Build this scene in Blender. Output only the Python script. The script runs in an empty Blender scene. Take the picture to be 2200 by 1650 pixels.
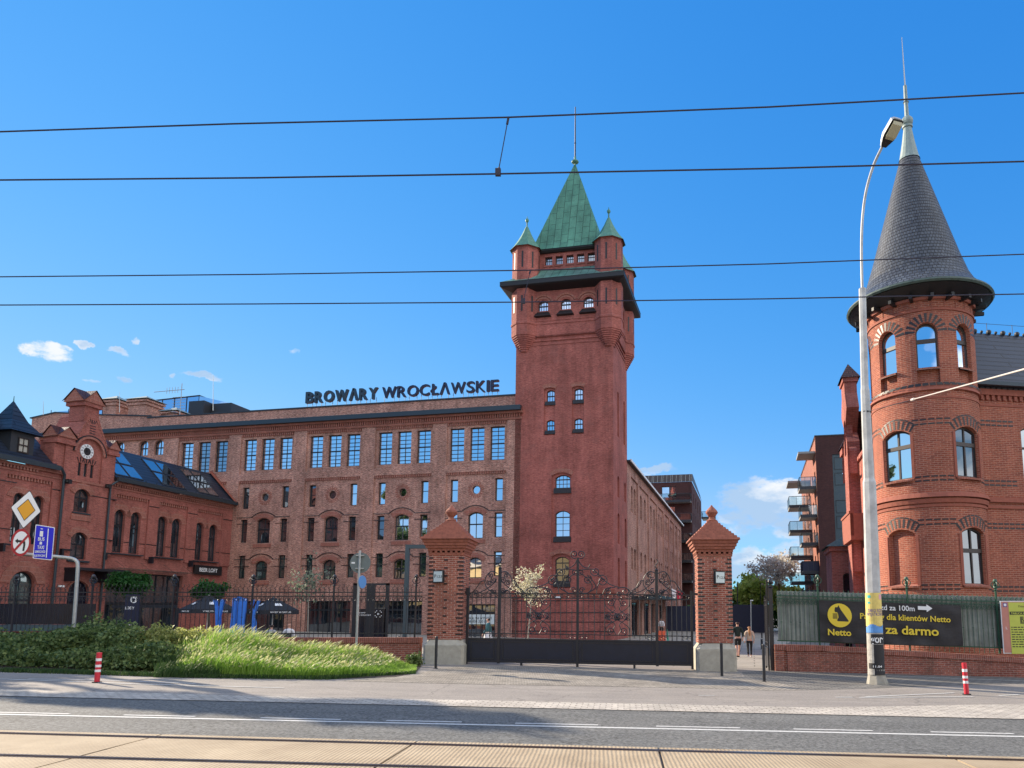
import bpy, bmesh, math, random
from mathutils import Vector, Matrix, noise, geometry
random.seed(7)
R=math.radians
scene=bpy.context.scene; COL=scene.collection
# ---------------------------------------------------------------- camera
PITCH=math.atan(205/1575); FPX=1575.0; CX,CY=1290.0,1110.0; CH=2.0
cd=bpy.data.cameras.new('camera'); cam=bpy.data.objects.new('camera',cd); COL.objects.link(cam)
cam.location=(0,0,CH); cam.rotation_euler=(R(90)+PITCH,0,0)
cd.sensor_width=36; cd.sensor_fit='HORIZONTAL'; cd.lens=FPX/2200*36
cd.shift_x=(1100-CX)/2200; cd.shift_y=(CY-825)/2200; cd.clip_end=6000; cd.clip_start=0.1
scene.camera=cam
# ---------------------------------------------------------------- sun and exposure
SUN_AZ=R(-58); SUN_EL=R(24.5)
S=Vector((math.sin(SUN_AZ)*math.cos(SUN_EL),math.cos(SUN_AZ)*math.cos(SUN_EL),math.sin(SUN_EL)))
sl=bpy.data.lights.new('sun','SUN'); sl.energy=5.0; sl.angle=R(0.5); sl.color=(1.0,0.85,0.65)
so=bpy.data.objects.new('sun',sl); COL.objects.link(so); so.rotation_euler=S.to_track_quat('Z','Y').to_euler()
scene.view_settings.view_transform='Standard'; scene.view_settings.look='None'
scene.view_settings.gamma=1; scene.view_settings.exposure=1.02; scene.view_settings.use_curve_mapping=False
# ---------------------------------------------------------------- world: sky with clouds
wd=bpy.data.worlds.new('World'); scene.world=wd; wd.use_nodes=True
nt=wd.node_tree; nt.nodes.clear()
def N(t,k,**kw):
    n=t.nodes.new(k)
    for a,b in kw.items(): setattr(n,a,b)
    return n
def L(t,a,b): t.links.new(a,b)
def M(t,op,a,b=None,c=None,clamp=False):
    n=N(t,'ShaderNodeMath',operation=op); n.use_clamp=clamp
    for i,v in enumerate((a,b,c)):
        if v is None: continue
        if isinstance(v,(int,float)): n.inputs[i].default_value=v
        else: L(t,v,n.inputs[i])
    return n.outputs[0]
sky=N(nt,'ShaderNodeTexSky',sky_type='NISHITA'); sky.sun_disc=False
sky.sun_elevation=SUN_EL; sky.sun_rotation=SUN_AZ; sky.air_density=1.0; sky.dust_density=0.0; sky.ozone_density=3.0
sr=N(nt,'ShaderNodeSeparateColor'); L(nt,sky.outputs[0],sr.inputs[0]); hs=N(nt,'ShaderNodeCombineColor')
EXK=0.15*2**1.02          # how bright a world value of 1 is shown
for i,(k,g,mxv) in enumerate(((.68,1.55,.34),(.63,.68,.86),(.97,.34,1.05))):
    L(nt,M(nt,'DIVIDE',M(nt,'MINIMUM',M(nt,'MULTIPLY',M(nt,'POWER',M(nt,'MULTIPLY',sr.outputs[i],.212),g),k),mxv),EXK),hs.inputs[i])
tc=N(nt,'ShaderNodeTexCoord'); sx=N(nt,'ShaderNodeSeparateXYZ'); L(nt,tc.outputs['Generated'],sx.inputs[0])
az=M(nt,'ARCTAN2',sx.outputs[0],sx.outputs[1]); el=M(nt,'ARCSINE',sx.outputs[2])
def ray(X,Y):
    u=(X-CX)/FPX; v=(CY-Y)/FPX; c,s=math.cos(PITCH),math.sin(PITCH)
    return Vector((u,c-v*s,s+v*c))
clouds=[(105,750,60,27,1.05),(188,747,22,11,.9),(293,732,16,9,.8),(268,757,32,8,.9),(200,820,30,7,.6),(266,818,26,9,.8),(372,812,12,8,.6),(440,813,58,9,.7),
 (1660,1075,140,62,1.5),(1745,1100,120,70,1.5),(1600,1120,60,35,1.0),(1650,1212,150,45,1.5),(1800,1200,200,60,1.4),(1403,1008,62,13,.9),(636,752,14,9,.4)]
wz=N(nt,'ShaderNodeTexNoise'); wz.inputs['Scale'].default_value=22; wz.inputs['Detail'].default_value=5; wz.inputs['Roughness'].default_value=.6; L(nt,tc.outputs['Generated'],wz.inputs['Vector'])
ws_=N(nt,'ShaderNodeSeparateColor'); L(nt,wz.outputs['Color'],ws_.inputs[0])
az=M(nt,'ADD',az,M(nt,'MULTIPLY',M(nt,'SUBTRACT',ws_.outputs[0],.5),.055)); el=M(nt,'ADD',el,M(nt,'MULTIPLY',M(nt,'SUBTRACT',ws_.outputs[1],.5),.030))
acc=None
for X,Y,rx,ry,w in clouds:
    d=ray(X,Y).normalized(); a0=math.atan2(d.x,d.y); e0=math.asin(d.z)
    dx=ray(X+rx,Y).normalized(); ra=abs(math.atan2(dx.x,dx.y)-a0)
    dy=ray(X,Y-ry).normalized(); re=abs(math.asin(dy.z)-e0)
    p=M(nt,'DIVIDE',M(nt,'SUBTRACT',az,a0),ra); q=M(nt,'DIVIDE',M(nt,'SUBTRACT',el,e0),re)
    r2=M(nt,'ADD',M(nt,'MULTIPLY',p,p),M(nt,'MULTIPLY',q,q))
    m=M(nt,'MULTIPLY',M(nt,'SUBTRACT',1.0,r2,clamp=True),w)
    acc=m if acc is None else M(nt,'MAXIMUM',acc,m)
nz=N(nt,'ShaderNodeTexNoise'); nz.inputs['Scale'].default_value=34; nz.inputs['Detail'].default_value=10; nz.inputs['Roughness'].default_value=0.62
mp=N(nt,'ShaderNodeMapping'); mp.inputs['Scale'].default_value=(1,1,2.2); L(nt,tc.outputs['Generated'],mp.inputs[0]); L(nt,mp.outputs[0],nz.inputs['Vector'])
dn=M(nt,'ADD',acc,M(nt,'MULTIPLY',M(nt,'SUBTRACT',nz.outputs[0],0.47),3.6))
dn=M(nt,'MULTIPLY',dn,M(nt,'MULTIPLY',acc,2.2,clamp=True))
mr=N(nt,'ShaderNodeMapRange',interpolation_type='SMOOTHSTEP'); mr.inputs['From Min'].default_value=0.12; mr.inputs['From Max'].default_value=1.15; L(nt,dn,mr.inputs['Value'])
nz2=N(nt,'ShaderNodeTexNoise'); nz2.inputs['Scale'].default_value=9; nz2.inputs['Detail'].default_value=4; L(nt,mp.outputs[0],nz2.inputs['Vector'])
cr=N(nt,'ShaderNodeMixRGB'); cr.inputs[1].default_value=(3.25,3.3,3.35,1); cr.inputs[2].default_value=(1.5,2.1,2.9,1)
L(nt,M(nt,'MULTIPLY',M(nt,'SUBTRACT',M(nt,'ADD',nz2.outputs[0],M(nt,'MULTIPLY',dn,0.10)),0.46),6,clamp=True),cr.inputs[0])
mx=N(nt,'ShaderNodeMixRGB'); L(nt,M(nt,'MULTIPLY',mr.outputs[0],0.92),mx.inputs[0]); L(nt,hs.outputs[0],mx.inputs[1]); L(nt,cr.outputs[0],mx.inputs[2])
# unseen bright cumulus bank behind the viewer, added to lift the shaded fronts
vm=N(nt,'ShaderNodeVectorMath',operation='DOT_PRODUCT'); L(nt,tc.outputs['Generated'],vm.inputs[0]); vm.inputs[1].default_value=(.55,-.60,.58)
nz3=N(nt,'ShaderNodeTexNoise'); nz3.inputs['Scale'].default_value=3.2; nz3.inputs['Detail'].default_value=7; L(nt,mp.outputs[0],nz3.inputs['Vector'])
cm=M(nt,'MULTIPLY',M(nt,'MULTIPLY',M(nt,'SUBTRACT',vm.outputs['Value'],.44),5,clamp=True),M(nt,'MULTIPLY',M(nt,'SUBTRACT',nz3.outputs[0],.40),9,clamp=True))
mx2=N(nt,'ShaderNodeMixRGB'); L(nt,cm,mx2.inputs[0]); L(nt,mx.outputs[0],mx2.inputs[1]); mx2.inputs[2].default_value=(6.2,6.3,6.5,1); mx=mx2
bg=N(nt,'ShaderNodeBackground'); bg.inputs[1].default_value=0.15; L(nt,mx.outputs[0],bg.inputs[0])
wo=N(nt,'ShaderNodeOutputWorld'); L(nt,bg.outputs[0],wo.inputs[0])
# ---------------------------------------------------------------- geometry helpers
ALPHA=math.atan(328/1588.5)
E1=Vector((math.cos(ALPHA),-math.sin(ALPHA))); E2=Vector((math.sin(ALPHA),math.cos(ALPHA)))
GK=-0.02
def gz(x): return GK*(max(-400,min(400,x))+5.5)
def G(X,Y,dz=0):           # point of the sloping ground
    d=ray(X,Y); t=(GK*5.5-CH+dz)/(d.z-GK*d.x); return Vector((d.x*t,d.y*t,CH+d.z*t))
def D(X,Y,y):              # point at depth y
    d=ray(X,Y); t=y/d.y; return Vector((d.x*t,y,CH+d.z*t))
def PL(X,Y,F,t=0):         # (s,z) on a vertical plane
    d=ray(X,Y); n=Vector((-F.e.y,F.e.x)); o=F.o+n*t
    k=o.dot(n)/(d.x*n.x+d.y*n.y); p=Vector((d.x*k,d.y*k))-o
    return p.dot(F.e),CH+d.z*k
class Fr:
    def __init__(s,o,e,slope=0,z=0): s.o=Vector(o[:2]); s.e=Vector(e[:2]).normalized(); s.n=Vector((-s.e.y,s.e.x)); s.k=slope; s.z=z
    def p(s,a,t,z): q=s.o+s.e*a+s.n*t; return Vector((q.x,q.y,z+s.z+s.k*a))
    def at(s,a,t): return Fr(s.o+s.e*a+s.n*t,s.e,s.k,s.z+s.k*a)
W0=Fr((0,0),(1,0))
class MB:
    def __init__(s): s.v=[];s.f=[];s.uv=[];s.m=[];s.cur=0;s.sm=[]
    def poly(s,pts,uv=None,sm=False):
        b=len(s.v); s.v+= [Vector(p) for p in pts]; s.f.append(list(range(b,b+len(pts)))); s.m.append(s.cur); s.sm.append(sm)
        if uv is None:
            P=s.v[b:]; n=Vector((0,0,0))
            for i in range(len(P)):
                a,c=P[i],P[(i+1)%len(P)]; n.x+=(a.y-c.y)*(a.z+c.z); n.y+=(a.z-c.z)*(a.x+c.x); n.z+=(a.x-c.x)*(a.y+c.y)
            if n.length<1e-12: n=Vector((0,0,1))
            n.normalize(); h=math.hypot(n.x,n.y)
            if h<.35: uv=[(p.x,p.y) for p in P]
            else:
                tx,ty=-n.y/h,n.x/h; uv=[(p.x*tx+p.y*ty,p.z/h) for p in P]
        s.uv.append(uv)
    def quad(s,a,b,c,d,uv=None,sm=False): s.poly((a,b,c,d),uv,sm)
    def box(s,F,a0,a1,t0,t1,z0,z1):
        P=[F.p(a,t,z) for z in (z0,z1) for a,t in ((a0,t0),(a1,t0),(a1,t1),(a0,t1))]
        for q in ((0,1,5,4),(1,2,6,5),(2,3,7,6),(3,0,4,7),(4,5,6,7),(3,2,1,0)): s.poly([P[i] for i in q])
    def prism(s,F,poly,t0,t1):      # polygon in (s,z), extruded along t
        A=[F.p(a,t0,z) for a,z in poly]; B=[F.p(a,t1,z) for a,z in poly]; n=len(poly)
        s.poly(A); s.poly(B[::-1])
        for i in range(n): j=(i+1)%n; s.quad(A[j],A[i],B[i],B[j])
    def hprism(s,pts,z0,z1):        # horizontal polygon extruded up
        n=len(pts); A=[Vector((p[0],p[1],z0)) for p in pts]; B=[Vector((p[0],p[1],z1)) for p in pts]
        s.poly(B); s.poly(A[::-1])
        for i in range(n): j=(i+1)%n; s.quad(A[i],A[j],B[j],B[i])
    def tube(s,pts,r,n=6,cap=True,r1=None):
        pts=[Vector(p) for p in pts]; rings=[]; m=len(pts); up=None; ln=0
        for i,p in enumerate(pts):
            d=(pts[min(i+1,m-1)]-pts[max(i-1,0)]); d=d.normalized() if d.length>1e-9 else Vector((0,0,1))
            if up is None: up=d.orthogonal().normalized()
            up=(up-d*up.dot(d)); up=up.normalized() if up.length>1e-6 else d.orthogonal().normalized()
            w=d.cross(up); rr=r if not isinstance(r,(list,tuple)) else r[i]
            if r1 is not None: rr=r+(r1-r)*i/max(1,m-1)
            if i: ln+=(p-pts[i-1]).length
            rings.append(([p+(up*math.cos(2*math.pi*k/n)+w*math.sin(2*math.pi*k/n))*rr for k in range(n)],ln,rr))
        for i in range(m-1):
            A,la,ra=rings[i];B,lb,rb=rings[i+1]
            for k in range(n):
                j=(k+1)%n; s.quad(A[k],A[j],B[j],B[k],[(k/n*6.28*ra,la),((k+1)/n*6.28*ra,la),((k+1)/n*6.28*ra,lb),(k/n*6.28*ra,lb)],True)
        if cap: s.poly(rings[0][0][::-1]); s.poly(rings[-1][0])
    def lathe(s,prof,c=(0,0,0),n=24,a0=0,a1=2*math.pi,sm=True,off=0):   # prof: (radius,z)
        c=Vector(c); full=abs(a1-a0-2*math.pi)<1e-6; l=0; acc=[0]
        for i in range(1,len(prof)): l+=math.hypot(prof[i][0]-prof[i-1][0],prof[i][1]-prof[i-1][1]); acc.append(l)
        rm=max(p[0] for p in prof)
        for k in range(n):
            x=a0+(a1-a0)*k/n+off; y=a0+(a1-a0)*(k+1)/n+off
            for i in range(len(prof)-1):
                (ra,za),(rb,zb)=prof[i],prof[i+1]
                A=c+Vector((math.cos(x)*ra,math.sin(x)*ra,za)); B=c+Vector((math.cos(y)*ra,math.sin(y)*ra,za))
                C=c+Vector((math.cos(y)*rb,math.sin(y)*rb,zb)); E=c+Vector((math.cos(x)*rb,math.sin(x)*rb,zb))
                q=[A,B,C,E]; uv=[(x*rm,za if abs(za-zb)>.01 else acc[i]),(y*rm,za if abs(za-zb)>.01 else acc[i]),(y*rm,zb if abs(za-zb)>.01 else acc[i+1]),(x*rm,zb if abs(za-zb)>.01 else acc[i+1])]
                if ra<1e-6: q=[A,C,E];uv=[uv[0],uv[2],uv[3]]
                elif rb<1e-6: q=[A,B,C];uv=uv[:3]
                s.poly(q,uv,sm)
    def ball(s,c,r,n=10,sz=1):
        s.lathe([(r*math.sin(math.pi*i/n),-r*sz*math.cos(math.pi*i/n)) for i in range(n+1)],c,max(8,n))
    def wall(s,F,outer,holes=(),t=0,reveal=.25,back=False):   # flat wall with real openings
        V=[];Ed=[]
        for lp in [outer]+list(holes):
            b=len(V); V+=[Vector(p) for p in lp]; Ed+=[(b+i,b+(i+1)%len(lp)) for i in range(len(lp))]
        v,e,f,_,_,_=geometry.delaunay_2d_cdt(V,Ed,[],0,1e-5)
        def ins(p,lp):
            c=False;j=len(lp)-1
            for i in range(len(lp)):
                if (lp[i][1]>p[1])!=(lp[j][1]>p[1]) and p[0]<(lp[j][0]-lp[i][0])*(p[1]-lp[i][1])/(lp[j][1]-lp[i][1])+lp[i][0]: c=not c
                j=i
            return c
        for tr in f:
            cx=sum(v[i][0] for i in tr)/3; cy=sum(v[i][1] for i in tr)/3
            if ins((cx,cy),outer) and not any(ins((cx,cy),h) for h in holes):
                s.poly([F.p(v[i][0],t,v[i][1]) for i in tr],[(v[i][0],v[i][1]) for i in tr])
        for h in holes:
            for i in range(len(h)):
                a,b=h[i],h[(i+1)%len(h)]
                s.quad(F.p(a[0],t,a[1]),F.p(b[0],t,b[1]),F.p(b[0],t+reveal,b[1]),F.p(a[0],t+reveal,a[1]))
    def text(s,F,txt,a,z,h,t=0,ext=.02,off=0,align='LEFT',spacing=1,width=None,warp=None):
        cu=bpy.data.curves.new('t','FONT'); cu.body=txt; cu.size=1; cu.offset=off; cu.extrude=ext/h/2 if ext else 0; cu.align_x='LEFT'; cu.space_character=spacing; cu.resolution_u=3
        ob=bpy.data.objects.new('t',cu); COL.objects.link(ob); dg=bpy.context.evaluated_depsgraph_get(); me=bpy.data.meshes.new_from_object(ob.evaluated_get(dg))
        bpy.data.objects.remove(ob); bpy.data.curves.remove(cu)
        if not me.vertices: return
        xs=[q.co.x for q in me.vertices]; x0,x1=min(xs),max(xs); k=h/.73; kx=k if width is None else width/(x1-x0)
        off0={'LEFT':0,'CENTER':-(x1-x0)*kx/2,'RIGHT':-(x1-x0)*kx}[align]
        P=[]
        for q in me.vertices:
            aa=a+off0+(q.co.x-x0)*kx; zz=z+q.co.y*k; tt=t-q.co.z*k
            P.append(warp(aa,tt,zz) if warp else F.p(aa,tt,zz))
        for f in me.polygons: s.poly([P[i] for i in f.vertices])
        bpy.data.meshes.remove(me)
        return (x1-x0)*kx
    def build(s,name,mat,parent=None,origin=None):
        if origin is None:
            o=Vector((0,0,0)); q=parent
            while q is not None: o+=q.location; q=q.parent
            loc=Vector((0,0,0))
        else: o=Vector(origin); loc=o
        me=bpy.data.meshes.new(name); me.from_pydata([v-o for v in s.v],[],s.f)
        ul=me.uv_layers.new(name='UVMap'); k=0; dat=[]
        for u in s.uv:
            for q in u: dat+= [q[0],q[1]]
        ul.data.foreach_set('uv',dat)
        for m in (mat if isinstance(mat,(list,tuple)) else [mat]): me.materials.append(m)
        me.polygons.foreach_set('material_index',s.m); me.polygons.foreach_set('use_smooth',s.sm)
        me.validate(clean_customdata=False)
        me.update(); ob=bpy.data.objects.new(name,me); COL.objects.link(ob); ob.location=loc
        if parent is not None: ob.parent=parent
        return ob
    def extend(s,o,slot):          # join another pattern of bricks into this mesh under its own material slot
        b=len(s.v); s.v+=o.v; s.f+=[[i+b for i in f] for f in o.f]; s.uv+=o.uv; s.m+=[slot]*len(o.f); s.sm+=o.sm
        return s
def thing(name,label,cat,loc=(0,0,0),group=None):
    o=bpy.data.objects.new(name,None); COL.objects.link(o); o.location=loc; o.empty_display_size=.2
    o['label']=label; o['category']=cat
    if group: o['group']=group
    return o
def tag(o,label=None,cat=None,group=None,kind=None):
    for k,v in (('label',label),('category',cat),('group',group),('kind',kind)):
        if v: o[k]=v
    return o
def copytree(o,loc=None,rz=None,label=None):
    def cp(x,par):
        c=x.copy(); COL.objects.link(c)
        if par is not None: c.parent=par
        for ch in list(x.children): cp(ch,c)
        return c
    r=cp(o,None)
    if loc is not None: r.location=loc
    if rz is not None: r.rotation_euler=(0,0,rz)
    if label: r['label']=label
    return r
def arch(a0,a1,z0,z1,rise=0,n=10):
    if rise<=0: return [(a0,z0),(a1,z0),(a1,z1),(a0,z1)]
    w=(a1-a0)/2; c=(a0+a1)/2; r=(w*w+rise*rise)/(2*rise); zc=z1-r; th=math.asin(min(1,w/r))
    return [(a0,z0),(a1,z0)]+[(c+r*math.sin(th-2*th*i/n),zc+r*math.cos(th-2*th*i/n)) for i in range(n+1)]
def circ(a,z,r,n=20): return [(a+r*math.cos(2*math.pi*i/n),z+r*math.sin(2*math.pi*i/n)) for i in range(n)]
def archband(mb,F,a0,a1,zs,rise,w,t0,t1,n=12,ext=0):   # curved band above an arch springing at zs
    h=(a1-a0)/2;c=(a0+a1)/2;r=(h*h+rise*rise)/(2*rise);zc=zs+rise-r;th=math.asin(min(1,h/r))
    I=[(c+r*math.sin(-th+2*th*i/n),zc+r*math.cos(-th+2*th*i/n)) for i in range(n+1)]
    O=[(c+(r+w)*math.sin(-th+2*th*i/n),zc+(r+w)*math.cos(-th+2*th*i/n)) for i in range(n+1)]
    if ext: I=[(I[0][0]-ext,I[0][1])]+I+[(I[-1][0]+ext,I[-1][1])]; O=[(O[0][0]-ext,I[0][1]+w)]+O+[(O[-1][0]+ext,I[-1][1]+w)]
    for i in range(len(I)-1): mb.prism(F,[I[i],I[i+1],O[i+1],O[i]],t0,t1)
WR=random.Random(77)
def window(F,a0,a1,z0,z1,rise=0,t=.2,cols=2,rows=(),par=None,fw=.07,mw=.035,fm=None,gm=None,name='window',lab=None,door=False,n=10):
    fm=fm or MT['frame']; gm=gm or MT['glass']
    mb=MB(); O=arch(a0,a1,z0,z1,rise,n); I=arch(a0+fw,a1-fw,z0+fw,z1-fw,max(0,rise*(1-2*fw/(a1-a0))) if rise else 0,n)
    for i in range(len(O)):
        j=(i+1)%len(O)
        mb.quad(F.p(O[i][0],t,O[i][1]),F.p(O[j][0],t,O[j][1]),F.p(I[j][0],t,I[j][1]),F.p(I[i][0],t,I[i][1]))
        mb.quad(F.p(I[i][0],t,I[i][1]),F.p(I[j][0],t,I[j][1]),F.p(I[j][0],t+.06,I[j][1]),F.p(I[i][0],t+.06,I[i][1]))
    w=(a1-a0)/2;c=(a0+a1)/2
    def top(a):
        if not rise: return z1-fw*.5
        r=(w*w+rise*rise)/(2*rise); return z1-r+math.sqrt(max(0,r*r-(a-c)**2))-fw*.5
    for k in range(1,cols):
        a=a0+(a1-a0)*k/cols; mb.box(F,a-mw/2,a+mw/2,t+.004,t+.05,z0+fw*.5,top(a))
    for r in rows:
        big=r<0; z=z0+(z1-z0)*abs(r); m=mw*(2.2 if big else 1); mb.box(F,a0+fw*.4,a1-fw*.4,t+.002-(.012 if big else 0),t+.052,z-m/2,z+m/2)
    f=mb.build(name,fm,par)
    if lab: f['label']=lab
    g=MB(); k1,k2=WR.uniform(-.012,.012),WR.uniform(-.010,.010); g.poly([F.p(a,t+.045+k1*(a-c)+k2*(z-(z0+z1)/2),z) for a,z in I]); g.build('pane',gm,f)
    return f
# ---------------------------------------------------------------- materials
MT={}
def mat(name,col=(.5,.5,.5),rough=.8,metal=0,noise_=0,nscale=3,bump=0,spec=.5,col2=None,emit=0,vec='Object',bdist=.02):
    m=bpy.data.materials.new(name); m.use_nodes=True; t=m.node_tree; b=t.nodes['Principled BSDF']
    b.inputs['Base Color'].default_value=(*col,1); b.inputs['Roughness'].default_value=rough; b.inputs['Metallic'].default_value=metal; b.inputs['Specular IOR Level'].default_value=spec
    if noise_ or col2 or bump:
        tc=N(t,'ShaderNodeTexCoord'); nz=N(t,'ShaderNodeTexNoise'); nz.inputs['Scale'].default_value=nscale; nz.inputs['Detail'].default_value=7; nz.inputs['Roughness'].default_value=.65; L(t,tc.outputs[vec],nz.inputs['Vector'])
        c2=col2 or tuple(c*(1-noise_) for c in col)
        mr=N(t,'ShaderNodeMapRange'); mr.inputs['From Min'].default_value=.3; mr.inputs['From Max'].default_value=.7; L(t,nz.outputs[0],mr.inputs['Value'])
        mx=N(t,'ShaderNodeMixRGB'); mx.inputs[1].default_value=(*col,1); mx.inputs[2].default_value=(*c2,1); L(t,mr.outputs[0],mx.inputs[0]); L(t,mx.outputs[0],b.inputs['Base Color'])
        if bump:
            bp=N(t,'ShaderNodeBump'); bp.inputs['Strength'].default_value=bump; bp.inputs['Distance'].default_value=bdist; L(t,nz.outputs[0],bp.inputs['Height']); L(t,bp.outputs[0],b.inputs['Normal'])
    MT[name]=m; return m
def brick(name,c1,c2,mort,w=.26,h=.077,ms=.012,bias=0,stain=.35,bump=.5,vary=.5,off=.5,squash=1,dirt=None,rough=.9,nsc=7,rot=False):
    m=bpy.data.materials.new(name); m.use_nodes=True; t=m.node_tree; b=t.nodes['Principled BSDF']; b.inputs['Roughness'].default_value=rough; b.inputs['Specular IOR Level'].default_value=.25
    tc=N(t,'ShaderNodeTexCoord'); br=N(t,'ShaderNodeTexBrick'); br.offset=off; br.squash=squash
    br.inputs['Scale'].default_value=1; br.inputs['Brick Width'].default_value=w; br.inputs['Row Height'].default_value=h; br.inputs['Mortar Size'].default_value=ms; br.inputs['Mortar Smooth'].default_value=.1; br.inputs['Bias'].default_value=bias
    br.inputs['Color1'].default_value=(*c1,1); br.inputs['Color2'].default_value=(*c2,1); br.inputs['Mortar'].default_value=(*mort,1)
    if rot:
        mr_=N(t,'ShaderNodeMapping'); mr_.inputs['Rotation'].default_value=(0,0,R(90)); L(t,tc.outputs['UV'],mr_.inputs[0]); L(t,mr_.outputs[0],br.inputs['Vector'])
    else: L(t,tc.outputs['UV'],br.inputs['Vector'])
    nz=N(t,'ShaderNodeTexNoise'); nz.inputs['Scale'].default_value=.55; nz.inputs['Detail'].default_value=8; nz.inputs['Roughness'].default_value=.7; L(t,tc.outputs['Object'],nz.inputs['Vector'])
    mr=N(t,'ShaderNodeMapRange'); mr.inputs['From Min'].default_value=.28; mr.inputs['From Max'].default_value=.72; mr.inputs['To Min'].default_value=1-stain; mr.inputs['To Max'].default_value=1+stain*.6; L(t,nz.outputs[0],mr.inputs['Value'])
    n2=N(t,'ShaderNodeTexNoise'); n2.inputs['Scale'].default_value=nsc; n2.inputs['Detail'].default_value=4; n2.inputs['Roughness'].default_value=.75; mpn=N(t,'ShaderNodeMapping'); mpn.inputs['Scale'].default_value=(1,3.2,1); L(t,tc.outputs['UV'],mpn.inputs[0]); L(t,mpn.outputs[0],n2.inputs['Vector'])
    m2=N(t,'ShaderNodeMapRange'); m2.inputs['From Min'].default_value=.3; m2.inputs['From Max'].default_value=.7; m2.inputs['To Min'].default_value=max(.12,1-vary*.45); m2.inputs['To Max'].default_value=1+vary*.35; L(t,n2.outputs[0],m2.inputs['Value'])
    ns=N(t,'ShaderNodeTexNoise'); ns.inputs['Scale'].default_value=1.3; ns.inputs['Detail'].default_value=6; ns.inputs['Roughness'].default_value=.7; mps=N(t,'ShaderNodeMapping'); mps.inputs['Scale'].default_value=(1,1,.10); L(t,tc.outputs['Object'],mps.inputs[0]); L(t,mps.outputs[0],ns.inputs['Vector'])
    ms_=N(t,'ShaderNodeMapRange'); ms_.inputs['From Min'].default_value=.3; ms_.inputs['From Max'].default_value=.62; ms_.inputs['To Min'].default_value=1-stain*.75; ms_.inputs['To Max'].default_value=1.06; L(t,ns.outputs[0],ms_.inputs['Value'])
    f=M(t,'MULTIPLY',M(t,'MULTIPLY',mr.outputs[0],m2.outputs[0]),ms_.outputs[0])
    sc=N(t,'ShaderNodeVectorMath',operation='SCALE'); L(t,br.outputs['Color'],sc.inputs[0]); L(t,f,sc.inputs['Scale'])
    out=sc.outputs[0]
    if dirt:
        n3=N(t,'ShaderNodeTexNoise'); n3.inputs['Scale'].default_value=.9; n3.inputs['Detail'].default_value=9; n3.inputs['Roughness'].default_value=.75; n3.inputs['Distortion'].default_value=.6; L(t,tc.outputs['Object'],n3.inputs['Vector'])
        m3=N(t,'ShaderNodeMapRange'); m3.inputs['From Min'].default_value=.54; m3.inputs['From Max'].default_value=.72; m3.inputs['To Max'].default_value=.75; L(t,n3.outputs[0],m3.inputs['Value'])
        mx=N(t,'ShaderNodeMixRGB'); L(t,m3.outputs[0],mx.inputs[0]); L(t,out,mx.inputs[1]); mx.inputs[2].default_value=(*dirt,1); out=mx.outputs[0]
    L(t,out,b.inputs['Base Color'])
    if bump:
        bp=N(t,'ShaderNodeBump'); bp.invert=True; bp.inputs['Strength'].default_value=bump; bp.inputs['Distance'].default_value=.012; L(t,br.outputs['Fac'],bp.inputs['Height']); L(t,bp.outputs[0],b.inputs['Normal'])
    MT[name]=m; return m
brick('brick_brewery',(.52,.215,.155),(.34,.135,.10),(.60,.43,.35),stain=.42,vary=1.7,nsc=4.2,dirt=(.17,.09,.08),bump=0)
brick('brick_tower',(.43,.125,.098),(.33,.09,.072),(.40,.18,.15),ms=.009,stain=.38,vary=1.0,nsc=4.5,dirt=(.24,.10,.085),bump=0)
brick('brick_clock',(.40,.12,.09),(.30,.085,.066),(.38,.20,.17),ms=.008,stain=.3,vary=.95,nsc=4.5,bump=0)
brick('brick_villa',(.36,.105,.062),(.25,.066,.044),(.40,.22,.16),ms=.010,stain=.2,vary=.8,bump=0)
brick('brick_gate',(.42,.12,.075),(.28,.075,.052),(.50,.34,.27),ms=.011,stain=.3,vary=.9,bump=.8,dirt=(.14,.055,.04))
brick('brick_wall_low',(.34,.11,.075),(.24,.08,.06),(.40,.26,.21),ms=.009,stain=.35,vary=1.0,bump=.8,dirt=(.10,.07,.055))
brick('brick_soldier',(.34,.11,.075),(.24,.08,.06),(.40,.26,.21),w=.075,h=.26,ms=.008,off=0,stain=.35,vary=.9,bump=.8)
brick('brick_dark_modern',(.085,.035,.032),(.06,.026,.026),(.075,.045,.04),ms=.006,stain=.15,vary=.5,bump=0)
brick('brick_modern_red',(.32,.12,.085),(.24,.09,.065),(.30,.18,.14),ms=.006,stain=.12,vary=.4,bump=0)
brick('brick_arch',(.38,.12,.08),(.28,.085,.06),(.38,.23,.19),w=.07,h=.3,ms=.010,off=0,stain=.2,vary=.9,bump=0)
mat('brick_black',(.022,.018,.020),.45,noise_=.4,nscale=9)
mat('terracotta',(.33,.10,.065),.85,noise_=.3,nscale=6,bump=.3)
mat('terracotta_gate',(.36,.12,.075),.85,noise_=.45,nscale=7,bump=.5)
mat('frame',(.012,.016,.022),.4)
mat('frame_brown',(.030,.018,.014),.45)
mat('black_iron',(.009,.012,.020),.42,noise_=.3,nscale=20,spec=.6)
mat('gate_panel',(.007,.014,.034),.38,noise_=.35,nscale=4,spec=.5)
mat('green_iron',(.016,.085,.05),.45,noise_=.45,nscale=14)
mat('gutter',(.035,.05,.062),.45,metal=.3)
mat('gutter_copper',(.07,.11,.095),.6,noise_=.5,nscale=5)
mat('black_eave',(.010,.010,.012),.55)
mat('dark_metal',(.03,.034,.04),.5,metal=.2)
mat('steel_blue',(.045,.075,.09),.5)
mat('galv',(.42,.44,.44),.45,metal=.55,noise_=.25,nscale=8)
mat('concrete',(.36,.34,.29),.9,noise_=.35,nscale=3.5,bump=.3)
mat('plinth_stone',(.43,.40,.33),.9,noise_=.28,nscale=5,bump=.25)
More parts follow.
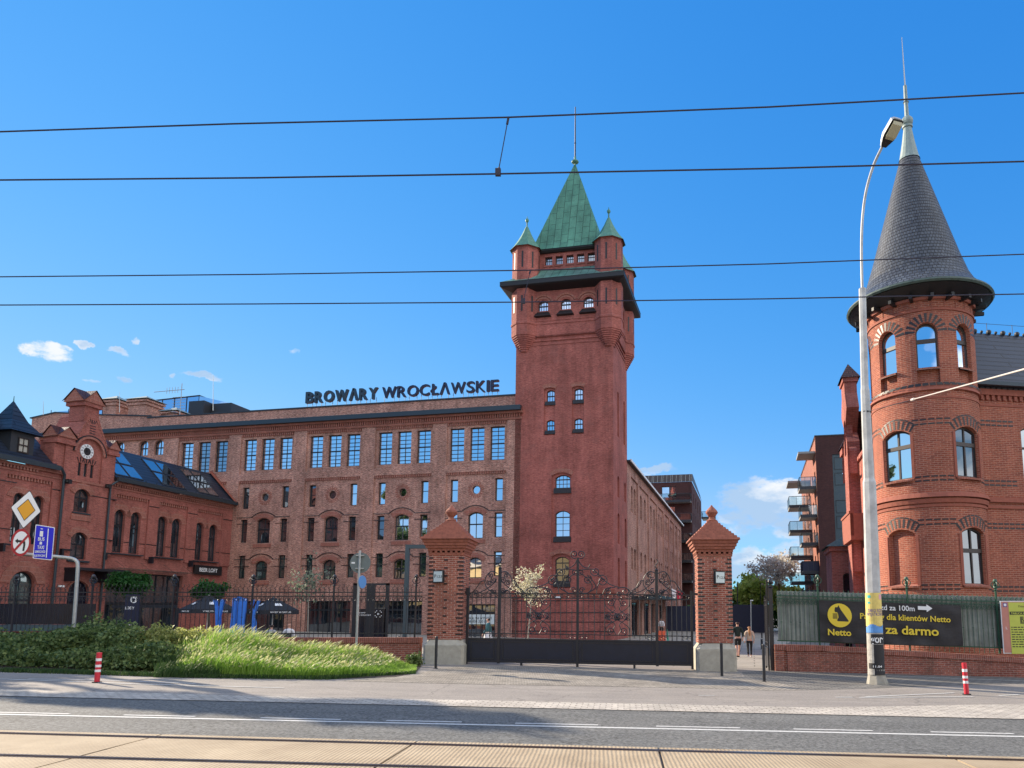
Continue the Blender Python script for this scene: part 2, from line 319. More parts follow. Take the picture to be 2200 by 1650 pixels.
mat('lamp_paint',(.52,.53,.53),.5,noise_=.42,nscale=2.2,spec=.4)
mat('lamp_glass',(.42,.40,.27),.2)
mat('white',(.75,.76,.76),.5)
mat('paint_white',(.62,.62,.60),.8,noise_=.35,nscale=18)
mat('sign_grey',(.14,.17,.17),.5,noise_=.15,nscale=5)
mat('red_sign',(.36,.012,.02),.45); mat('blue_sign',(.008,.012,.55),.4); mat('yellow_sign',(.70,.33,.015),.45); mat('black',(.012,.012,.014),.5)
mat('post_red',(.55,.02,.04),.45)
mat('banner_black',(.022,.020,.024),.6,noise_=.5,nscale=2,bump=.5,bdist=.06)
mat('banner_yellow',(.74,.55,.04),.6)
mat('poster_yellow',(.78,.62,.18),.7,noise_=.3,nscale=5); mat('poster_blue',(.10,.28,.62),.7); mat('poster_black',(.022,.022,.026),.7,noise_=.5,nscale=6); mat('poster_torn',(.5,.48,.44),.8,noise_=.5,nscale=9); mat('poster_pink',(.66,.36,.42),.7); mat('poster_purple',(.16,.10,.25),.7); mat('poster_teal',(.03,.45,.42),.7)
mat('board_pink',(.52,.22,.17),.7,noise_=.15,nscale=3); mat('board_yellow',(.52,.56,.09),.7,noise_=.12,nscale=3)
mat('blue_paint',(.035,.20,.70),.45,noise_=.2,nscale=3)
mat('umbrella',(.014,.017,.024),.85); mat('pole_white',(.7,.68,.62),.6)
mat('bark',(.10,.075,.055),.9,noise_=.4,nscale=8); mat('bark_pale',(.36,.32,.27),.9,noise_=.35,nscale=9); mat('soil',(.07,.05,.035),.95,noise_=.4,nscale=3,bump=.5)
mat('slate_tile',(.03,.036,.048),.5)
mat('skin',(.55,.30,.22),.6); mat('hair_dark',(.03,.018,.012),.7); mat('hair_blond',(.36,.17,.07),.7); mat('hair_grey',(.4,.36,.34),.7)
mat('cloth_teal',(.04,.13,.15),.9); mat('cloth_white',(.7,.7,.72),.9); mat('cloth_beige',(.50,.38,.29),.9); mat('cloth_black',(.012,.012,.014),.9); mat('cloth_green',(.012,.022,.018),.9); mat('cloth_grey',(.32,.33,.34),.9)
mat('shop_dark',(.006,.011,.028),.25,noise_=.6,nscale=.9); mat('board_white',(.55,.62,.62),.6); mat('orange',(.75,.13,.05),.6); mat('flag_red',(.45,.02,.05),.8); mat('green_plastic',(.02,.35,.22),.5)
mat('navy_sheet',(.012,.016,.045),.7,noise_=.3,nscale=3)
mat('yellow_plaster',(.62,.45,.22),.9,noise_=.2,nscale=1.2); mat('white_trim',(.55,.5,.42),.9); mat('brown_plaster',(.09,.07,.055),.9,noise_=.3,nscale=1)
mat('wire',(.012,.010,.030),.5); mat('insulator',(.55,.5,.46),.5); mat('steel_rail',(.22,.19,.18),.28,metal=.8,noise_=.3,nscale=6); mat('rail_dark',(.03,.024,.02),.8)
mat('balcony_slab',(.30,.30,.29),.8,noise_=.15,nscale=2)
mat('interior_blind',(.42,.40,.34),.8)
def leafmat(name,a,b,c,tr=.35):
    m=bpy.data.materials.new(name); m.use_nodes=True; t=m.node_tree; bs=t.nodes['Principled BSDF']; out=t.nodes['Material Output']
    tc=N(t,'ShaderNodeTexCoord'); nz=N(t,'ShaderNodeTexNoise'); nz.inputs['Scale'].default_value=3.2; nz.inputs['Detail'].default_value=5; nz.inputs['Roughness'].default_value=.8; L(t,tc.outputs['Object'],nz.inputs['Vector'])
    wn=N(t,'ShaderNodeTexWhiteNoise'); L(t,tc.outputs['UV'],wn.inputs['Vector'])
    f=M(t,'ADD',M(t,'MULTIPLY',nz.outputs[0],.7),M(t,'MULTIPLY',wn.outputs[0],.45))
    cr=N(t,'ShaderNodeValToRGB'); e=cr.color_ramp.elements; e[0].position=.3; e[0].color=(*a,1); e[1].position=.8; e[1].color=(*c,1); k=cr.color_ramp.elements.new(.55); k.color=(*b,1); L(t,f,cr.inputs[0])
    L(t,cr.outputs[0],bs.inputs['Base Color']); bs.inputs['Roughness'].default_value=.55; bs.inputs['Specular IOR Level'].default_value=.35
    tl=N(t,'ShaderNodeBsdfTranslucent'); L(t,cr.outputs[0],tl.inputs[0]); ms=N(t,'ShaderNodeMixShader'); ms.inputs[0].default_value=tr; L(t,bs.outputs[0],ms.inputs[1]); L(t,tl.outputs[0],ms.inputs[2]); L(t,ms.outputs[0],out.inputs[0])
    MT[name]=m
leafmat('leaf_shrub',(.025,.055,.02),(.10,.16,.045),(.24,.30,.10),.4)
leafmat('leaf_tree',(.02,.045,.012),(.06,.11,.03),(.14,.2,.06))
leafmat('leaf_globe',(.008,.04,.008),(.02,.09,.015),(.04,.14,.03),.3)
leafmat('leaf_lime',(.18,.28,.05),(.38,.50,.10),(.58,.66,.22),.5)
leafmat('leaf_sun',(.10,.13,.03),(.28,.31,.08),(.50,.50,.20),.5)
leafmat('leaf_blossom',(.20,.22,.10),(.52,.50,.34),(.75,.70,.56),.45)
leafmat('leaf_grey',(.30,.28,.24),(.50,.47,.40),(.72,.68,.60),.5)
leafmat('leaf_sparse',(.07,.10,.07),(.16,.21,.13),(.34,.36,.26),.4)
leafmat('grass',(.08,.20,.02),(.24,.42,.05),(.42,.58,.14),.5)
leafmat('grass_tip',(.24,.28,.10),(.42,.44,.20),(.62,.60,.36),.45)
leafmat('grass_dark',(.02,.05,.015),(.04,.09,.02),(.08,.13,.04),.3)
def glass(name,tint,refl,rough=.02,wob=.004,inner=(.01,.014,.018)):
    m=bpy.data.materials.new(name); m.use_nodes=True; t=m.node_tree; t.nodes.clear(); out=N(t,'ShaderNodeOutputMaterial')
    tc=N(t,'ShaderNodeTexCoord'); nz=N(t,'ShaderNodeTexNoise'); nz.inputs['Scale'].default_value=1.1; nz.inputs['Detail'].default_value=1; L(t,tc.outputs['Object'],nz.inputs['Vector'])
    bp=N(t,'ShaderNodeBump'); bp.inputs['Strength'].default_value=1; bp.inputs['Distance'].default_value=wob; L(t,nz.outputs[0],bp.inputs['Height'])
    gl=N(t,'ShaderNodeBsdfGlossy'); gl.inputs['Color'].default_value=(*tint,1); gl.inputs['Roughness'].default_value=rough; L(t,bp.outputs[0],gl.inputs['Normal'])
    df=N(t,'ShaderNodeBsdfDiffuse'); n2=N(t,'ShaderNodeTexNoise'); n2.inputs['Scale'].default_value=.8; L(t,tc.outputs['Object'],n2.inputs['Vector']); cr=N(t,'ShaderNodeValToRGB'); cr.color_ramp.elements[0].color=(*inner,1); cr.color_ramp.elements[1].color=(*[min(1,c*3.5) for c in inner],1); cr.color_ramp.elements[0].position=.45; cr.color_ramp.elements[1].position=.7; L(t,n2.outputs[0],cr.inputs[0]); L(t,cr.outputs[0],df.inputs[0])
    lw=N(t,'ShaderNodeFresnel'); lw.inputs[0].default_value=1.5
    f=M(t,'ADD',M(t,'MULTIPLY',lw.outputs[0],1-refl),refl,clamp=True)
    ms=N(t,'ShaderNodeMixShader'); L(t,f,ms.inputs[0]); L(t,df.outputs[0],ms.inputs[1]); L(t,gl.outputs[0],ms.inputs[2]); L(t,ms.outputs[0],out.inputs[0]); MT[name]=m
glass('glass',(1,1,1),.86)
glass('glass_mid',(.9,.95,.98),.42)
glass('glass_dark',(.85,.9,.95),.2)
glass('glass_green',(.8,.9,.9),.22,inner=(.02,.04,.04))
glass('glass_pent',(.75,.85,1.0),.75)
m=bpy.data.materials.new('balcony_glass'); m.use_nodes=True; t=m.node_tree; t.nodes.clear(); o_=N(t,'ShaderNodeOutputMaterial'); g_=N(t,'ShaderNodeBsdfGlossy'); g_.inputs['Roughness'].default_value=.03; tr_=N(t,'ShaderNodeBsdfTransparent'); tr_.inputs[0].default_value=(.72,.86,.88,1); x_=N(t,'ShaderNodeMixShader'); x_.inputs[0].default_value=.22; L(t,tr_.outputs[0],x_.inputs[1]); L(t,g_.outputs[0],x_.inputs[2]); L(t,x_.outputs[0],o_.inputs[0]); MT['balcony_glass']=m
def seam(name,col,col2,w,h,ms,rough=.55,off=0,metal=0,bump=.25,var=.3,nscale=1.5,rot=False):
    m=brick(name,col,col2,tuple(c*.45 for c in col),w,h,ms,stain=var,bump=bump,vary=.5,off=off,rough=rough,rot=rot); return m
seam('copper',(.085,.24,.165),(.11,.29,.20),1.25,.60,.026,off=.5,var=.4,rot=True)
seam('copper_old',(.10,.24,.19),(.16,.28,.24),.62,30,.03,var=.5)
mat('copper_plain',(.10,.26,.18),.6,noise_=.35,nscale=4); mat('copper_pale',(.24,.31,.30),.55,noise_=.25,nscale=5)
# scale slates for the round tower roof, pan tiles for the dark roofs
brick('slate_scales',(.10,.115,.14),(.06,.07,.092),(.010,.011,.014),w=.22,h=.16,ms=.018,stain=.2,bump=1.0,vary=.8,rough=.5)
brick('roof_tiles',(.024,.034,.055),(.018,.026,.044),(.006,.008,.012),w=9,h=.34,ms=.035,stain=.15,bump=1.0,vary=.2,rough=.38)
brick('roof_tiles_far',(.020,.028,.040),(.015,.022,.034),(.007,.009,.012),w=9,h=.36,ms=.04,stain=.2,bump=1.0,vary=.2,rough=.5)
brick('brown_tile',(.10,.035,.03),(.07,.028,.026),(.02,.012,.012),w=.2,h=.18,ms=.02,stain=.2,bump=.8,vary=.6,rough=.5)
# grounds
def ground(name,c1,c2,fine=60,fs=.35,big=.5,bump=.3,rough=.9,tint=None):
    m=bpy.data.materials.new(name); m.use_nodes=True; t=m.node_tree; b=t.nodes['Principled BSDF']; b.inputs['Roughness'].default_value=rough; b.inputs['Specular IOR Level'].default_value=.3
    tc=N(t,'ShaderNodeTexCoord'); n1=N(t,'ShaderNodeTexNoise'); n1.inputs['Scale'].default_value=fine; n1.inputs['Detail'].default_value=3; n1.inputs['Roughness'].default_value=.8; L(t,tc.outputs['Object'],n1.inputs['Vector'])
    n2=N(t,'ShaderNodeTexNoise'); n2.inputs['Scale'].default_value=big; n2.inputs['Detail'].default_value=7; n2.inputs['Roughness'].default_value=.65; L(t,tc.outputs['Object'],n2.inputs['Vector'])
    mx=N(t,'ShaderNodeMixRGB'); mx.inputs[1].default_value=(*c1,1); mx.inputs[2].default_value=(*c2,1); mr=N(t,'ShaderNodeMapRange'); mr.inputs['From Min'].default_value=.35; mr.inputs['From Max'].default_value=.65; L(t,n2.outputs[0],mr.inputs['Value']); L(t,mr.outputs[0],mx.inputs[0])
    n4=N(t,'ShaderNodeTexNoise'); n4.inputs['Scale'].default_value=1.0; n4.inputs['Detail'].default_value=5; mp4=N(t,'ShaderNodeMapping'); mp4.inputs['Rotation'].default_value=(0,0,R(9)); mp4.inputs['Scale'].default_value=(.12,2.6,1); L(t,tc.outputs['Object'],mp4.inputs[0]); L(t,mp4.outputs[0],n4.inputs['Vector'])
    n5=N(t,'ShaderNodeTexVoronoi',feature='DISTANCE_TO_EDGE'); n5.inputs['Scale'].default_value=.33; n6=N(t,'ShaderNodeTexNoise'); n6.inputs['Scale'].default_value=1.5; L(t,tc.outputs['Object'],n6.inputs['Vector']); mv=N(t,'ShaderNodeMixRGB'); mv.inputs[0].default_value=.25; L(t,tc.outputs['Object'],mv.inputs[1]); L(t,n6.outputs[1],mv.inputs[2]); L(t,mv.outputs[0],n5.inputs['Vector'])
    crk=M(t,'SUBTRACT',1.0,M(t,'MULTIPLY',M(t,'SUBTRACT',1.0,M(t,'MULTIPLY',n5.outputs['Distance'],130),clamp=True),.28))
    m1=N(t,'ShaderNodeMapRange'); m1.inputs['From Min'].default_value=.3; m1.inputs['From Max'].default_value=.7; m1.inputs['To Min'].default_value=1-fs; m1.inputs['To Max'].default_value=1+fs; L(t,n1.outputs[0],m1.inputs['Value'])
    sc=N(t,'ShaderNodeVectorMath',operation='SCALE'); L(t,mx.outputs[0],sc.inputs[0]); L(t,M(t,'MULTIPLY',M(t,'MULTIPLY',m1.outputs[0],crk),M(t,'ADD',M(t,'MULTIPLY',n4.outputs[0],.5),.75)),sc.inputs['Scale']); L(t,sc.outputs[0],b.inputs['Base Color'])
    bp=N(t,'ShaderNodeBump'); bp.inputs['Strength'].default_value=bump; bp.inputs['Distance'].default_value=.01; L(t,n1.outputs[0],bp.inputs['Height']); L(t,bp.outputs[0],b.inputs['Normal']); MT[name]=m; return m
ground('asphalt',(.138,.138,.132),(.108,.110,.108),fine=16,fs=.75,big=.3,bump=.6)
ground('path_asphalt',(.26,.235,.21),(.215,.195,.178),fine=22,fs=.3,big=.5,bump=.3)
ground('base_ground',(.16,.15,.14),(.12,.115,.105),fine=20,big=.3)
brick('setts',(.56,.51,.44),(.46,.42,.37),(.28,.25,.22),w=.27,h=.16,ms=.016,stain=.3,bump=.7,vary=1.0)
brick('cobble',(.50,.45,.38),(.33,.30,.26),(.20,.18,.155),w=.16,h=.13,ms=.03,stain=.35,bump=1.0,vary=1.0)
brick('plaza_slab',(.36,.33,.28),(.30,.28,.24),(.16,.15,.13),w=1.6,h=.9,ms=.03,stain=.12,bump=.4,vary=.2)
brick('paver',(.19,.18,.165),(.145,.14,.13),(.08,.075,.07),w=.30,h=.30,ms=.016,stain=.2,bump=.5,vary=.4)
m=bpy.data.materials.new('track_concrete'); m.use_nodes=True; t=m.node_tree; b=t.nodes['Principled BSDF']; b.inputs['Roughness'].default_value=.9
tc=N(t,'ShaderNodeTexCoord'); wv=N(t,'ShaderNodeTexWave'); wv.bands_direction='X'; wv.inputs['Scale'].default_value=5; wv.inputs['Distortion'].default_value=1.6; wv.inputs['Detail'].default_value=2; wv.inputs['Detail Scale'].default_value=.6; L(t,tc.outputs['Object'],wv.inputs['Vector'])
n1=N(t,'ShaderNodeTexNoise'); n1.inputs['Scale'].default_value=.8; n1.inputs['Detail'].default_value=9; n1.inputs['Roughness'].default_value=.75; L(t,tc.outputs['Object'],n1.inputs['Vector'])
cr=N(t,'ShaderNodeValToRGB'); cr.color_ramp.elements[0].position=.3; cr.color_ramp.elements[0].color=(.26,.195,.125,1); cr.color_ramp.elements[1].position=.72; cr.color_ramp.elements[1].color=(.42,.335,.225,1); L(t,n1.outputs[0],cr.inputs[0])
sc=N(t,'ShaderNodeVectorMath',operation='SCALE'); L(t,cr.outputs[0],sc.inputs[0]); L(t,M(t,'ADD',M(t,'MULTIPLY',wv.outputs[1],.06),.96),sc.inputs['Scale']); L(t,sc.outputs[0],b.inputs['Base Color'])
bp=N(t,'ShaderNodeBump'); bp.inputs['Strength'].default_value=.5; bp.inputs['Distance'].default_value=.01; L(t,wv.outputs[1],bp.inputs['Height']); L(t,bp.outputs[0],b.inputs['Normal']); MT['track_concrete']=m
# ---------------------------------------------------------------- ground and street (structure)
def gline(pts):      # pixel polyline -> ground points
    return [G(x,y) for x,y in pts]
def sheet(name,pts,m,dz,kind='structure',rot=0,uvdir=None):
    mb=MB(); P=[Vector((p.x,p.y,gz(p.x)+dz)) for p in pts]
    u=(uvdir or Vector((1,0))).normalized(); w=Vector((-u.y,u.x))
    vs=[Vector((p.x,p.y)) for p in P]; v,e,f,_,_,_=geometry.delaunay_2d_cdt(vs,[(i,(i+1)%len(vs)) for i in range(len(vs))],[],1,1e-5)
    for t in f:
        q=[v[i] for i in t]; mb.poly([(a.x,a.y,gz(a.x)+dz) for a in q],[(a.dot(u),a.dot(w)) for a in q])
    o=mb.build(name,MT[m]); tag(o,kind=kind); return o
def ext(a,b,k):      # stretch a ground segment k times past both ends
    d=b-a; return a-d*k,b+d*k
mb=MB()
xs=[-1400,-400,-200,-60]+[-50+5*i for i in range(21)]+[60,200,400,1400]; ys=[-300,0,10,30,60,120,1500]
for i in range(len(xs)-1):
    for j in range(len(ys)-1):
        q=[(xs[i],ys[j]),(xs[i+1],ys[j]),(xs[i+1],ys[j+1]),(xs[i],ys[j+1])]; mb.poly([(a,b,gz(a)-.012) for a,b in q],q)
tag(mb.build('ground',MT['base_ground']),kind='structure')
# road edges
rdA,rdB=ext(G(0,1571),G(2200,1629),2.5)        # track concrete edge
stA,stB=ext(G(0,1496),G(2200,1546),2.5)        # lower edge of the sett strip
RD=Vector(((rdB-rdA).x,(rdB-rdA).y)).normalized()
sheet('road',[rdA,rdB,stB,stA],'asphalt',0)
s0=G(0,1482); s1=G(700,1499); s2=G(1500,1515.5); s3=G(1750,1521); s4=G(2000,1517); s5=G(2200,1513)
e0=s0-(s1-s0)*3; e5=s5+(s5-s4)*2; b0=G(0,1496); b5=G(2200,1546)
low0=b0-(b5-b0)*.9; low5=b5+(b5-b0)*.5
sheet('sett_strip',[low0,low5,e5,s5,s4,s3,s2,s1,s0,e0],'setts',.012,uvdir=RD)
h0=G(0,1444); h1=G(400,1452); h2=G(1000,1440); hh=Vector((40,22.5,0)); hl=Vector((-45,31,0))
sheet('cycle_path',[e0,s0,s1,s2,s3,s4,s5,e5,Vector((45,16,0)),Vector((45,27,0)),Vector((6,30,0)),Vector((-45,32,0))],'path_asphalt',.004)
ap=[G(735,1463.5),G(1000,1470),G(1480,1478.5),G(1650,1483.5),G(1740,1483),G(1700,1474),G(1640,1462),G(1592,1452),G(1595,1444),G(1480,1441),G(1000,1431.5),G(960,1434),G(895,1447)]
sheet('cobbled_apron',ap,'cobble',.010,uvdir=Vector((1,.12)))
sheet('side_pavement',[G(1592,1444),G(1600,1454),G(1650,1464),G(1700,1474),G(1745,1483),G(1860,1480),G(2260,1466),G(2260,1446),G(1660,1440)],'paver',.008,uvdir=Vector((1,-.1)))
sheet('plaza_paving',[Vector((-60,29.6,0)),Vector((-6.9,29.6,0)),Vector((-5.2,28.2,0)),G(1000,1431),G(1480,1440.5),G(1595,1443.5),G(1655,1440),Vector((7,28,0)),Vector((14,29,0)),Vector((14,56,0)),Vector((60,200,0)),Vector((-60,200,0))],'plaza_slab',.002,uvdir=E1)
# markings
def stripe(name,px,w,dz=.014,m='paint_white'):
    P=[G(*p) for p in px]; mb=MB()
    for a,b in zip(P[:-1],P[1:]):
        d=Vector(((b-a).x,(b-a).y)).normalized(); n=Vector((-d.y,d.x))*w/2
        q=[a.xy-n,b.xy-n,b.xy+n,a.xy+n]; mb.poly([(c.x,c.y,gz(c.x)+dz) for c in q],[(c.x,c.y) for c in q])
    return tag(mb.build(name,MT[m]),kind='structure')
la,lb=ext(G(0,1535),G(2200,1583),.8)
n_=Vector((-RD.y,RD.x))
def lstripe(a,b,w,name='road_line'):
    mb=MB(); n=n_*w/2; q=[a.xy-n,b.xy-n,b.xy+n,a.xy+n]; mb.poly([(c.x,c.y,gz(c.x)+.005) for c in q],[(c.x,c.y) for c in q]); tag(mb.build(name,MT['paint_white']),kind='structure')
lstripe(la,lb,.13)
for a,b in ((-150,150),(265,420),(560,732),(830,992),(1107,1285),(1410,1590),(1705,1875),(2000,2178)):
    ya=lambda x:1535+(1583-1535)*x/2200-4.2-(x/2200)*1.8
    lstripe(G(a,ya(a)),G(b,ya(b)),.10,'road_line_dash')
stripe('path_line',[(-60,1459),(10,1460),(300,1471),(610,1479)],.09); stripe('path_line',[(60,1459.5),(240,1463),(420,1470)],.09)
stripe('path_line',[(1795,1499),(1832,1499)],.10); stripe('path_line',[(1846,1499.5),(2092,1498)],.10); stripe('path_line',[(1860,1498),(2050,1489.5)],.10); stripe('path_line',[(1905,1452.5),(2210,1464)],.09); stripe('path_line',[(2146,1495.5),(2190,1493)],.10); stripe('path_line',[(1500,1495),(1535,1495)],.07)
# tram track: concrete slabs with joints, grooved rails let in between them
TA=rdA.xy; tp=lambda u,v:(lambda q:Vector((q.x,q.y,gz(q.x))))(TA+RD*u-n_*v)
r1=abs((G(1100,1606).xy-TA).dot(n_)); r2=abs((G(850,1648).xy-TA).dot(n_))
def uof(px): return (G(*px).xy-TA).dot(RD)
Lt=(rdB-rdA).length
joints=[uof((900,1593)),uof((1414,1607)),uof((2030,1624))]; step=(joints[2]-joints[0])/2
js=sorted([joints[0]-step*k for k in range(1,9)]+joints+[joints[2]+step*k for k in range(1,6)])
F_tr=Fr(TA,RD)
def tslab(u0,u1,v0,v1,z0,z1,m,mb):
    P=[tp(u0,v1),tp(u1,v1),tp(u1,v0),tp(u0,v0)]; T=[p+Vector((0,0,z1)) for p in P]; B=[p+Vector((0,0,z0)) for p in P]
    mb.poly(T); 
    for i in range(4): j=(i+1)%4; mb.quad(B[i],B[j],T[j],T[i])
mb=MB()
for a,b in zip(js[:-1],js[1:]):
    for v0,v1 in ((.02,r1-.04),(r1+.13,r2-.04),(r2+.13,r2+1.5),(r2+1.52,r2+2.95),(r2+3.1,r2+9)): tslab(a+.02,b-.02,v0,v1,-.1,.022,0,mb)
tag(mb.build('tram_track_concrete',MT['track_concrete']),kind='structure')
mb=MB(); tslab(js[0],js[-1],-.02,r2+9,-.12,-.02,0,mb); tag(mb.build('track_bed',MT['rail_dark']),kind='structure')
for v in (r1,r2,r2+3.0):
    mb=MB(); tslab(js[0],js[-1],v-.035,v+.035,-.1,.028,0,mb); tslab(js[0],js[-1],v+.075,v+.115,-.1,.024,0,mb); tslab(js[0],js[-1],v+.035,v+.075,-.1,-.015,0,mb)
    tag(mb.build('tram_rail',MT['steel_rail']),kind='structure')
# ---------------------------------------------------------------- brewery
FB=Fr((-6.53,58),E1)
brew=thing('brewery_building','long red brick brewery with rows of dark framed windows, left of the square tower','building',FB.p(-20,0,gz(-25)))
holes=[];wins=[]
cs=[-3.7-6.45*k for k in range(4)]+[-29.45]
rnd=random.Random(3)
for k,c in enumerate(cs):
    for d in (-1.75,0,1.75): wins.append((c+d-.62,c+d+.62,14.28,17.08,0,2,(.12,.24,.36,-.5,.62,.74,.87),'glass_mid' if k==4 and d>-1 else 'glass'))
    gm=['glass','glass','glass_mid','glass_mid','glass_mid'][k]
    if k<4:
        for d in (-1.9,1.95):
            g2={0:'glass',1:'glass',2:'glass' if d>0 else 'glass_dark',3:'glass_dark'}[k]
            wins.append((c+d-.33,c+d+.33,10.9,12.78,0,1,(.55,),g2))
            wins.append((c+d-.33,c+d+.33,7.95,9.96,0,1,(.45,),'glass' if k<1 or (k==1 and d>0) else 'glass_dark'))
            wins.append((c+d-.33,c+d+.33,4.85,6.82,0,1,(.45,),'glass' if k<1 else 'glass_green'))
        wins.append((c-.64,c+.64,7.88,10.03,.25,2,(-.55,),'glass' if k<2 else 'glass_dark'))
        wins.append((c-.6,c+.6,4.7,6.35,.3,2,(-.5,),'glass' if k<2 else 'glass_green'))
for a in (-38.4,-35.85,-34.2): wins.append((a-.5,a+.5,16.1,17.5,.4,2,(-.5,),'glass'))
H=[arch(*w[:5]) for w in wins]+[circ(c,11.88,.35) for c in cs[:4]]
gf=[(-24.5,-20.2),(-18.6,-14.45),(-13.6,-8.1),(-6.7,-1.85)]
H+=[arch(a,b,-1.2,2.92 if a<-7 else 2.62) for a,b in gf]
mb=MB(); PT=.13
mb.wall(FB,[(-47,-1.5),(.1,-1.5),(.1,18.1),(-47,18.1)],H,t=PT,reveal=.34)
for a,b in [(-1.1,.1)]+[(cs[k+1]+2.6,cs[k]-2.6) for k in range(4)]+[(-33.6,-32.05)]: mb.box(FB,a,b,0,PT+.02,-1.5,18.0)
mb.box(FB,-32.05,-1.1,.004,PT+.02,17.5,18.0); mb.box(FB,-32.05,-1.1,.008,PT+.02,13.35,13.95)
mb.box(FB,-47,-33.6,.05,PT+.02,17.62,18.0)
for c in cs[:4]:
    mb.box(FB,c-2.6,c+2.6,PT-.04,PT+.01,3.35,3.5)
mb.poly([FB.p(-47,PT+.3,18.1),FB.p(.1,PT+.3,18.1),FB.p(.1,16,18.1),FB.p(-47,16,18.1)])
# parapet, behind the gutter
mb.box(FB,-36.2,-.35,.75,1.15,18.1,19.78)
mb.wall(FB,[(-52,18.1),(-36.2,18.1),(-36.2,20.5),(-44,21.1),(-49.2,21.6),(-52,21.2)],[],t=3.0,reveal=.2)
mb.box(FB,-36.2,-36.0,1.15,9,18.1,20.3)
# end of wing behind the tower
FW=Fr(FB.p(7.7,0,0).xy,E2)
WB=[(8.5,12.6),(13.6,19.9),(21,27),(28,33.2),(34.4,39.2),(40.4,45.2),(46.2,49.8),(50.8,54.6)]
wh=[];ww=[]
for a,b in WB:
    c=(a+b)/2; w=min(.62,(b-a)*.14)
    for d in (-.22,.22):
        for z0,z1 in ((11.0,13.4),(5.8,7.8),(8.3,10.1)):
            if z0==8.3 and a<30: continue
            ww.append((c+d*(b-a)-w,c+d*(b-a)+w,z0,z1,.2,1,(.5,),'glass_mid'))
wh=[arch(*q[:5]) for q in ww]+[arch(9.0,15.5,-1,2.9),arch(17,26,-1,2.9),arch(28,33,-1,2.8)]
mb.wall(FW,[(6.5,-1.5),(56,-1.5),(56,15.0),(6.5,15.0)],wh,t=.13,reveal=.3)
edges=[6.5]+[x for ab in WB for x in ab]+[56]
for i in range(0,len(edges),2): mb.box(FW,edges[i],edges[i+1],0,.15,-1.5,14.3)
mb.box(FW,6.5,56,.004,.15,14.1,15.0); mb.box(FW,55.6,56,.15,14,-1.5,15.0); mb.box(FW,6.5,56,.15,14,14.7,15.0)
wallmb=mb
mb=MB()
for c in cs:
    n=26
    for z0,z1 in ((17.28,17.5),(13.14,13.36)):
        for i in range(n): a=c-2.55+5.1*i/n; mb.box(FB,a,a+.11,.02,PT,z0,z1)
for i in range(230): a=-46.9+i*.2045; mb.box(FB,a,a+.12,-.16,.002,17.72,18.02)
mb.box(FB,-47,.2,-.08,.0,17.55,17.72); mb.box(FB,-47,.25,-.3,.02,18.02,18.22)
for w in wins:
    if w[4] and w[0]>-33:
        archband(mb,FB,w[0]-.12,w[1]+.12,w[3]-w[4],w[4]+.03,.36,PT-.05,PT+.01)
for c in cs[:4]:
    for k in range(20):
        th=2*math.pi*k/20; r0,r1_=.42,.68; h=.045
        mb.prism(FB,[(c+math.cos(th)*r0-math.sin(th)*h,11.88+math.sin(th)*r0+math.cos(th)*h),(c+math.cos(th)*r1_-math.sin(th)*h,11.88+math.sin(th)*r1_+math.cos(th)*h),(c+math.cos(th)*r1_+math.sin(th)*h,11.88+math.sin(th)*r1_-math.cos(th)*h),(c+math.cos(th)*r0+math.sin(th)*h,11.88+math.sin(th)*r0-math.cos(th)*h)],PT-.03,PT+.01)
    for z in (7.5,4.3): mb.box(FB,c-.85,c+.85,PT-.08,PT+.01,z,z+.32)
mb.build('cornice',MT['brick_arch'],brew)
mb=MB()    # thin black string courses
for c in cs[:4]:
    for zb,zt in ((9.55,10.35),(5.85,6.72)):
        r=.78
        for z,wd in ((zb,.05),(zt-.25,.05)):
            mb.box(FB,c-2.6,c-1.15,PT-.03,PT+.01,z,z+wd); mb.box(FB,c+1.15,c+2.6,PT-.03,PT+.01,z,z+wd)
        archband(mb,FB,c-1.15,c+1.15,zt-.25,.46,.05,PT-.06,PT+.01)
    mb.box(FB,c-2.6,c+2.6,PT-.03,PT+.01,13.9,13.94)
wallmb.extend(mb,1); wallmb.build('wall',[MT['brick_brewery'],MT['brick_black']],brew)
for w in wins:
    window(FB,w[0],w[1],w[2],w[3],w[4],PT+.22,w[5],w[6],brew,fw=.08,mw=.045,gm=MT[w[7]])
for k,c in enumerate(cs[:4]):
    f=MB(); P=circ(c,11.88,.36); Q=circ(c,11.88,.3)
    for i in range(20): j=(i+1)%20; f.quad(FB.p(P[i][0],PT+.2,P[i][1]),FB.p(P[j][0],PT+.2,P[j][1]),FB.p(Q[j][0],PT+.2,Q[j][1]),FB.p(Q[i][0],PT+.2,Q[i][1]))
    f=f.build('round_window',MT['frame'],brew); g=MB(); g.poly([FB.p(a,PT+.21,z) for a,z in P]); g.build('pane',MT['glass' if k<2 else 'glass_dark'],f)
for w in ww: window(FW,w[0],w[1],w[2],w[3],w[4],.36,w[5],w[6],brew,fw=.08,mw=.05,gm=MT[w[7]])
for a,b in gf:
    f=window(FB,a,b,-1.2,2.92 if a<-7 else 2.62,0,PT+.3,4,(-.82,),brew,fw=.1,mw=.08,gm=MT['glass_dark'],name='shop_window')
for a,b in ((9.0,15.5),(17,26),(28,33)): window(FW,a,b,-1,2.9 if a<27 else 2.8,0,.4,4,(.8,),brew,fw=.1,mw=.09,gm=MT['glass_dark'],name='entrance')
mb=MB(); mb.box(FB,-47,.2,-.62,-.3,18.2,18.55); mb.box(FB,-47,.15,-.5,.72,18.55,18.62); mb.quad(FB.p(-47,-.4,18.62),FB.p(.1,-.4,18.62),FB.p(.1,.75,18.95),FB.p(-47,.75,18.95)); mb.build('gutter',MT['gutter'],brew)
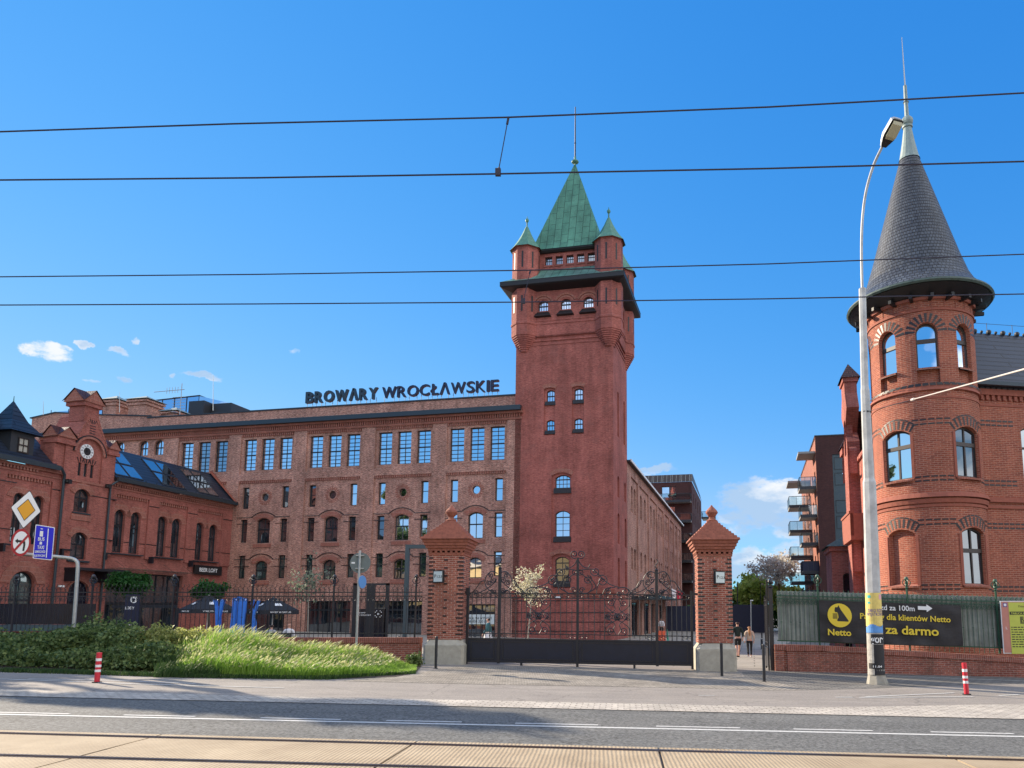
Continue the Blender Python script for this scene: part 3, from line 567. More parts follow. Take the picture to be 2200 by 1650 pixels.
mb=MB(); mb.box(FB,-36.3,-.3,.68,1.22,19.78,19.9); mb.prism(FB,[(-52.2,21.2),(-49.2,21.6),(-44,21.1),(-36.1,20.5),(-36.1,20.6),(-44,21.2),(-49.2,21.72),(-52.2,21.3)],2.9,3.3)
mb.box(FW,6.3,56.2,-.35,.3,15.0,15.14); mb.build('coping',MT['dark_metal'],brew)
mb=MB(); mb.box(FW,6.3,56.2,-.42,-.3,15.0,15.2); mb.build('eave_flashing',MT['white'],brew)
def chimney(F,a,t,z0,z1,w,par):
    mb=MB(); mb.box(F,a-w,a+w,t,t+2*w,z0,z1-.45); mb.box(F,a-w-.12,a+w+.12,t-.12,t+2*w+.12,z1-.45,z1-.25); mb.box(F,a-w-.02,a+w+.02,t-.02,t+2*w+.02,z1-.25,z1-.12); mb.box(F,a-w-.18,a+w+.18,t-.18,t+2*w+.18,z1-.12,z1+.06)
    c=mb.build('chimney',MT['brick_brewery'],par); mb=MB(); q=w+.3
    mb.box(F,a-w+.1,a+w-.1,t+.1,t+2*w-.1,z1+.06,z1+.16)
    P=[F.p(a-q,t+w-q,z1+.16),F.p(a+q,t+w-q,z1+.16),F.p(a+q,t+w+q,z1+.16),F.p(a-q,t+w+q,z1+.16)]; A=F.p(a,t+w,z1+.75)
    for i in range(4): mb.poly([P[i],P[(i+1)%4],A])
    mb.poly(P[::-1]); mb.build('cap',MT['copper_pale'],c)
chimney(FB,-39.8,3.1,18.5,22.35,1.0,brew); chimney(FB,-36.3,3.3,18.5,21.0,.8,brew); chimney(FB,-43.3,3.4,18.5,22.6,.75,brew); chimney(FB,-41.6,5.5,18.5,21.4,.6,brew)
mb=MB(); mb.poly([FB.p(-50,9,20.6),FB.p(-38.1,9,20.6),FB.p(-38.1,9,24.45),FB.p(-44.2,9,24.3),FB.p(-50,9,24.0)]); mb.quad(FB.p(-38.1,9,20.6),FB.p(-36.3,13,20.6),FB.p(-36.3,13,24.45),FB.p(-38.1,9,24.45)); mb.quad(FB.p(-57,10,22.6),FB.p(-50,9.2,22.6),FB.p(-50,9.2,24.0),FB.p(-57,10,24.1))
pn=mb.build('glass_penthouse',MT['glass_pent'],brew)
mb=MB()
for a in [-50+1.49*i for i in range(9)]: mb.box(FB,a-.02,a+.02,8.94,8.99,20.6,24.0+.45*(a+50)/12)
for a in (-57,-54.7,-52.3): mb.box(FB,a-.025,a+.025,9.2,9.25,22.6,24.05)
mb.prism(FB,[(-50.1,24.0),(-38,24.45),(-38,24.53),(-50.1,24.08)],8.9,13); mb.build('penthouse_frame',MT['dark_metal'],brew)
for q_ in ((-38.4,-36.6,8.0,10,21.2,23.6),(-36.5,-34.2,9.0,13,21.2,23.5),(-35,-32.6,4,6,19.5,20.7)): mb=MB(); mb.box(FB,*q_); mb.build('plant_housing',MT['dark_metal'],brew)
# rooftop antennas, rods
an=thing('tv_antenna','grey television aerial with satellite dish on the brewery roof edge','antenna',FB.p(-33.8,1.6,19.8))
mb=MB(); ax=-33.6
mb.tube([FB.p(ax,1.6,19.8),FB.p(ax,1.6,23.2)],.035); mb.tube([FB.p(ax-3.0,1.6,22.55),FB.p(ax+.3,1.6,22.6)],.03)
for i in range(5): mb.tube([FB.p(ax-1.6+.3*i,1.6,22.3),FB.p(ax-1.6+.3*i,1.6,22.9)],.02)
for i in range(5): mb.tube([FB.p(ax-.9,1.6,21.9-.28*i),FB.p(ax+.5,1.6,21.9-.28*i)],.02)
mb.build('mast',MT['galv'],an)
mb=MB(); mb.lathe([(0,.12),(.25,.08),(.42,0)],FB.p(ax-.35,1.3,20.3),14); mb.build('dish',MT['galv'],an)
for i,(x,y0,y1,dp) in enumerate(((458,805,882,61),(257,842,886,66),(93,861,892,66))):
    a=D(x,y1,dp); b=D(x,y0,dp); mb=MB(); mb.tube([a,b],.03,5,r1=.012)
    tag(mb.build('lightning_rod',MT['galv'],None,a),['thin lightning rod beside the television aerial on the brewery roof','thin lightning rod between the brewery chimneys','thin lightning rod above the far left brewery parapet'][i],'lightning rod','lightning rods on the brewery roof')
# rooftop letters
sg=thing('rooftop_letter_sign','large dark rooftop letters spelling the brewery name along the parapet','sign',FB.p(-10,.95,19.9))
def letters(txt,x0,x1,zb,zh,off):
    # proportional layout of the letters between x0 and x1
    wd={'B':.66,'R':.68,'O':.86,'W':1.08,'Λ':.74,'Y':.74,'C':.74,'Ł':.60,'S':.60,'K':.70,'I':.20,'E':.58}
    gap=.10; tot=sum(wd[c] for c in txt)+gap*(len(txt)-1); k=(x1-x0)/tot; a=x0
    for c in txt:
        w=wd[c]*k; mb=MB(); mb.text(FB,c,a,zb,zh,t=.95,ext=.22,off=off,width=w)
        l=mb.build('letter',MT['gutter' if off>.03 else 'navy_letters'],sg)
        p=MB()
        for q in ((.15,.85) if w>.4 else (.5,)): p.tube([FB.p(a+w*q,.97,19.88),FB.p(a+w*q,.97,zb+.12)],.022,5)
        p.build('support_rod',MT['dark_metal'],l); a+=w+gap*k
mat('navy_letters',(.012,.018,.05),.5); mat('slate_letters',(.02,.04,.06),.5)
MT['gutter_l']=MT['slate_letters']
def lx(px,y=855): return PL(px,y,FB,.95)[0]
a0,a1,b0_,b1_=lx(658,860),lx(812,850),lx(822,850),lx(1072,830)
z0=PL(660,866,FB,.95)[1]; zh=PL(660,842.5,FB,.95)[1]-z0
MT['gutter'],tmp=MT['slate_letters'],MT['gutter']
letters('BROWΛRY',a0,a1,z0,zh,.032); letters('WROCŁΛWSKIE',b0_,b1_,z0,zh,.012)
MT['gutter']=tmp
# ---------------------------------------------------------------- square tower
tw=thing('brick_tower','tall square red brick tower with green copper pyramid roof and four corner turrets','tower',FB.p(3.7,3,gz(-3)))
SA,SB,TD=-.42,7.7,6.5
H=[];niche=[(2.0,2.95,16.08,20.02,.12,[(2.2,2.86,16.47,17.36,.14),(2.2,2.86,18.87,19.84,.14)]),(4.33,5.32,16.05,20.0,.12,[(4.51,5.2,16.47,17.37,.14),(4.51,5.2,18.87,19.84,.14)]),
 (2.72,4.33,7.4,13.0,.25,[(3.0,4.18,7.87,9.95,.25),(2.98,4.2,11.75,12.81,.25)]),(2.76,4.28,3.85,6.55,.25,[(3.02,4.14,4.36,6.3,.25)])]
mb=MB()
mb.wall(FB,[(SA,-1.5),(SB,-1.5),(SB,24.4),(SA,24.4)],[arch(*n[:5]) for n in niche],t=0,reveal=.12)
for n in niche: mb.wall(FB,arch(*n[:5]),[arch(*w) for w in n[5]],t=.12,reveal=.2)
sn=[(1.8,3.1,16.2,20.0,.4),(4.75,5.5,16.2,20.05,.35),(1.78,3.0,11.2,12.95,.5),(5.0,6.2,11.3,12.97,.5),(1.8,3.05,7.45,9.9,.15),(5.15,6.25,7.42,9.9,.15),(1.85,3.05,3.9,6.34,.5),(5.2,6.3,3.85,6.34,.5)]
sn=[(a,a+ (.75 if k<2 else .85),z0,z1,min(r,.3)) for k,(a,b,z0,z1,r) in enumerate(sn)]
mb.wall(FW,[(0,-1.5),(TD,-1.5),(TD,24.4),(0,24.4)],[arch(*s) for s in sn],t=0,reveal=.3)
for s in sn: mb.poly([FW.p(a,.3,z) for a,z in arch(*s)])
FL=Fr(FB.p(SA,TD,0).xy,-E2); mb.wall(FL,[(0,-1.5),(TD,-1.5),(TD,24.4),(0,24.4)],[],t=0)
FK=Fr(FB.p(SB,TD,0).xy,-E1); mb.wall(FK,[(0,-1.5),(8,-1.5),(8,24.4),(0,24.4)],[],t=0)
for z,p in ((23.62,.05),(23.95,.09),(24.3,.13)): mb.box(FB,SA-p,SB+p,-p,TD+p,z,z+(.12))
u=.13; 
wt=[(1.47,2.3,26.5,27.42,.28),(3.38,4.22,26.5,27.42,.28),(5.27,6.11,26.5,27.42,.28)]
mb.wall(FB,[(SA-u,24.3),(SB+u,24.3),(SB+u,29.0),(SA-u,29.0)],[arch(*w) for w in wt],t=-u,reveal=.35)
FW2=Fr(FB.p(SB+u,-u,0).xy,E2); st=[(2.2,2.9,26.2,27.8,.3),(4.0,4.7,26.2,27.8,.3)]
mb.wall(FW2,[(0,24.3),(TD+2*u,24.3),(TD+2*u,29.0),(0,29.0)],[arch(*s) for s in st],t=0,reveal=.3)
for s in st: mb.poly([FW2.p(a,.3,z) for a,z in arch(*s)])
FL2=Fr(FB.p(SA-u,TD+u,0).xy,-E2); mb.wall(FL2,[(0,24.3),(TD+2*u,24.3),(TD+2*u,29.0),(0,29.0)],[],t=0)
FK2=Fr(FB.p(SB+u,TD+u,0).xy,-E1); mb.wall(FK2,[(0,24.3),(8+2*u,24.3),(8+2*u,29.0),(0,29.0)],[],t=0)
# attic storey with small square windows
at=[(1.75+.92*i,2.37+.92*i,30.85,31.62) for i in range(5)]
mb.wall(FB,[(.9,29.0),(6.5,29.0),(6.5,32.3),(.9,32.3)],[arch(*a) for a in at],t=.75,reveal=.25)
mb.box(FB,.9,6.5,1.0,1.1,29,30.8); mb.box(FB,.9,1.2,1.0,5.6,29,32.3); mb.box(FB,6.2,6.5,1.0,5.6,29,32.3); mb.box(FB,.9,6.5,5.4,5.7,29,32.3)
for w in at: mb.box(FB,w[0]-.05,w[1]+.05,.68,.76,30.72,30.85)
for z in (25.62,25.35): mb.box(FB,SA-u-.05,SB+u+.05,-u-.05,TD+u+.05,z,z+.08)
twall=mb
def octo(c,r,z,off=math.pi/8): 
    rot=-ALPHA+off; return [(c.x+r*math.cos(rot+math.pi/4*i),c.y+r*math.sin(rot+math.pi/4*i),z) for i in range(8)]
def loft(mb,rings,capt=True,capb=False):
    for A,B in zip(rings[:-1],rings[1:]):
        n=len(A)
        for i in range(n): j=(i+1)%n; mb.quad(A[i],A[j],B[j],B[i])
    if capt: mb.poly(rings[-1])
    if capb: mb.poly(rings[0][::-1])
tc_=[(.26,.34),(7.3,.34),(7.3,TD-.34),(.26,TD-.34)]
for a,t in tc_:
    c=FB.p(a,t,0); mb=MB()
    prof=[(.45,23.15)]+[q for i in range(8) for q in ((.50+.075*i,23.2+.15*i),(.50+.075*i,23.34+.15*i))]+[(1.08,24.41),(1.08,25.3),(1.13,25.34),(1.13,25.5),(1.08,25.56),(1.09,26.0),(1.09,32.05),(1.16,32.08),(1.16,32.2)]
    loft(mb,[octo(c,r*1.08,z) for r,z in prof],capb=True); tmb=mb
    mb=MB()
    for k in range(8):
        th=-ALPHA+math.pi/4*k; d=Vector((math.cos(th),math.sin(th))); F=Fr(Vector((c.x,c.y))+d*(1.09*1.08*math.cos(math.pi/8)+.012),Vector((-d.y,d.x)))
        for z0_,z1_ in ((26.4,27.75),(30.2,31.6)): mb.box(F,-.07,.07,-.004,.03,z0_,z1_)
    tmb.extend(mb,1); tu=tmb.build('turret',[MT['brick_tower'],MT['black']],tw)
    mb=MB(); loft(mb,[octo(c,1.42,32.02),octo(c,1.34,32.12),octo(c,1.04,32.5),octo(c,.72,33.0),octo(c,.4,33.6),octo(c,.12,34.25)]); mb.tube([Vector((c.x,c.y,34.2)),Vector((c.x,c.y,34.7))],.06); mb.ball((c.x,c.y,34.85),.15,8,1.3); mb.tube([Vector((c.x,c.y,34.9)),Vector((c.x,c.y,35.2))],.03)
    mb.build('turret_roof',MT['copper_plain'],tu)
ov=1.0
def ring(a0,a1,t0,t1,z): return [FB.p(a0,t0,z),FB.p(a1,t0,z),FB.p(a1,t1,z),FB.p(a0,t1,z)]
mb=MB(); loft(mb,[ring(SA-u,SB+u,-u,TD+u,28.2),ring(SA-ov,SB+ov,-ov,TD+ov,28.42),ring(SA-ov-.12,SB+ov+.12,-ov-.12,TD+ov+.12,28.5),ring(SA-ov-.12,SB+ov+.12,-ov-.12,TD+ov+.12,28.86)],capt=True)
loft(mb,[ring(.7,6.7,.55,TD-.55,31.9),ring(.55,6.85,.4,TD-.4,32.05),ring(.55,6.85,.4,TD-.4,32.2)],capt=True,capb=True)
mb.build('eaves',MT['black_eave'],tw)
mb=MB(); q=ov+.14; loft(mb,[ring(SA-q,SB+q,-q,TD+q,28.87),ring(SA-.55,SB+.55,-.55,TD+.55,29.25),ring(.9,6.5,.72,TD-.72,30.45)],capt=False); mb.build('skirt_roof',MT['copper_old'],tw)
mb=MB(); c0=(3.7,3.25); hw,ht=3.2,2.9
loft(mb,[ring(c0[0]-hw,c0[0]+hw,c0[1]-ht,c0[1]+ht,32.15),ring(c0[0]-hw*.9,c0[0]+hw*.9,c0[1]-ht*.9,c0[1]+ht*.9,32.75),ring(c0[0]-.07,c0[0]+.07,c0[1]-.07,c0[1]+.07,41.3)])
rf=mb.build('pyramid_roof',MT['copper'],tw)
mb=MB(); C=FB.p(c0[0],c0[1],0); mb.ball((C.x,C.y,41.6),.34,8,.5); mb.tube([(C.x,C.y,41.2),(C.x,C.y,42.1)],.1); mb.build('finial',MT['copper_plain'],rf)
mb=MB(); mb.tube([(C.x,C.y,42.0),(C.x,C.y,44.4),(C.x,C.y,46.9)],[.07,.06,.045],6); mb.lathe([(.0,-.1),(.1,0),(0,.1)],(C.x,C.y,43.4),8); mb.build('spire_rod',MT['dark_metal'],rf)
for n in niche:
    for w in n[5]:
        tall=w[3]-w[2]>1.5
        window(FB,*w[:5],t=.26,cols=3 if w[1]-w[0]<.8 else (2 if tall else 4),rows=(-.5,) if w[1]-w[0]<.8 else ((.25,.5,-.75) if tall else (.33,-.66)),par=tw,fw=.06,mw=.035,gm=MT['glass' if w[2]>5 else 'glass_dark'])
for w in wt: window(FB,*w,t=.1,cols=4,rows=(-.52,.0),par=tw,fw=.06,mw=.04,gm=MT['glass'])
for w in at: window(FB,w[0],w[1],w[2],w[3],0,t=.95,cols=4,rows=(.6,),par=tw,fw=.05,mw=.04,gm=MT['glass_mid'])
mb=MB()
for w in wt: 
    for k,(e,h_) in enumerate(((.12,.16),(.34,.16))): archband(mb,FB,w[0]-e,w[1]+e,w[3]-w[4]+e*.3,w[4]+e*.6,h_,-u-.05-.05*k,-u)
for n in niche: archband(mb,FB,n[0],n[1],n[3]-n[4],n[4],.34,-.03,.0)
twall.extend(mb,1)
for w in wt:
    mb=MB(); P0=[FB.p(w[0],-u+.05,w[2]),FB.p(w[1],-u+.05,w[2]),FB.p(w[1]+.3,-u-.28,w[2]-.5),FB.p(w[0]-.3,-u-.28,w[2]-.5)]; mb.poly(P0); mb.poly([P0[3],P0[2],FB.p(w[1]+.3,-u,w[2]-.55),FB.p(w[0]-.3,-u,w[2]-.55)]); mb.poly([P0[0],P0[3],FB.p(w[0]-.3,-u,w[2]-.55),FB.p(w[0],-u,w[2])]); mb.poly([P0[2],P0[1],FB.p(w[1],-u,w[2]),FB.p(w[1]+.3,-u,w[2]-.55)]); mb.build('sill',MT['brick_black'],tw)
for n in niche:
    for w in n[5]:
        mb=MB(); big=w[1]-w[0]>1; zb=w[2]-(.42 if big else .3); mb.prism(Fr(FB.p(0,0,0).xy,E1),[(w[0]-.1,w[2]),(w[1]+.1,w[2]),(w[1]+.12,zb),(w[0]-.12,zb)],-.02,.13); mb.build('sill',MT['brick_black'],tw)
mb=MB(); mb.box(FB,SA-.08,SB+.08,-.09,TD+.1,3.45,3.72); mb.box(FB,SA-.05,SB+.05,-.06,TD+.05,3.2,3.34)
mb.build('plinth_band',MT['terracotta'],tw)
mb=MB()
for z in (2.85,1.93,1.21,.5): mb.box(FB,SA-.01,SB+.01,-.025,.0,z,z+.06)
twall.extend(mb,2); twall.build('wall',[MT['brick_tower'],MT['brick_arch'],MT['brick_black']],tw)
mb=MB(); mb.quad(FB.p(.92,.6,29.0),FB.p(1.05,.6,29.0),FB.p(1.05,.6,32.1),FB.p(.92,.6,32.1)); mb.tube([FB.p(1.0,.68,30.2),FB.p(1.0,.68,32.1)],.07,6); mb.build('downpipe',MT['dark_metal'],tw)
# ---------------------------------------------------------------- clock building
OC=FB.p(-26.03,0,0).xy; FC=Fr(OC,E2)
ck=thing('clock_gable_building','red brick building with clock gable, skylights in its dark roof and arched windows','building',FC.p(-12,0,gz(-30)))
S0=-24
cw=[(-11.85,-10.95),(-10.45,-9.55),(-8.0,-7.05),(-6.55,-5.6),(-4.1,-3.15),(-2.5,-1.6)]
cw=[(a,b,6.22,9.28,.42) for a,b in cw]+[(-19.2,-18.52,6.22,9.3,.3),(-17.95,-17.25,6.22,9.3,.3),(-21.6,-20.9,6.22,9.3,.3)]
mb=MB(); pt=.12
mb.wall(FC,[(-12.4,-1.5),(-.02,-1.5),(-.02,11.1),(-12.4,11.1)],[arch(*w) for w in cw[:6]]+[arch(-12.0,-5.05,-1,4.83)],t=pt,reveal=.3)
mb.wall(FC,[(S0,-1.5),(-16.3,-1.5),(-16.3,11.0),(S0,11.0)],[arch(*w) for w in cw[6:]]+[arch(-18.9,-17.28,1.0,4.5,.75)],t=pt,reveal=.3)
for a,b in ((-12.4,-12.03),(-9.02,-8.06),(-5.15,-4.1),(-1.15,-.02)): mb.box(FC,a,b,0,pt+.01,5.9,10.5)
for a,b in ((S0,-19.9),(-16.86,-16.3)): mb.box(FC,a,b,0,pt+.01,5.9,10.5)
mb.box(FC,-12.4,-.02,.003,pt+.01,10.35,11.1); mb.box(FC,S0,-16.3,.003,pt+.01,10.35,11.0)
# gable bay
B0,B1,bt=-16.3,-12.4,-.12
bh=[arch(-15.35,-14.2,8.66,10.22,.38),arch(-15.3,-14.1,5.5,7.3,.38),arch(-15.2,-13.62,-1,4.07,.79),arch(-15.55,-13.47,10.78,13.72,1.04,18)]
gout=[(B0,-1.5),(B1,-1.5),(B1,13.35),(-13.05,13.35),(-13.45,14.1),(-13.8,14.75),(-14.1,15.45),(-14.3,15.6),(-14.6,15.6),(-14.85,15.3),(-15.2,14.4),(-15.6,13.35),(B0,13.35)]
mb.wall(FC,gout,bh,t=bt,reveal=.2)
nt_=[(-15.17,-14.94,11.1,12.0),(-14.72,-14.48,11.1,12.0),(-14.23,-13.99,11.1,12.0)]
mb.wall(FC,arch(-15.55,-13.47,10.78,13.72,1.04,18),[arch(*q) for q in nt_],t=bt+.12,reveal=.15)
for w in bh[:2]: pass
for a,b in ((B0,B0+.01),(B1-.01,B1)): mb.box(FC,a,b,bt,pt+.02,-1.5,13.3)
# sloping gable flanks and body behind
G_=gout[2:]
for i in range(len(G_)-1):
    p,q=G_[i],G_[i+1]; mb.quad(FC.p(p[0],bt,p[1]),FC.p(q[0],bt,q[1]),FC.p(q[0],2.2,q[1]),FC.p(p[0],2.2,p[1]))
mb.box(FC,B0,B0+.3,.15,3.0,10.5,13.3); mb.box(FC,B1-.3,B1,.15,3.0,10.5,13.3)
mb.box(FC,-17.0,B0,-.02,1.1,11.0,13.1); mb.box(FC,B1,B1+.05,-.02,1.0,10.9,13.3)
# corbels of the side pinnacles
for a,b in ((-17.05,-15.65),(-13.15,-12.2)): mb.box(FC,a,b,-.25,.9,12.95,13.2); mb.box(FC,a+.06,b-.06,-.2,.85,13.2,13.4)
# chimney on the apex
mb.box(FC,-15.05,-13.95,.0,1.3,14.9,16.2); mb.box(FC,-15.2,-13.8,-.12,1.45,15.95,16.25)
mb.box(FC,S0,S0+.2,.15,9,-1.5,11.2)
cwall=mb
mb=MB()
def littleroof(a,b,t0,t1,z,h):    # crossed little gable roof
    c=(a+b)/2;tm=(t0+t1)/2
    A=[FC.p(a,t0,z),FC.p(b,t0,z),FC.p(b,t1,z),FC.p(a,t1,z)]; r0,r1_=FC.p(c,t0,z+h),FC.p(c,t1,z+h); q0,q1=FC.p(a,tm,z+h),FC.p(b,tm,z+h); m_=FC.p(c,tm,z+h)
    for p,q,r,s_ in ((A[0],r0,m_,q0),(A[1],q1,m_,r0),(A[2],r1_,m_,q1),(A[3],q0,m_,r1_)): mb.poly([p,q,r]); mb.poly([p,r,s_])
for q_ in ((-17.15,-15.55,-.35,1.0,13.4,.72),(-13.25,-12.1,-.35,1.0,13.4,.66),(-15.4,-13.6,-.25,1.6,16.25,.9)):
    mb=MB(); littleroof(*q_); mb.build('gable_tiles',MT['brown_tile'],ck)
mb=MB()
for a,b,t0_,t1_,z,h in ((-17.15,-15.55,-.35,1.0,13.4,.72),(-13.25,-12.1,-.35,1.0,13.4,.66),(-15.4,-13.6,-.25,1.6,16.25,.9)):
    c=(a+b)/2; tm=(t0_+t1_)/2; k_=.93
    mb.prism(FC,[(a+.07,z-.02),(b-.07,z-.02),(c,z+h*k_)],t0_+.07,t1_-.07)
    for s_ in (a+.07,b-.07): mb.poly([FC.p(s_,t0_+.07,z),FC.p(s_,t1_-.07,z),FC.p(s_,tm,z+h*k_)])
# corbel friezes
for i in range(58): a=-12.3+.21*i; mb.box(FC,a,a+.1,-.12,0,10.86,11.02)
for i in range(29): a=S0+.21*i; mb.box(FC,a,a+.1,-.12,0,10.76,10.92)
mb.box(FC,-12.4,-.02,-.14,.0,11.02,11.2); mb.box(FC,S0,-16.3,-.14,.0,10.92,11.1); mb.box(FC,-12.4,-.02,-.05,0,10.7,10.8); mb.box(FC,S0,-16.3,-.05,0,10.6,10.7)
for a,b in ((-12.0,-9.05),(-8.03,-5.17),(-4.08,-1.18),(-19.9,-16.86)):
    n=int((b-a)/.2)
    for i in range(n): q=a+(b-a)*i/n; mb.box(FC,q,q+.1,.02,pt,10.15,10.35)
for w in cw[:8]: archband(mb,FC,w[0]-.05,w[1]+.05,w[3]-w[4],w[4]+.03,.42,pt-.05,pt)
archband(mb,FC,-15.35,-14.2,9.84,.38,.4,bt-.05,bt); archband(mb,FC,-15.3,-14.1,6.92,.38,.4,bt-.05,bt); archband(mb,FC,-18.95,-17.23,3.75,.8,.6,pt-.06,pt,16); archband(mb,FC,-15.2,-13.62,3.28,.8,.12,bt-.05,bt,14)
archband(mb,FC,-15.55,-13.47,12.68,1.04,.16,bt-.08,bt,18); mb.box(FC,-15.75,-13.27,bt-.06,bt,10.62,10.78)
mb.box(FC,-15.5,-14.0,bt-.06,bt,8.1,8.5)
for sd in (-1,1):
    for i in range(9): z=13.5+.2*i; a=-14.45+sd*(1.22-.125*i); mb.box(FC,a-.05,a+.05,bt-.05,bt,z,z+.1)
cwall.extend(mb,1)
mb=MB()
for z in (9.85,6.97):
    for a,b in ((S0,-19.2),(-16.86,-15.45),(-14.1,-12.03),(-9.02,-8.06),(-5.15,-4.1),(-1.15,-.02)):
        if z<8 and a==-16.86: b=-15.4
        mb.box(FC,a,b,(bt if -16.4<a<-12.4 else 0)-.015,.0,z,z+.06)
    if z<8:
        for a,b in ((-12.0,-11.85),(-10.95,-10.45),(-9.55,-9.0),(-8.05,-8.0),(-7.05,-6.55),(-5.6,-5.2),(-3.15,-2.5),(-1.6,-1.2)): mb.box(FC,a,b,pt-.015,pt+.002,z,z+.06)
archband(mb,FC,-15.72,-13.30,12.68,1.21,.07,bt-.1,bt,18)
for a,b,_,z in nt_:
    for dx,dz in ((-.13,.32),(0,.38),(.13,.32)):
        c=(a+b)/2+dx; mb.prism(FC,[(c-.02,z+.04),(c+.02,z+.04),(c+dx*.9+.03,z+dz),(c+dx*.9-.03,z+dz)],bt+.09,bt+.12)
for i in range(4):
    for sd in (-1,1): mb.box(FC,-14.45+sd*.12-.1,-14.45+sd*.12+.1,bt-.015,bt,14.1+.17*i,14.16+.17*i)
for dx in (-.17,-.06,.06,.17): mb.prism(FC,[(-14.45+dx*.6-.02,14.8),(-14.45+dx*.6+.02,14.8),(-14.45+dx*1.5+.03,15.06),(-14.45+dx*1.5-.03,15.06)],bt-.015,bt)
cwall.extend(mb,2); cwall.build('wall',[MT['brick_clock'],MT['brick_arch'],MT['brick_black']],ck)
for w in cw: window(FC,*w,t=pt+.2,cols=2,rows=(-.62,),par=ck,fw=.07,mw=.045,gm=MT['glass_dark'])
window(FC,-15.35,-14.2,8.66,10.22,.38,t=bt+.16,cols=2,rows=(-.62,),par=ck,gm=MT['glass_dark']); window(FC,-15.3,-14.1,5.5,7.3,.38,t=bt+.16,cols=2,rows=(-.55,),par=ck,gm=MT['glass_dark'])
window(FC,-18.9,-17.28,1.0,4.5,.75,t=pt+.25,cols=2,rows=(-.5,),par=ck,gm=MT['glass_green'],fw=.1)
for q in nt_: window(FC,*q,0,t=bt+.2,cols=1,par=ck,fw=.03,gm=MT['glass_dark'],name='slit_window')
mb=MB(); mb.poly([FC.p(a,bt+.19,z) for a,z in arch(-15.2,-13.62,-1,4.07,.79)]); mb.build('doorway',MT['shop_dark'],ck)
window(FC,-12.0,-5.05,-1,4.83,0,t=pt+.28,cols=6,rows=(-.62,),par=ck,gm=MT['glass_dark'],fw=.1,mw=.08,name='shop_front')
for a,b,t0_,t1_,z0_,z1_ in ((-12.0,-9.3,-.12,pt+.02,6.08,6.16),(-8.1,-5.4,-.12,pt+.02,6.08,6.16),(-4.3,-1.4,-.12,pt+.02,6.08,6.16),(-15.5,-13.9,bt-.15,bt,5.3,5.42),(-15.45,-14.1,bt-.1,bt,8.52,8.62)):
    mb=MB(); mb.box(FC,a,b,t0_,t1_,z0_,z1_); mb.build('sill',MT['gutter'],ck)
# clock
mb=MB(); fc=bt+.12; mb.prism(FC,circ(-14.66,12.83,.5,28),fc-.07,fc); cl=mb.build('clock',MT['white'],ck)
mb=MB(); mb.prism(FC,circ(-14.66,12.83,.27,24),fc-.08,fc-.07)
for k in range(12):
    th=math.pi/6*k; c,s_=math.cos(th),math.sin(th)
    for w_ in ((-.03,.03) if k%3 else (-.045,0,.045)):
        mb.prism(FC,[(-14.66+c*.32-s_*(w_-.009),12.83+s_*.32+c*(w_-.009)),(-14.66+c*.45-s_*(w_-.009),12.83+s_*.45+c*(w_-.009)),(-14.66+c*.45-s_*(w_+.009),12.83+s_*.45+c*(w_+.009)),(-14.66+c*.32-s_*(w_+.009),12.83+s_*.32+c*(w_+.009))],fc-.078,fc-.07)
mb.build('dial_marks',MT['black'],cl)
mb=MB()
for th,l,w_ in ((math.pi/2+.42,.36,.03),(math.pi/2+.5,.24,.045)): c,s_=math.cos(th),math.sin(th); mb.prism(FC,[(-14.66-s_*w_,12.83+c*w_),(-14.66+s_*w_,12.83-c*w_),(-14.66+c*l,12.83+s_*l)],fc-.1,fc-.09)
mb.build('hands',MT['black'],cl)
# roofs
mb=MB(); mb.quad(FC.p(-12.4,-.4,11.35),FC.p(-.02,-.4,11.35),FC.p(-.02,2.35,14.1),FC.p(-12.4,2.35,14.1)); mb.quad(FC.p(-12.4,2.35,14.1),FC.p(-.02,2.35,14.1),FC.p(-.02,8,11.0),FC.p(-12.4,8,11.0))
PK_=FC.p(-21.3,3.2,15.7); mb.poly([FC.p(S0,-.35,11.25),PK_,FC.p(S0,8,12)]); rl=[FC.p(S0,-.35,11.25),FC.p(-16.75,-.35,11.25),FC.p(-16.75,2.0,13.45),PK_]
mb.poly(rl); mb.poly([FC.p(-16.75,2.0,13.45),FC.p(-16.75,8,12),PK_]); mb.poly([PK_,FC.p(-16.75,8,12),FC.p(S0,8,12)])
roof=mb.build('roof',MT['roof_tiles'],ck)
def rp(a,k,up=.03): return FC.p(a,-.4+2.75*k-up*.7,11.35+2.75*k+up*.7)
for g0,w_ in ((-12.0,1.05),(-7.95,1.05),(-4.15,.98)):
    for i in range(2):
        for j in range(2):
            a=g0+i*(w_+.22); k0=.14+.40*j; sh=.28*j*0
            if g0==-12.0: a-=.2
            mb=MB(); P=[rp(a,k0,.06),rp(a+w_,k0,.06),rp(a+w_,k0+.33,.06),rp(a,k0+.33,.06)]; mb.poly(P)
            Q=[rp(a-.07,k0-.025,0),rp(a+w_+.07,k0-.025,0),rp(a+w_+.07,k0+.355,0),rp(a-.07,k0+.355,0)]
            f=MB(); R_=[rp(a-.07,k0-.025,.05),rp(a+w_+.07,k0-.025,.05),rp(a+w_+.07,k0+.355,.05),rp(a-.07,k0+.355,.05)]; f.poly(R_)
            for q in range(4): f.quad(Q[q],Q[(q+1)%4],R_[(q+1)%4],R_[q])
            fo=f.build('skylight',MT['dark_metal'],roof); mb.build('pane',MT['glass_mid'],fo)
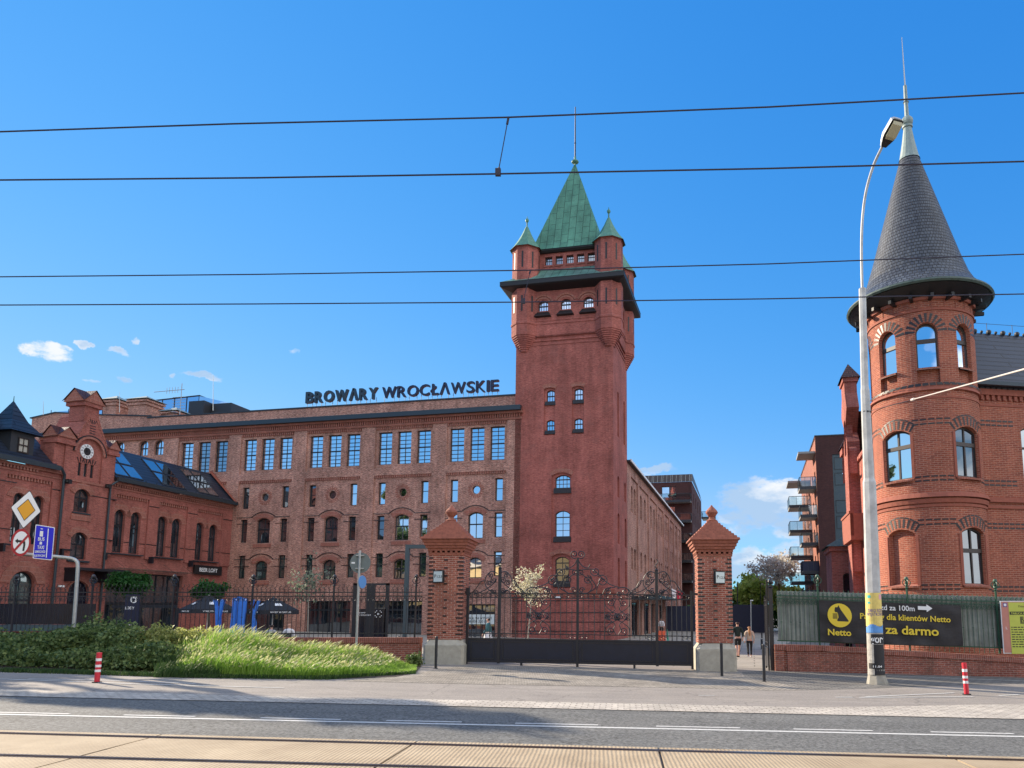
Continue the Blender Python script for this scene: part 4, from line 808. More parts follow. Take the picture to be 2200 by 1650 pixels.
# dormer with spire
mb=MB(); mb.box(FC,-19.65,-18.15,.25,2.6,11.6,13.2); dm=mb.build('dormer',MT['dark_metal'],roof)
mb=MB(); P=[FC.p(-20.0,-.1,13.1),FC.p(-17.85,-.1,13.1),FC.p(-17.85,2.6,13.1),FC.p(-20.0,2.6,13.1)]; Q=[FC.p(-19.45,.55,13.9),FC.p(-18.4,.55,13.9),FC.p(-18.4,2.0,13.9),FC.p(-19.45,2.0,13.9)]; loft(mb,[P,Q],capb=True); A=FC.p(-18.92,1.25,15.25)
for i in range(4): mb.poly([Q[i],Q[(i+1)%4],A])
mb.build('spire',MT['roof_tiles'],dm); mb=MB(); mb.tube([A-Vector((0,0,.2)),A+Vector((0,0,.3))],.04,r1=.015); mb.build('finial',MT['copper_plain'],dm)
window(FC,-19.2,-18.5,11.85,12.8,0,t=.2,cols=2,rows=(-.5,),par=dm,gm=MT['interior_blind'],fm=MT['frame_brown'])
mb=MB(); mb.box(FC,-12.4,-.02,-.5,-.34,11.2,11.5); mb.box(FC,S0,-16.75,-.45,-.3,11.1,11.4)
mb.tube([FC.p(-16.7,-.38,11.3),FC.p(-16.35,-.3,10.9),FC.p(-16.3,-.22,10.6),FC.p(-16.3,-.22,-1)],.085,8); mb.tube([FC.p(-12.2,-.42,11.3),FC.p(-12.6,-.3,10.95),FC.p(-12.75,-.24,10.8),FC.p(-12.75,-.24,-1)],.07,8)
for i in range(12): mb.box(FC,-12+i,-11.97+i,-.5,-.45,11.5,11.62)
mb.build('gutter',MT['gutter'],ck)
mb=MB(); mb.quad(FC.p(-.04,-.5,11.35),FC.p(-.04,-.2,11.3),FC.p(-.04,2.6,14.1),FC.p(-.04,2.35,14.4)); mb.quad(FC.p(-.4,-.52,11.4),FC.p(-.04,-.52,11.4),FC.p(-.04,2.38,14.3),FC.p(-.4,2.38,14.3)); mb.build('verge_coping',MT['terracotta'],ck)
mb=MB(); mb.box(FC,-15.6,-11.6,-1.3,-.1,4.72,4.9); mb.box(FC,-15.55,-15.4,-1.2,-.1,4.0,4.72); mb.box(FC,-13.3,-13.15,-1.2,-.1,4.0,4.72)
mb.build('door_canopy',MT['black_iron'],ck)
mb=MB(); mb.box(FC,-12.1,-4.6,-.9,pt,5.05,5.08); 
for a in (-11.5,-9.4,-7.2,-5.2): mb.tube([FC.p(a,-.8,5.08),FC.p(a,0,5.6)],.02)
mb.build('glass_canopy',MT['balcony_glass'],ck)
for a in (-19.9,-16.05,-12.75,-8.7,-4.7): mb=MB(); mb.box(FC,a,a+.14,-.35,0,5.6,6.1); mb.box(FC,a+.14,a+.75,-.3,-.2,6.0,6.1); mb.build('awning_bracket',MT['black_iron'],ck)
mb=MB(); mb.box(FC,-4.13,-1.0,-.12,0,5.05,5.8); bs=mb.build('shop_sign',MT['black'],None,FC.p(-2.5,0,5.05)); tag(bs,'black shop sign reading BEER LOFT in white letters on brick wall','sign')
mb=MB(); mb.text(FC,'BEER LOFT',-3.6,5.28,.33,t=-.125,ext=.02,off=.012,width=2.05); mb.build('lettering',MT['white'],bs)
for i,(x,z) in enumerate(((-16.0,10.35),(-12.95,10.55))):
    mb=MB(); mb.box(FC,x-.25,x-.0,-.55,-.25,z,z+.28); mb.tube([FC.p(x-.1,-.12,z+.1),FC.p(x-.1,-.35,z+.1)],.03); mb.tube([FC.p(x-.4,-.6,z+.12),FC.p(x-.2,-.4,z+.14)],.06)
    tag(mb.build('floodlight',MT['black'],None,FC.p(x,-.2,z)),['black floodlight on the brick wall left of the clock','black floodlight on the brick wall right of the clock'][i],'floodlight','floodlights beside the clock')
o_=FC.p(-16.0,-.25,3.6); mb=MB(); mb.box(FC,-16.1,-15.75,-.45,-.3,3.6,3.72); mb.tube([FC.p(-15.9,-.12,3.65),FC.p(-15.9,-.4,3.65)],.03); tag(mb.build('security_camera',MT['white'],None,o_),'white security camera on the brick wall beside the arched doorway','camera')
# ---------------------------------------------------------------- corner villa with round tower
VA=24.4; VD=33.0; VC=Vector((VD*math.sin(R(VA)),VD*math.cos(R(VA)))); VR=2.07; VG=gz(VC.x)
vl=thing('villa','ornate red brick villa with a round corner tower and conical slate roof, at the right','building',(VC.x,VC.y,VG))
cc=Vector((VC.x,VC.y,0)); toc=math.atan2(-VC.y,-VC.x)      # angle (math) pointing to the camera
def cyl(mb,holes,r,z0,z1,rev):      # cylinder wall with real openings; holes in (u=angle*r, z) with u=0 facing the camera
    W_=math.pi*r*1.02; tmp=MB()
    V=[];Ed=[]
    xs_=[-W_+2*W_*i/72 for i in range(73)]
    outer=[(x,z0) for x in xs_]+[(x,z1) for x in xs_[::-1]]
    for lp in [outer]+holes:
        b=len(V); V+=[Vector(p) for p in lp]; Ed+=[(b+i,b+(i+1)%len(lp)) for i in range(len(lp))]
    for x in xs_:       # keep facets narrow
        for k in range(1,26): V.append(Vector((x,z0+(z1-z0)*k/26)))
    v,e,f,_,_,_=geometry.delaunay_2d_cdt(V,Ed,[],0,1e-5)
    def ins(p,lp):
        c=False;j=len(lp)-1
        for i in range(len(lp)):
            if (lp[i][1]>p[1])!=(lp[j][1]>p[1]) and p[0]<(lp[j][0]-lp[i][0])*(p[1]-lp[i][1])/(lp[j][1]-lp[i][1])+lp[i][0]: c=not c
            j=i
        return c
    def P(x,z,rr): th=toc+x/r; return Vector((cc.x+rr*math.cos(th),cc.y+rr*math.sin(th),z))
    for tr in f:
        q=[v[i] for i in tr]; cx=sum(a.x for a in q)/3; cy=sum(a.y for a in q)/3
        if ins((cx,cy),outer) and not any(ins((cx,cy),h) for h in holes): mb.poly([P(a.x,a.y,r) for a in q],[(a.x,a.y) for a in q],True)
    for h in holes:
        for i in range(len(h)):
            a,b=h[i],h[(i+1)%len(h)]; mb.quad(P(a[0],a[1],r),P(b[0],b[1],r),P(b[0],b[1],r-rev),P(a[0],a[1],r-rev))
    return P
def vs(deg,r=VR): return R(deg)*r
up=[vs(a) for a in (-38,7,52,-83,97)]; lo=[vs(a) for a in (-33,48,-110,125)]
hu=[arch(u-.42,u+.42,10.95,13.5,.42) for u in up]
hl_=[arch(u-.62,u+.62,7.2,9.25,.22) for u in lo]; hb=[arch(u-.6,u+.6,3.0,5.25,.2) for u in lo]
mb=MB(); P=cyl(mb,hu+hl_+hb,VR,-1.5,14.7,.3)
# brick infill under the upper windows and in the blind window
def patch(mb,u0,u1,z0,z1,r,rise=0,n=8):
    poly=arch(u0,u1,z0,z1,rise)
    for k in range(n):
        a,b=u0+(u1-u0)*k/n,u0+(u1-u0)*(k+1)/n
        def top(x):
            if not rise: return z1
            w=(u1-u0)/2; rr=(w*w+rise*rise)/(2*rise); return z1-rr+math.sqrt(max(0,rr*rr-(x-(u0+u1)/2)**2))
        mb.poly([P(a,z0,r),P(b,z0,r),P(b,top(b),r),P(a,top(a),r)],[(a,z0),(b,z0),(b,top(b)),(a,top(a))],True)
for u in up: patch(mb,u-.42,u+.42,10.95,11.6,VR-.16)
patch(mb,lo[0]-.6,lo[0]+.6,3.0,5.25,VR-.22,.2)
def vring(mb,z,h,p,p2=None,n=56):
    p2=p if p2 is None else p2; mb.lathe([(VR-.05,z),(VR+p,z),(VR+p2,z+h),(VR-.05,z+h)],cc,n,sm=False)
vwall=mb
mb=MB()
for z,h,p,p2 in ((14.42,.18,.10,.14),(13.98,.1,.05,.05),(10.7,.16,.10,.04),(10.36,.06,.03,.03),(6.42,.18,.17,.10),(6.2,.16,.08,.12),(6.05,.1,.04,.05)): vring(mb,z,h,p,p2)
for k in range(26):
    th=2*math.pi*k/26; 
    u=th*VR
    mb.poly([P(u-.02,14.12,VR+.03),P(u+.02,14.12,VR+.03),P(u+.02,14.42,VR+.03),P(u-.02,14.42,VR+.03)])
mb.build('mouldings',MT['terracotta'],vl)
mb=MB(); mb2=MB()
def dashes(mb,z,h,u0,u1,r=VR+.008,step=.26,duty=.8):
    n=max(1,int((u1-u0)/step))
    for k in range(n): a=u0+(u1-u0)*k/n; b=a+(u1-u0)/n*duty; mb.poly([P(a,z,r),P(b,z,r),P(b,z+h,r),P(a,z+h,r)])
L0,L1=-math.pi*VR,math.pi*VR
for z in (10.86,10.94): dashes(mb,z,.062,L0,L1,VR+.11 if z<10.9 else VR+.012)
gaps=lambda hw:[(lo[2]+hw,lo[0]-hw),(lo[0]+hw,lo[1]-hw),(lo[1]+hw,lo[3]-hw)]
for z in (9.5,9.32): [dashes(mb,z,.062,a,b) for a,b in gaps(.72)]
for z in (7.22,7.06): [dashes(mb,z,.062,a,b) for a,b in gaps(.72)]
for z in (5.52,5.34): [dashes(mb,z,.062,a,b) for a,b in gaps(.74)]
for z in (3.0,2.84): [dashes(mb,z,.062,a,b) for a,b in gaps(.74)]
def fan(mb,u,z0,hw,rise,w,n,r=VR+.008,duty=.5):
    rr=(hw*hw+rise*rise)/(2*rise); zc=z0+rise-rr; th=math.asin(min(1,hw/rr))
    for k in range(n):
        a=-th+2*th*(k+.25)/n; b=a+2*th/n*duty
        mb.poly([P(u+rr*math.sin(a),zc+rr*math.cos(a),r),P(u+rr*math.sin(b),zc+rr*math.cos(b),r),P(u+(rr+w)*math.sin(b),zc+(rr+w)*math.cos(b),r),P(u+(rr+w)*math.sin(a),zc+(rr+w)*math.cos(a),r)])
for u in up: fan(mb,u,13.08,.44,.44,.36,11)
for u in lo: fan(mb,u,9.05,.68,.24,.34,9,duty=.45); fan(mb,u,9.4,.72,.26,.06,8,duty=.85); fan(mb,u,5.07,.68,.24,.34,9,duty=.45); fan(mb,u,5.42,.72,.26,.06,8,duty=.85)
vwall.extend(mb,1); vwall.build('tower_wall',[MT['brick_villa'],MT['brick_black']],vl)
# light voussoirs between the dark ones, jamb mouldings and sills
for u in lo:
    for z0,z1 in ((7.2,9.0),(3.0,5.0)):
        for sd in (-1,1):
            a=u+sd*.68; mb2=MB(); Q=[(a-.05,VR-.01),(a-.05,VR+.035),(a+.05,VR+.035),(a+.05,VR-.01)]
            for (ua,ra_),(ub,rb_) in zip(Q[:-1],Q[1:]): mb2.quad(P(ua,z0,ra_),P(ub,z0,rb_),P(ub,z1,rb_),P(ua,z1,ra_))
            mb2.build('jamb_moulding',MT['terracotta'],vl)
mb=MB()
def csill(mb,u0,u1,z,r,h=.1,n=6):
    for k in range(n):
        a,b=u0+(u1-u0)*k/n,u0+(u1-u0)*(k+1)/n
        mb.quad(P(a,z,VR+.12),P(b,z,VR+.12),P(b,z+h,VR-.25),P(a,z+h,VR-.25)); mb.quad(P(a,z-.07,VR+.1),P(b,z-.07,VR+.1),P(b,z,VR+.12),P(a,z,VR+.12))
for u0_,w_,z_ in [(u,.44,11.6) for u in up[:3]]+[(u,.7,7.18) for u in lo[:2]]+[(u,.7,3.0) for u in lo[:2]]: mb=MB(); csill(mb,u0_-w_,u0_+w_,z_,0); mb.build('sill',MT['brick_arch'],vl)
def cwin(u,hw,z0,z1,rise,cols,rows,gm):
    th=toc+u/VR; d=Vector((math.cos(th),math.sin(th))); F=Fr(VC+d*(VR-.2-.0),Vector((-d.y,d.x)))
    return window(F,-hw*.985,hw*.985,z0,z1,rise,t=.0,cols=cols,rows=rows,par=vl,fw=.075,mw=.07,gm=MT[gm],fm=MT['frame_brown'])
for i,u in enumerate(up): cwin(u,.42,11.62,13.5,.42,1,(-.62,),'glass')
for i,u in enumerate(lo):
    cwin(u,.62,7.22,9.25,.22,2,(-.66,),'glass' if i==0 else 'glass_dark')
    if i: cwin(u,.6,3.02,5.25,.2,2,(-.6,),'glass_dark')
# cone
mb=MB(); 
mb.lathe([(2.86,15.02),(2.60,15.22),(2.30,15.55),(2.05,16.05),(1.75,17.0),(1.02,19.6),(.40,21.8)],cc,48); cn=mb.build('cone_roof',MT['slate_scales'],vl)
mb=MB(); mb.lathe([(.45,21.75),(.40,21.9),(.27,22.6),(.17,23.3),(.22,23.32),(.22,23.4),(.17,23.42)],cc,16); mb.ball((cc.x,cc.y,23.62),.26,9); mb.tube([(cc.x,cc.y,23.8),(cc.x,cc.y,25.35)],.10,8,r1=.08); mb.lathe([(.0,-.08),(.13,0),(0,.08)],(cc.x,cc.y,24.55),8); mb.build('finial',MT['copper_pale'],cn)
mb=MB(); mb.tube([(cc.x,cc.y,25.3),(cc.x-.02,cc.y,27.75)],.035,5,r1=.015); mb.build('spire_rod',MT['galv'],cn)
mb=MB(); mb.lathe([(2.74,14.9),(2.86,14.86),(2.92,14.93),(2.89,15.01),(2.84,15.02)],cc,48); mb.build('gutter',MT['gutter_copper'],vl)
mb=MB(); mb.lathe([(VR,14.5),(2.3,14.56),(2.78,14.84),(2.78,14.95)],cc,48)
for k in range(20):
    th=2*math.pi*k/20+.1; d=Vector((math.cos(th),math.sin(th))); F=Fr(VC+d*VR,Vector((-d.y,d.x))); F.n=d
    mb.box(F,-.06,.06,0,.5,14.38,14.52)
mb.build('eaves',MT['black_eave'],vl)
# street front to the right of the tower
E3=Vector((math.sin(R(80.2)),math.cos(R(80.2)))); FV=Fr(VC-Vector((-E3.y,E3.x))*1.0,E3)
def pz(x,y): return PL(x,y,FV)
zE=pz(2150,834)[1]; zR=pz(2150,689)[1]
wx=pz(2203,1000)[0]; 
z3a,z3b=pz(2196,1035)[1],pz(2196,915)[1]; z4a,z4b=pz(2126,1261)[1]+.05,pz(2126,1140)[1]
hv=[arch(wx-.1+3.2*k,wx+1.1+3.2*k,z3a,z3b,.2) for k in range(4)]+[arch(wx+.3+3.2*k,wx+1.5+3.2*k,z4a,z4b,.2) for k in range(4)]
mb=MB(); mb.wall(FV,[(1.2,-1.5),(17,-1.5),(17,zE),(1.2,zE)],hv,t=0,reveal=.3); mb.box(FV,16.7,17,.3,8,-1.5,zE); fwall=mb
for h in hv: window(FV,h[0][0],h[1][0],h[0][1],h[0][1]+(z3b-z3a if h[0][1]>5 else z4b-z4a),.2,t=.2,cols=2,rows=(-.62,),par=vl,fm=MT['frame_brown'],gm=MT['glass_mid'])
mb=MB(); z=pz(2150,1077)[1]; mb.box(FV,1.2,17,-.12,0,z-.05,z+.15); mb.box(FV,1.2,17,-.06,0,z-.3,z-.18)
for i in range(60): mb.box(FV,1.6+.26*i,1.73+.26*i,-.1,0,zE-.55,zE-.35)
mb.box(FV,1.2,17,-.14,0,zE-.35,zE-.1); mb.box(FV,1.2,17,-.03,0,zE-.8,zE-.7); mb.build('mouldings',MT['terracotta'],vl)
mb=MB()
for y in (906,915,1034,1043,1126,1135,1261,1270):
    z=pz(2160,y)[1]; n=60
    for i in range(n):
        a=1.3+.26*i
        if y in(906,915,1034,1043) and any(h[0][0]-.3<a<h[1][0]+.1 for h in hv[:4]): continue
        mb.box(FV,a,a+.21,-.012,0,z-.03,z+.035)
for i in range(60): mb.box(FV,1.3+.26*i,1.5+.26*i,-.15,-.0,zE-.1,zE-.03)
fwall.extend(mb,1); fwall.build('wall',[MT['brick_villa'],MT['brick_black']],vl)
rt=(zR-zE)
mb=MB(); mb.quad(FV.p(1.0,-.3,zE+.05),FV.p(17.2,-.3,zE+.05),FV.p(17.2,2.2,zR+.35),FV.p(1.0,2.2,zR+.35)); mb.quad(FV.p(1.0,2.2,zR+.35),FV.p(17.2,2.2,zR+.35),FV.p(17.2,8,zE),FV.p(1.0,8,zE)); vr=mb.build('roof',MT['roof_tiles'],vl)
mb=MB(); mb.box(FV,1.0,17.2,-.45,-.28,zE-.02,zE+.14); mb.build('gutter',MT['gutter'],vl)
mb=MB()
for i in range(24):
    a=1.4+.36*i; mb.ball(FV.p(a,2.2,zR+.42),.07 if i%2 else .12,6)
for a in (1.6,2.9,4.2,5.5): mb.tube([FV.p(a,2.2,zR+.4),FV.p(a,2.2,zR+.85)],.012,4)
mb.tube([FV.p(1.0,2.2,zR+.8),FV.p(9,2.2,zR+.84)],.01,4); mb.build('ridge_crest',MT['dark_metal'],vr)
# flank toward the plaza
FQ=Fr((11.9,30.6),E2); FQ.n=-FQ.n
mb=MB(); mb.wall(FQ,[(0,-1.5),(8.3,-1.5),(8.3,9.6),(0,9.6)],[arch(6.5,7.7,-1,5.2,.5),arch(5.9,6.9,6.9,9.0,.3),arch(3.0,4.2,-1,4.6,.4)],t=0,reveal=.5)
mb.box(FQ,.0,8.3,-.12,0,9.55,9.75)
FG=Fr((12.97,38.3),E2); FG.n=-FG.n
pg=lambda x,y:PL(x,y,FG)
s1_=pg(1813,812)[0]; s2_=s1_+1.25; sF=s1_+s2_; zS=pg(1813,812)[1]; zN=pg(1830,930)[1]; tw_=.62
gpoly=[(0,-1.5),(sF,-1.5),(sF,zN),(s2_+.5,zN+1.7),(s2_,zN+2.6),(s2_,zS),(s1_,zS),(s1_,zN+2.6),(s1_-.5,zN+1.7),(0,zN)]
gh=[arch(s1_+.3,s1_+.95,zN-.6,zN+1.3,.3),arch(s1_-.9,s1_-.3,zN-1.8,zN-.4,.3),arch(s2_+.3,s2_+.9,zN-1.8,zN-.4,.3),arch(s1_-.9,s1_-.2,4.0,6.6,.3)]
mb.wall(FG,gpoly,gh,t=0,reveal=.35)
for q in range(len(gpoly)-1):
    a_,b_=gpoly[q+1],gpoly[(q+2)%len(gpoly)]
    mb.quad(FG.p(a_[0],0,a_[1]),FG.p(b_[0],0,b_[1]),FG.p(b_[0],tw_,b_[1]),FG.p(a_[0],tw_,a_[1]))
mb.wall(FG,gpoly,[],t=tw_,reveal=.1)
mb.box(FG,-.08,.9,-.1,tw_+.06,zN-.35,zN); mb.box(FG,s1_-.07,s2_+.07,-.08,tw_+.08,zS-.22,zS)
mb.build('flank_wall',MT['brick_clock'],vl)
mb=MB(); mb.box(FQ,4.9,8.2,-.7,0,5.5,5.7); mb.box(FQ,4.9,8.2,-.7,-.55,5.7,6.8); mb.box(FQ,4.9,5.05,-.7,0,5.7,6.8); mb.box(FQ,4.9,8.2,-.75,-.5,6.8,6.92); mb.build('balcony',MT['terracotta'],vl)
mb=MB()
def pyr(mb,F,a0,a1,t0,t1,z,h):
    Q=[F.p(a0,t0,z),F.p(a1,t0,z),F.p(a1,t1,z),F.p(a0,t1,z)]; A=F.p((a0+a1)/2,(t0+t1)/2,z+h)
    for i in range(4): mb.poly([Q[i],Q[(i+1)%4],A])
def gab(mb,F,a0,a1,t0,t1,z,h): 
    c=(a0+a1)/2; A=[F.p(a0,t0,z),F.p(a1,t0,z),F.p(a1,t1,z),F.p(a0,t1,z)]; r0,r1_=F.p(c,t0,z+h),F.p(c,t1,z+h); mb.poly([A[0],A[1],r0]); mb.poly([A[2],A[3],r1_]); mb.quad(A[0],r0,r1_,A[3]); mb.quad(A[1],A[2],r1_,r0)
pyr(mb,FG,s1_-.15,s2_+.15,-.18,tw_+.18,zS,.95); mb.build('stack_cap',MT['brown_tile'],vl); mb=MB(); pyr(mb,FG,-.15,1.0,-.18,tw_+.14,zN,.95); mb.build('pinnacle_cap',MT['brown_tile'],vl); mb=MB(); mb.quad(FG.p(.5,tw_,zN-.2),FG.p(s1_,tw_,zN+1.6),FG.p(s1_,6,zN+1.6),FG.p(.5,6,zN-.2)); mb.build('gable_tiles',MT['brown_tile'],vl)
FP=Fr(D(1785,1165,40).xy,E1); mb=MB(); mb.wall(FP,[(0,-1.5),(2.6,-1.5),(2.6,5.5),(0,5.5)],[arch(.55,1.0,-1,4.1,.15)],t=0,reveal=.3); FP2=Fr(FP.p(0,3,0).xy,-E2); mb.wall(FP2,[(0,-1.5),(3,-1.5),(3,5.5),(0,5.5)],[],t=0); mb.box(FP,-.12,2.6,-.12,3,5.3,5.55); pc=mb.build('porch',MT['brick_clock'],vl)
mb=MB(); P4=[FP.p(-.3,-.3,5.55),FP.p(2.6,-.3,5.55),FP.p(2.6,3.2,5.55),FP.p(-.3,3.2,5.55)]; Q4=[FP.p(.9,.7,6.3),FP.p(2.6,.7,6.3),FP.p(2.6,2.2,6.3),FP.p(.9,2.2,6.3)]; loft(mb,[P4,Q4]); mb.build('porch_roof',MT['copper_pale'] if 0 else MT['gutter_copper'],pc)
window(FP,.55,1.0,-1,4.1,.15,t=.2,cols=1,rows=(.6,),par=pc,gm=MT['glass_dark'])
KV=1.11      # the villa stands behind the fence: real size and distance
vl.location=Vector((0,0,CH))+(vl.location-Vector((0,0,CH)))*KV
def grow(o):
    if o.type=='MESH': o.data.transform(Matrix.Scale(KV,4))
    for ch_ in o.children: grow(ch_)
grow(vl)
# ---------------------------------------------------------------- apartment blocks
FR=Fr(D(1757,1100,78).xy,E1)
rbk=thing('apartment_block','dark brick apartment block with glass balconies on its sunlit side, behind the villa','building',FR.p(3,3,gz(23)))
zt=20.95
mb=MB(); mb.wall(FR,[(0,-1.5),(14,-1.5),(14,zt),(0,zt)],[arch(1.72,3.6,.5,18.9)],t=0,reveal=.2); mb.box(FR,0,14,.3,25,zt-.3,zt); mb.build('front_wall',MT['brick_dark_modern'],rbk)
mb=MB(); mb.box(FR,1.72,3.6,.14,.2,.5,18.9)
mb.build('window_bay',MT['steel_blue'],rbk)
for zc,hh in ((17.9,1.35),(16.2,1.35),(14.6,.0),(13.2,1.4),(11.5,1.4),(8.6,1.5),(6.6,1.4),(4.6,1.4)):
    if hh: window(FR,1.9,3.55,zc-hh/2,zc+hh/2,0,t=.1,cols=1,par=rbk,gm=MT['glass'],fw=.05)
FRs=Fr(FR.o,E2); FRs.n=Vector((E1.x,E1.y))
mb=MB(); sh=[arch(a,a+1.4,z,z+2.0) for z in (15.4,12.4,9.3,6.3,3.2) for a in (1.2,4.4,9.5,13.5,18)]
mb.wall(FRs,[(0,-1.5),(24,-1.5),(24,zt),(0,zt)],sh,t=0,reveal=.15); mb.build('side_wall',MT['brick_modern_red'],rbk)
for h in sh: window(FRs,h[0][0],h[1][0],h[0][1],h[2][1],0,t=.1,cols=1,par=rbk,gm=MT['glass_mid'],fw=.05)
mb=MB(); mb.box(FR,-.05,14,-.05,.3,zt,zt+.12); mb.box(FRs,0,24,-.05,.25,zt+.0,zt+.12); mb.build('coping',MT['dark_metal'],rbk)
def balcony(F,a0,a1,t0,t1,z,par,solid=False,roof=False,sides='lrf'):
    mb=MB(); mb.box(F,a0,a1,t0,t1,z-.22,z); b=mb.build('balcony',MT['balcony_slab' if not solid else 'dark_metal'],par)
    if roof: return b
    mb=MB()
    for A,B in (((a0,t0),(a1,t0)),((a0,t0),(a0,t1)),((a1,t0),(a1,t1))):
        P=[F.p(A[0],A[1],z+.1),F.p(B[0],B[1],z+.1),F.p(B[0],B[1],z+1.1),F.p(A[0],A[1],z+1.1)]; mb.quad(*P)
    mb.build('glass_panel',MT['balcony_glass' if not solid else 'navy_sheet'],b)
    mb=MB()
    for A,B in (((a0,t0),(a1,t0)),((a0,t0),(a0,t1)),((a1,t0),(a1,t1))):
        mb.tube([F.p(*A,z+1.12),F.p(*B,z+1.12)],.04,4); mb.tube([F.p(*A,z+.08),F.p(*B,z+.08)],.035,4)
        for k in range(4): q=k/3; mb.tube([F.p(A[0]+(B[0]-A[0])*q,A[1]+(B[1]-A[1])*q,z),F.p(A[0]+(B[0]-A[0])*q,A[1]+(B[1]-A[1])*q,z+1.12)],.022,4)
    mb.box(F,a0-.03,a1+.03,t0-.04,t0-.02,z-.24,z+.05); mb.build('railing',MT['black_iron'],b); return b
for i,z in enumerate((15.5,12.4,9.35,6.3)): balcony(FR,-1.75,-.02,.6,3.8,z,rbk,solid=(i==3))
balcony(FR,-1.8,-.02,.3,4.2,19.4,rbk,roof=True)
for z in (14.6,11.6,8.55,5.5): balcony(FR,-2.9+.4,-.02,8.5,12.5,z,rbk)
balcony(FR,-2.6,-.02,8.3,12.7,17.6,rbk,roof=True); balcony(FR,-2.0,-.02,.6,4,3.2,rbk,solid=True)
FM=Fr(FB.p(0,60,0).xy,E1)
mbk=thing('apartment_block','dark brown apartment block with ribbed metal parapet and balconies, seen beyond the brewery wing','building',FM.p(4,5,0))
mw=[(4.3,5.55,20.05,21.9),(5.65,6.6,20.05,21.9),(-.6,2.2,20.05,21.9)]+[(4.6,6.4,z,z+1.7) for z in (17.0,13.9,10.7,7.5,4.4)]
mb=MB(); mb.wall(FM,[(-12,-1.5),(9.1,-1.5),(9.1,22.6),(-12,22.6)],[arch(*q) for q in mw],t=0,reveal=.25)
FM2=Fr(FM.p(9.1,0,0).xy,E2); sw=[(a,a+1.0,z,z+1.9) for z in (19.2,16.1,13,9.8,6.6,3.5) for a in (3,7,12,17)]
mb.wall(FM2,[(0,-1.5),(22,-1.5),(22,22.6),(0,22.6)],[arch(*q) for q in sw],t=0,reveal=.2); mb.box(FM,-12,9.1,.3,20,22.4,22.6); mb.build('wall',MT['brick_dark_modern'],mbk)
for q in mw: window(FM,*q,0,t=.15,cols=1,par=mbk,gm=MT['glass' if q[2]>19 else 'glass_mid'],fw=.07)
for q in sw: window(FM2,*q,0,t=.12,cols=1,par=mbk,gm=MT['glass_dark'],fw=.06)
mb=MB(); mb.quad(FM.p(-12,-.1,22.6),FM.p(9.2,-.1,22.6),FM.p(9.2,.5,23.9),FM.p(-12,.5,23.9)); mb.quad(FM.p(9.2,-.1,22.6),FM.p(9.2,22,22.6),FM.p(8.9,22,23.9),FM.p(9.2,.5,23.9)); 
mb.build('metal_parapet',MT['frame_brown'],mbk)
mb=MB()
for i in range(22): a=-1.5+.5*i+.12*(i%3); mb.tube([FM.p(a,-.14,22.55),FM.p(a,.46,23.85)],.022,4)
mb.build('parapet_seam',MT['galv'],mbk)
for z in (19.35,16.2,13.05,9.9,6.75): balcony(FM,1.5,9.0,-1.7,-.02,z,mbk)
for z in (19.6,16.6,13.4): balcony(FM,9.15,11.6,22,25.5,z,mbk)
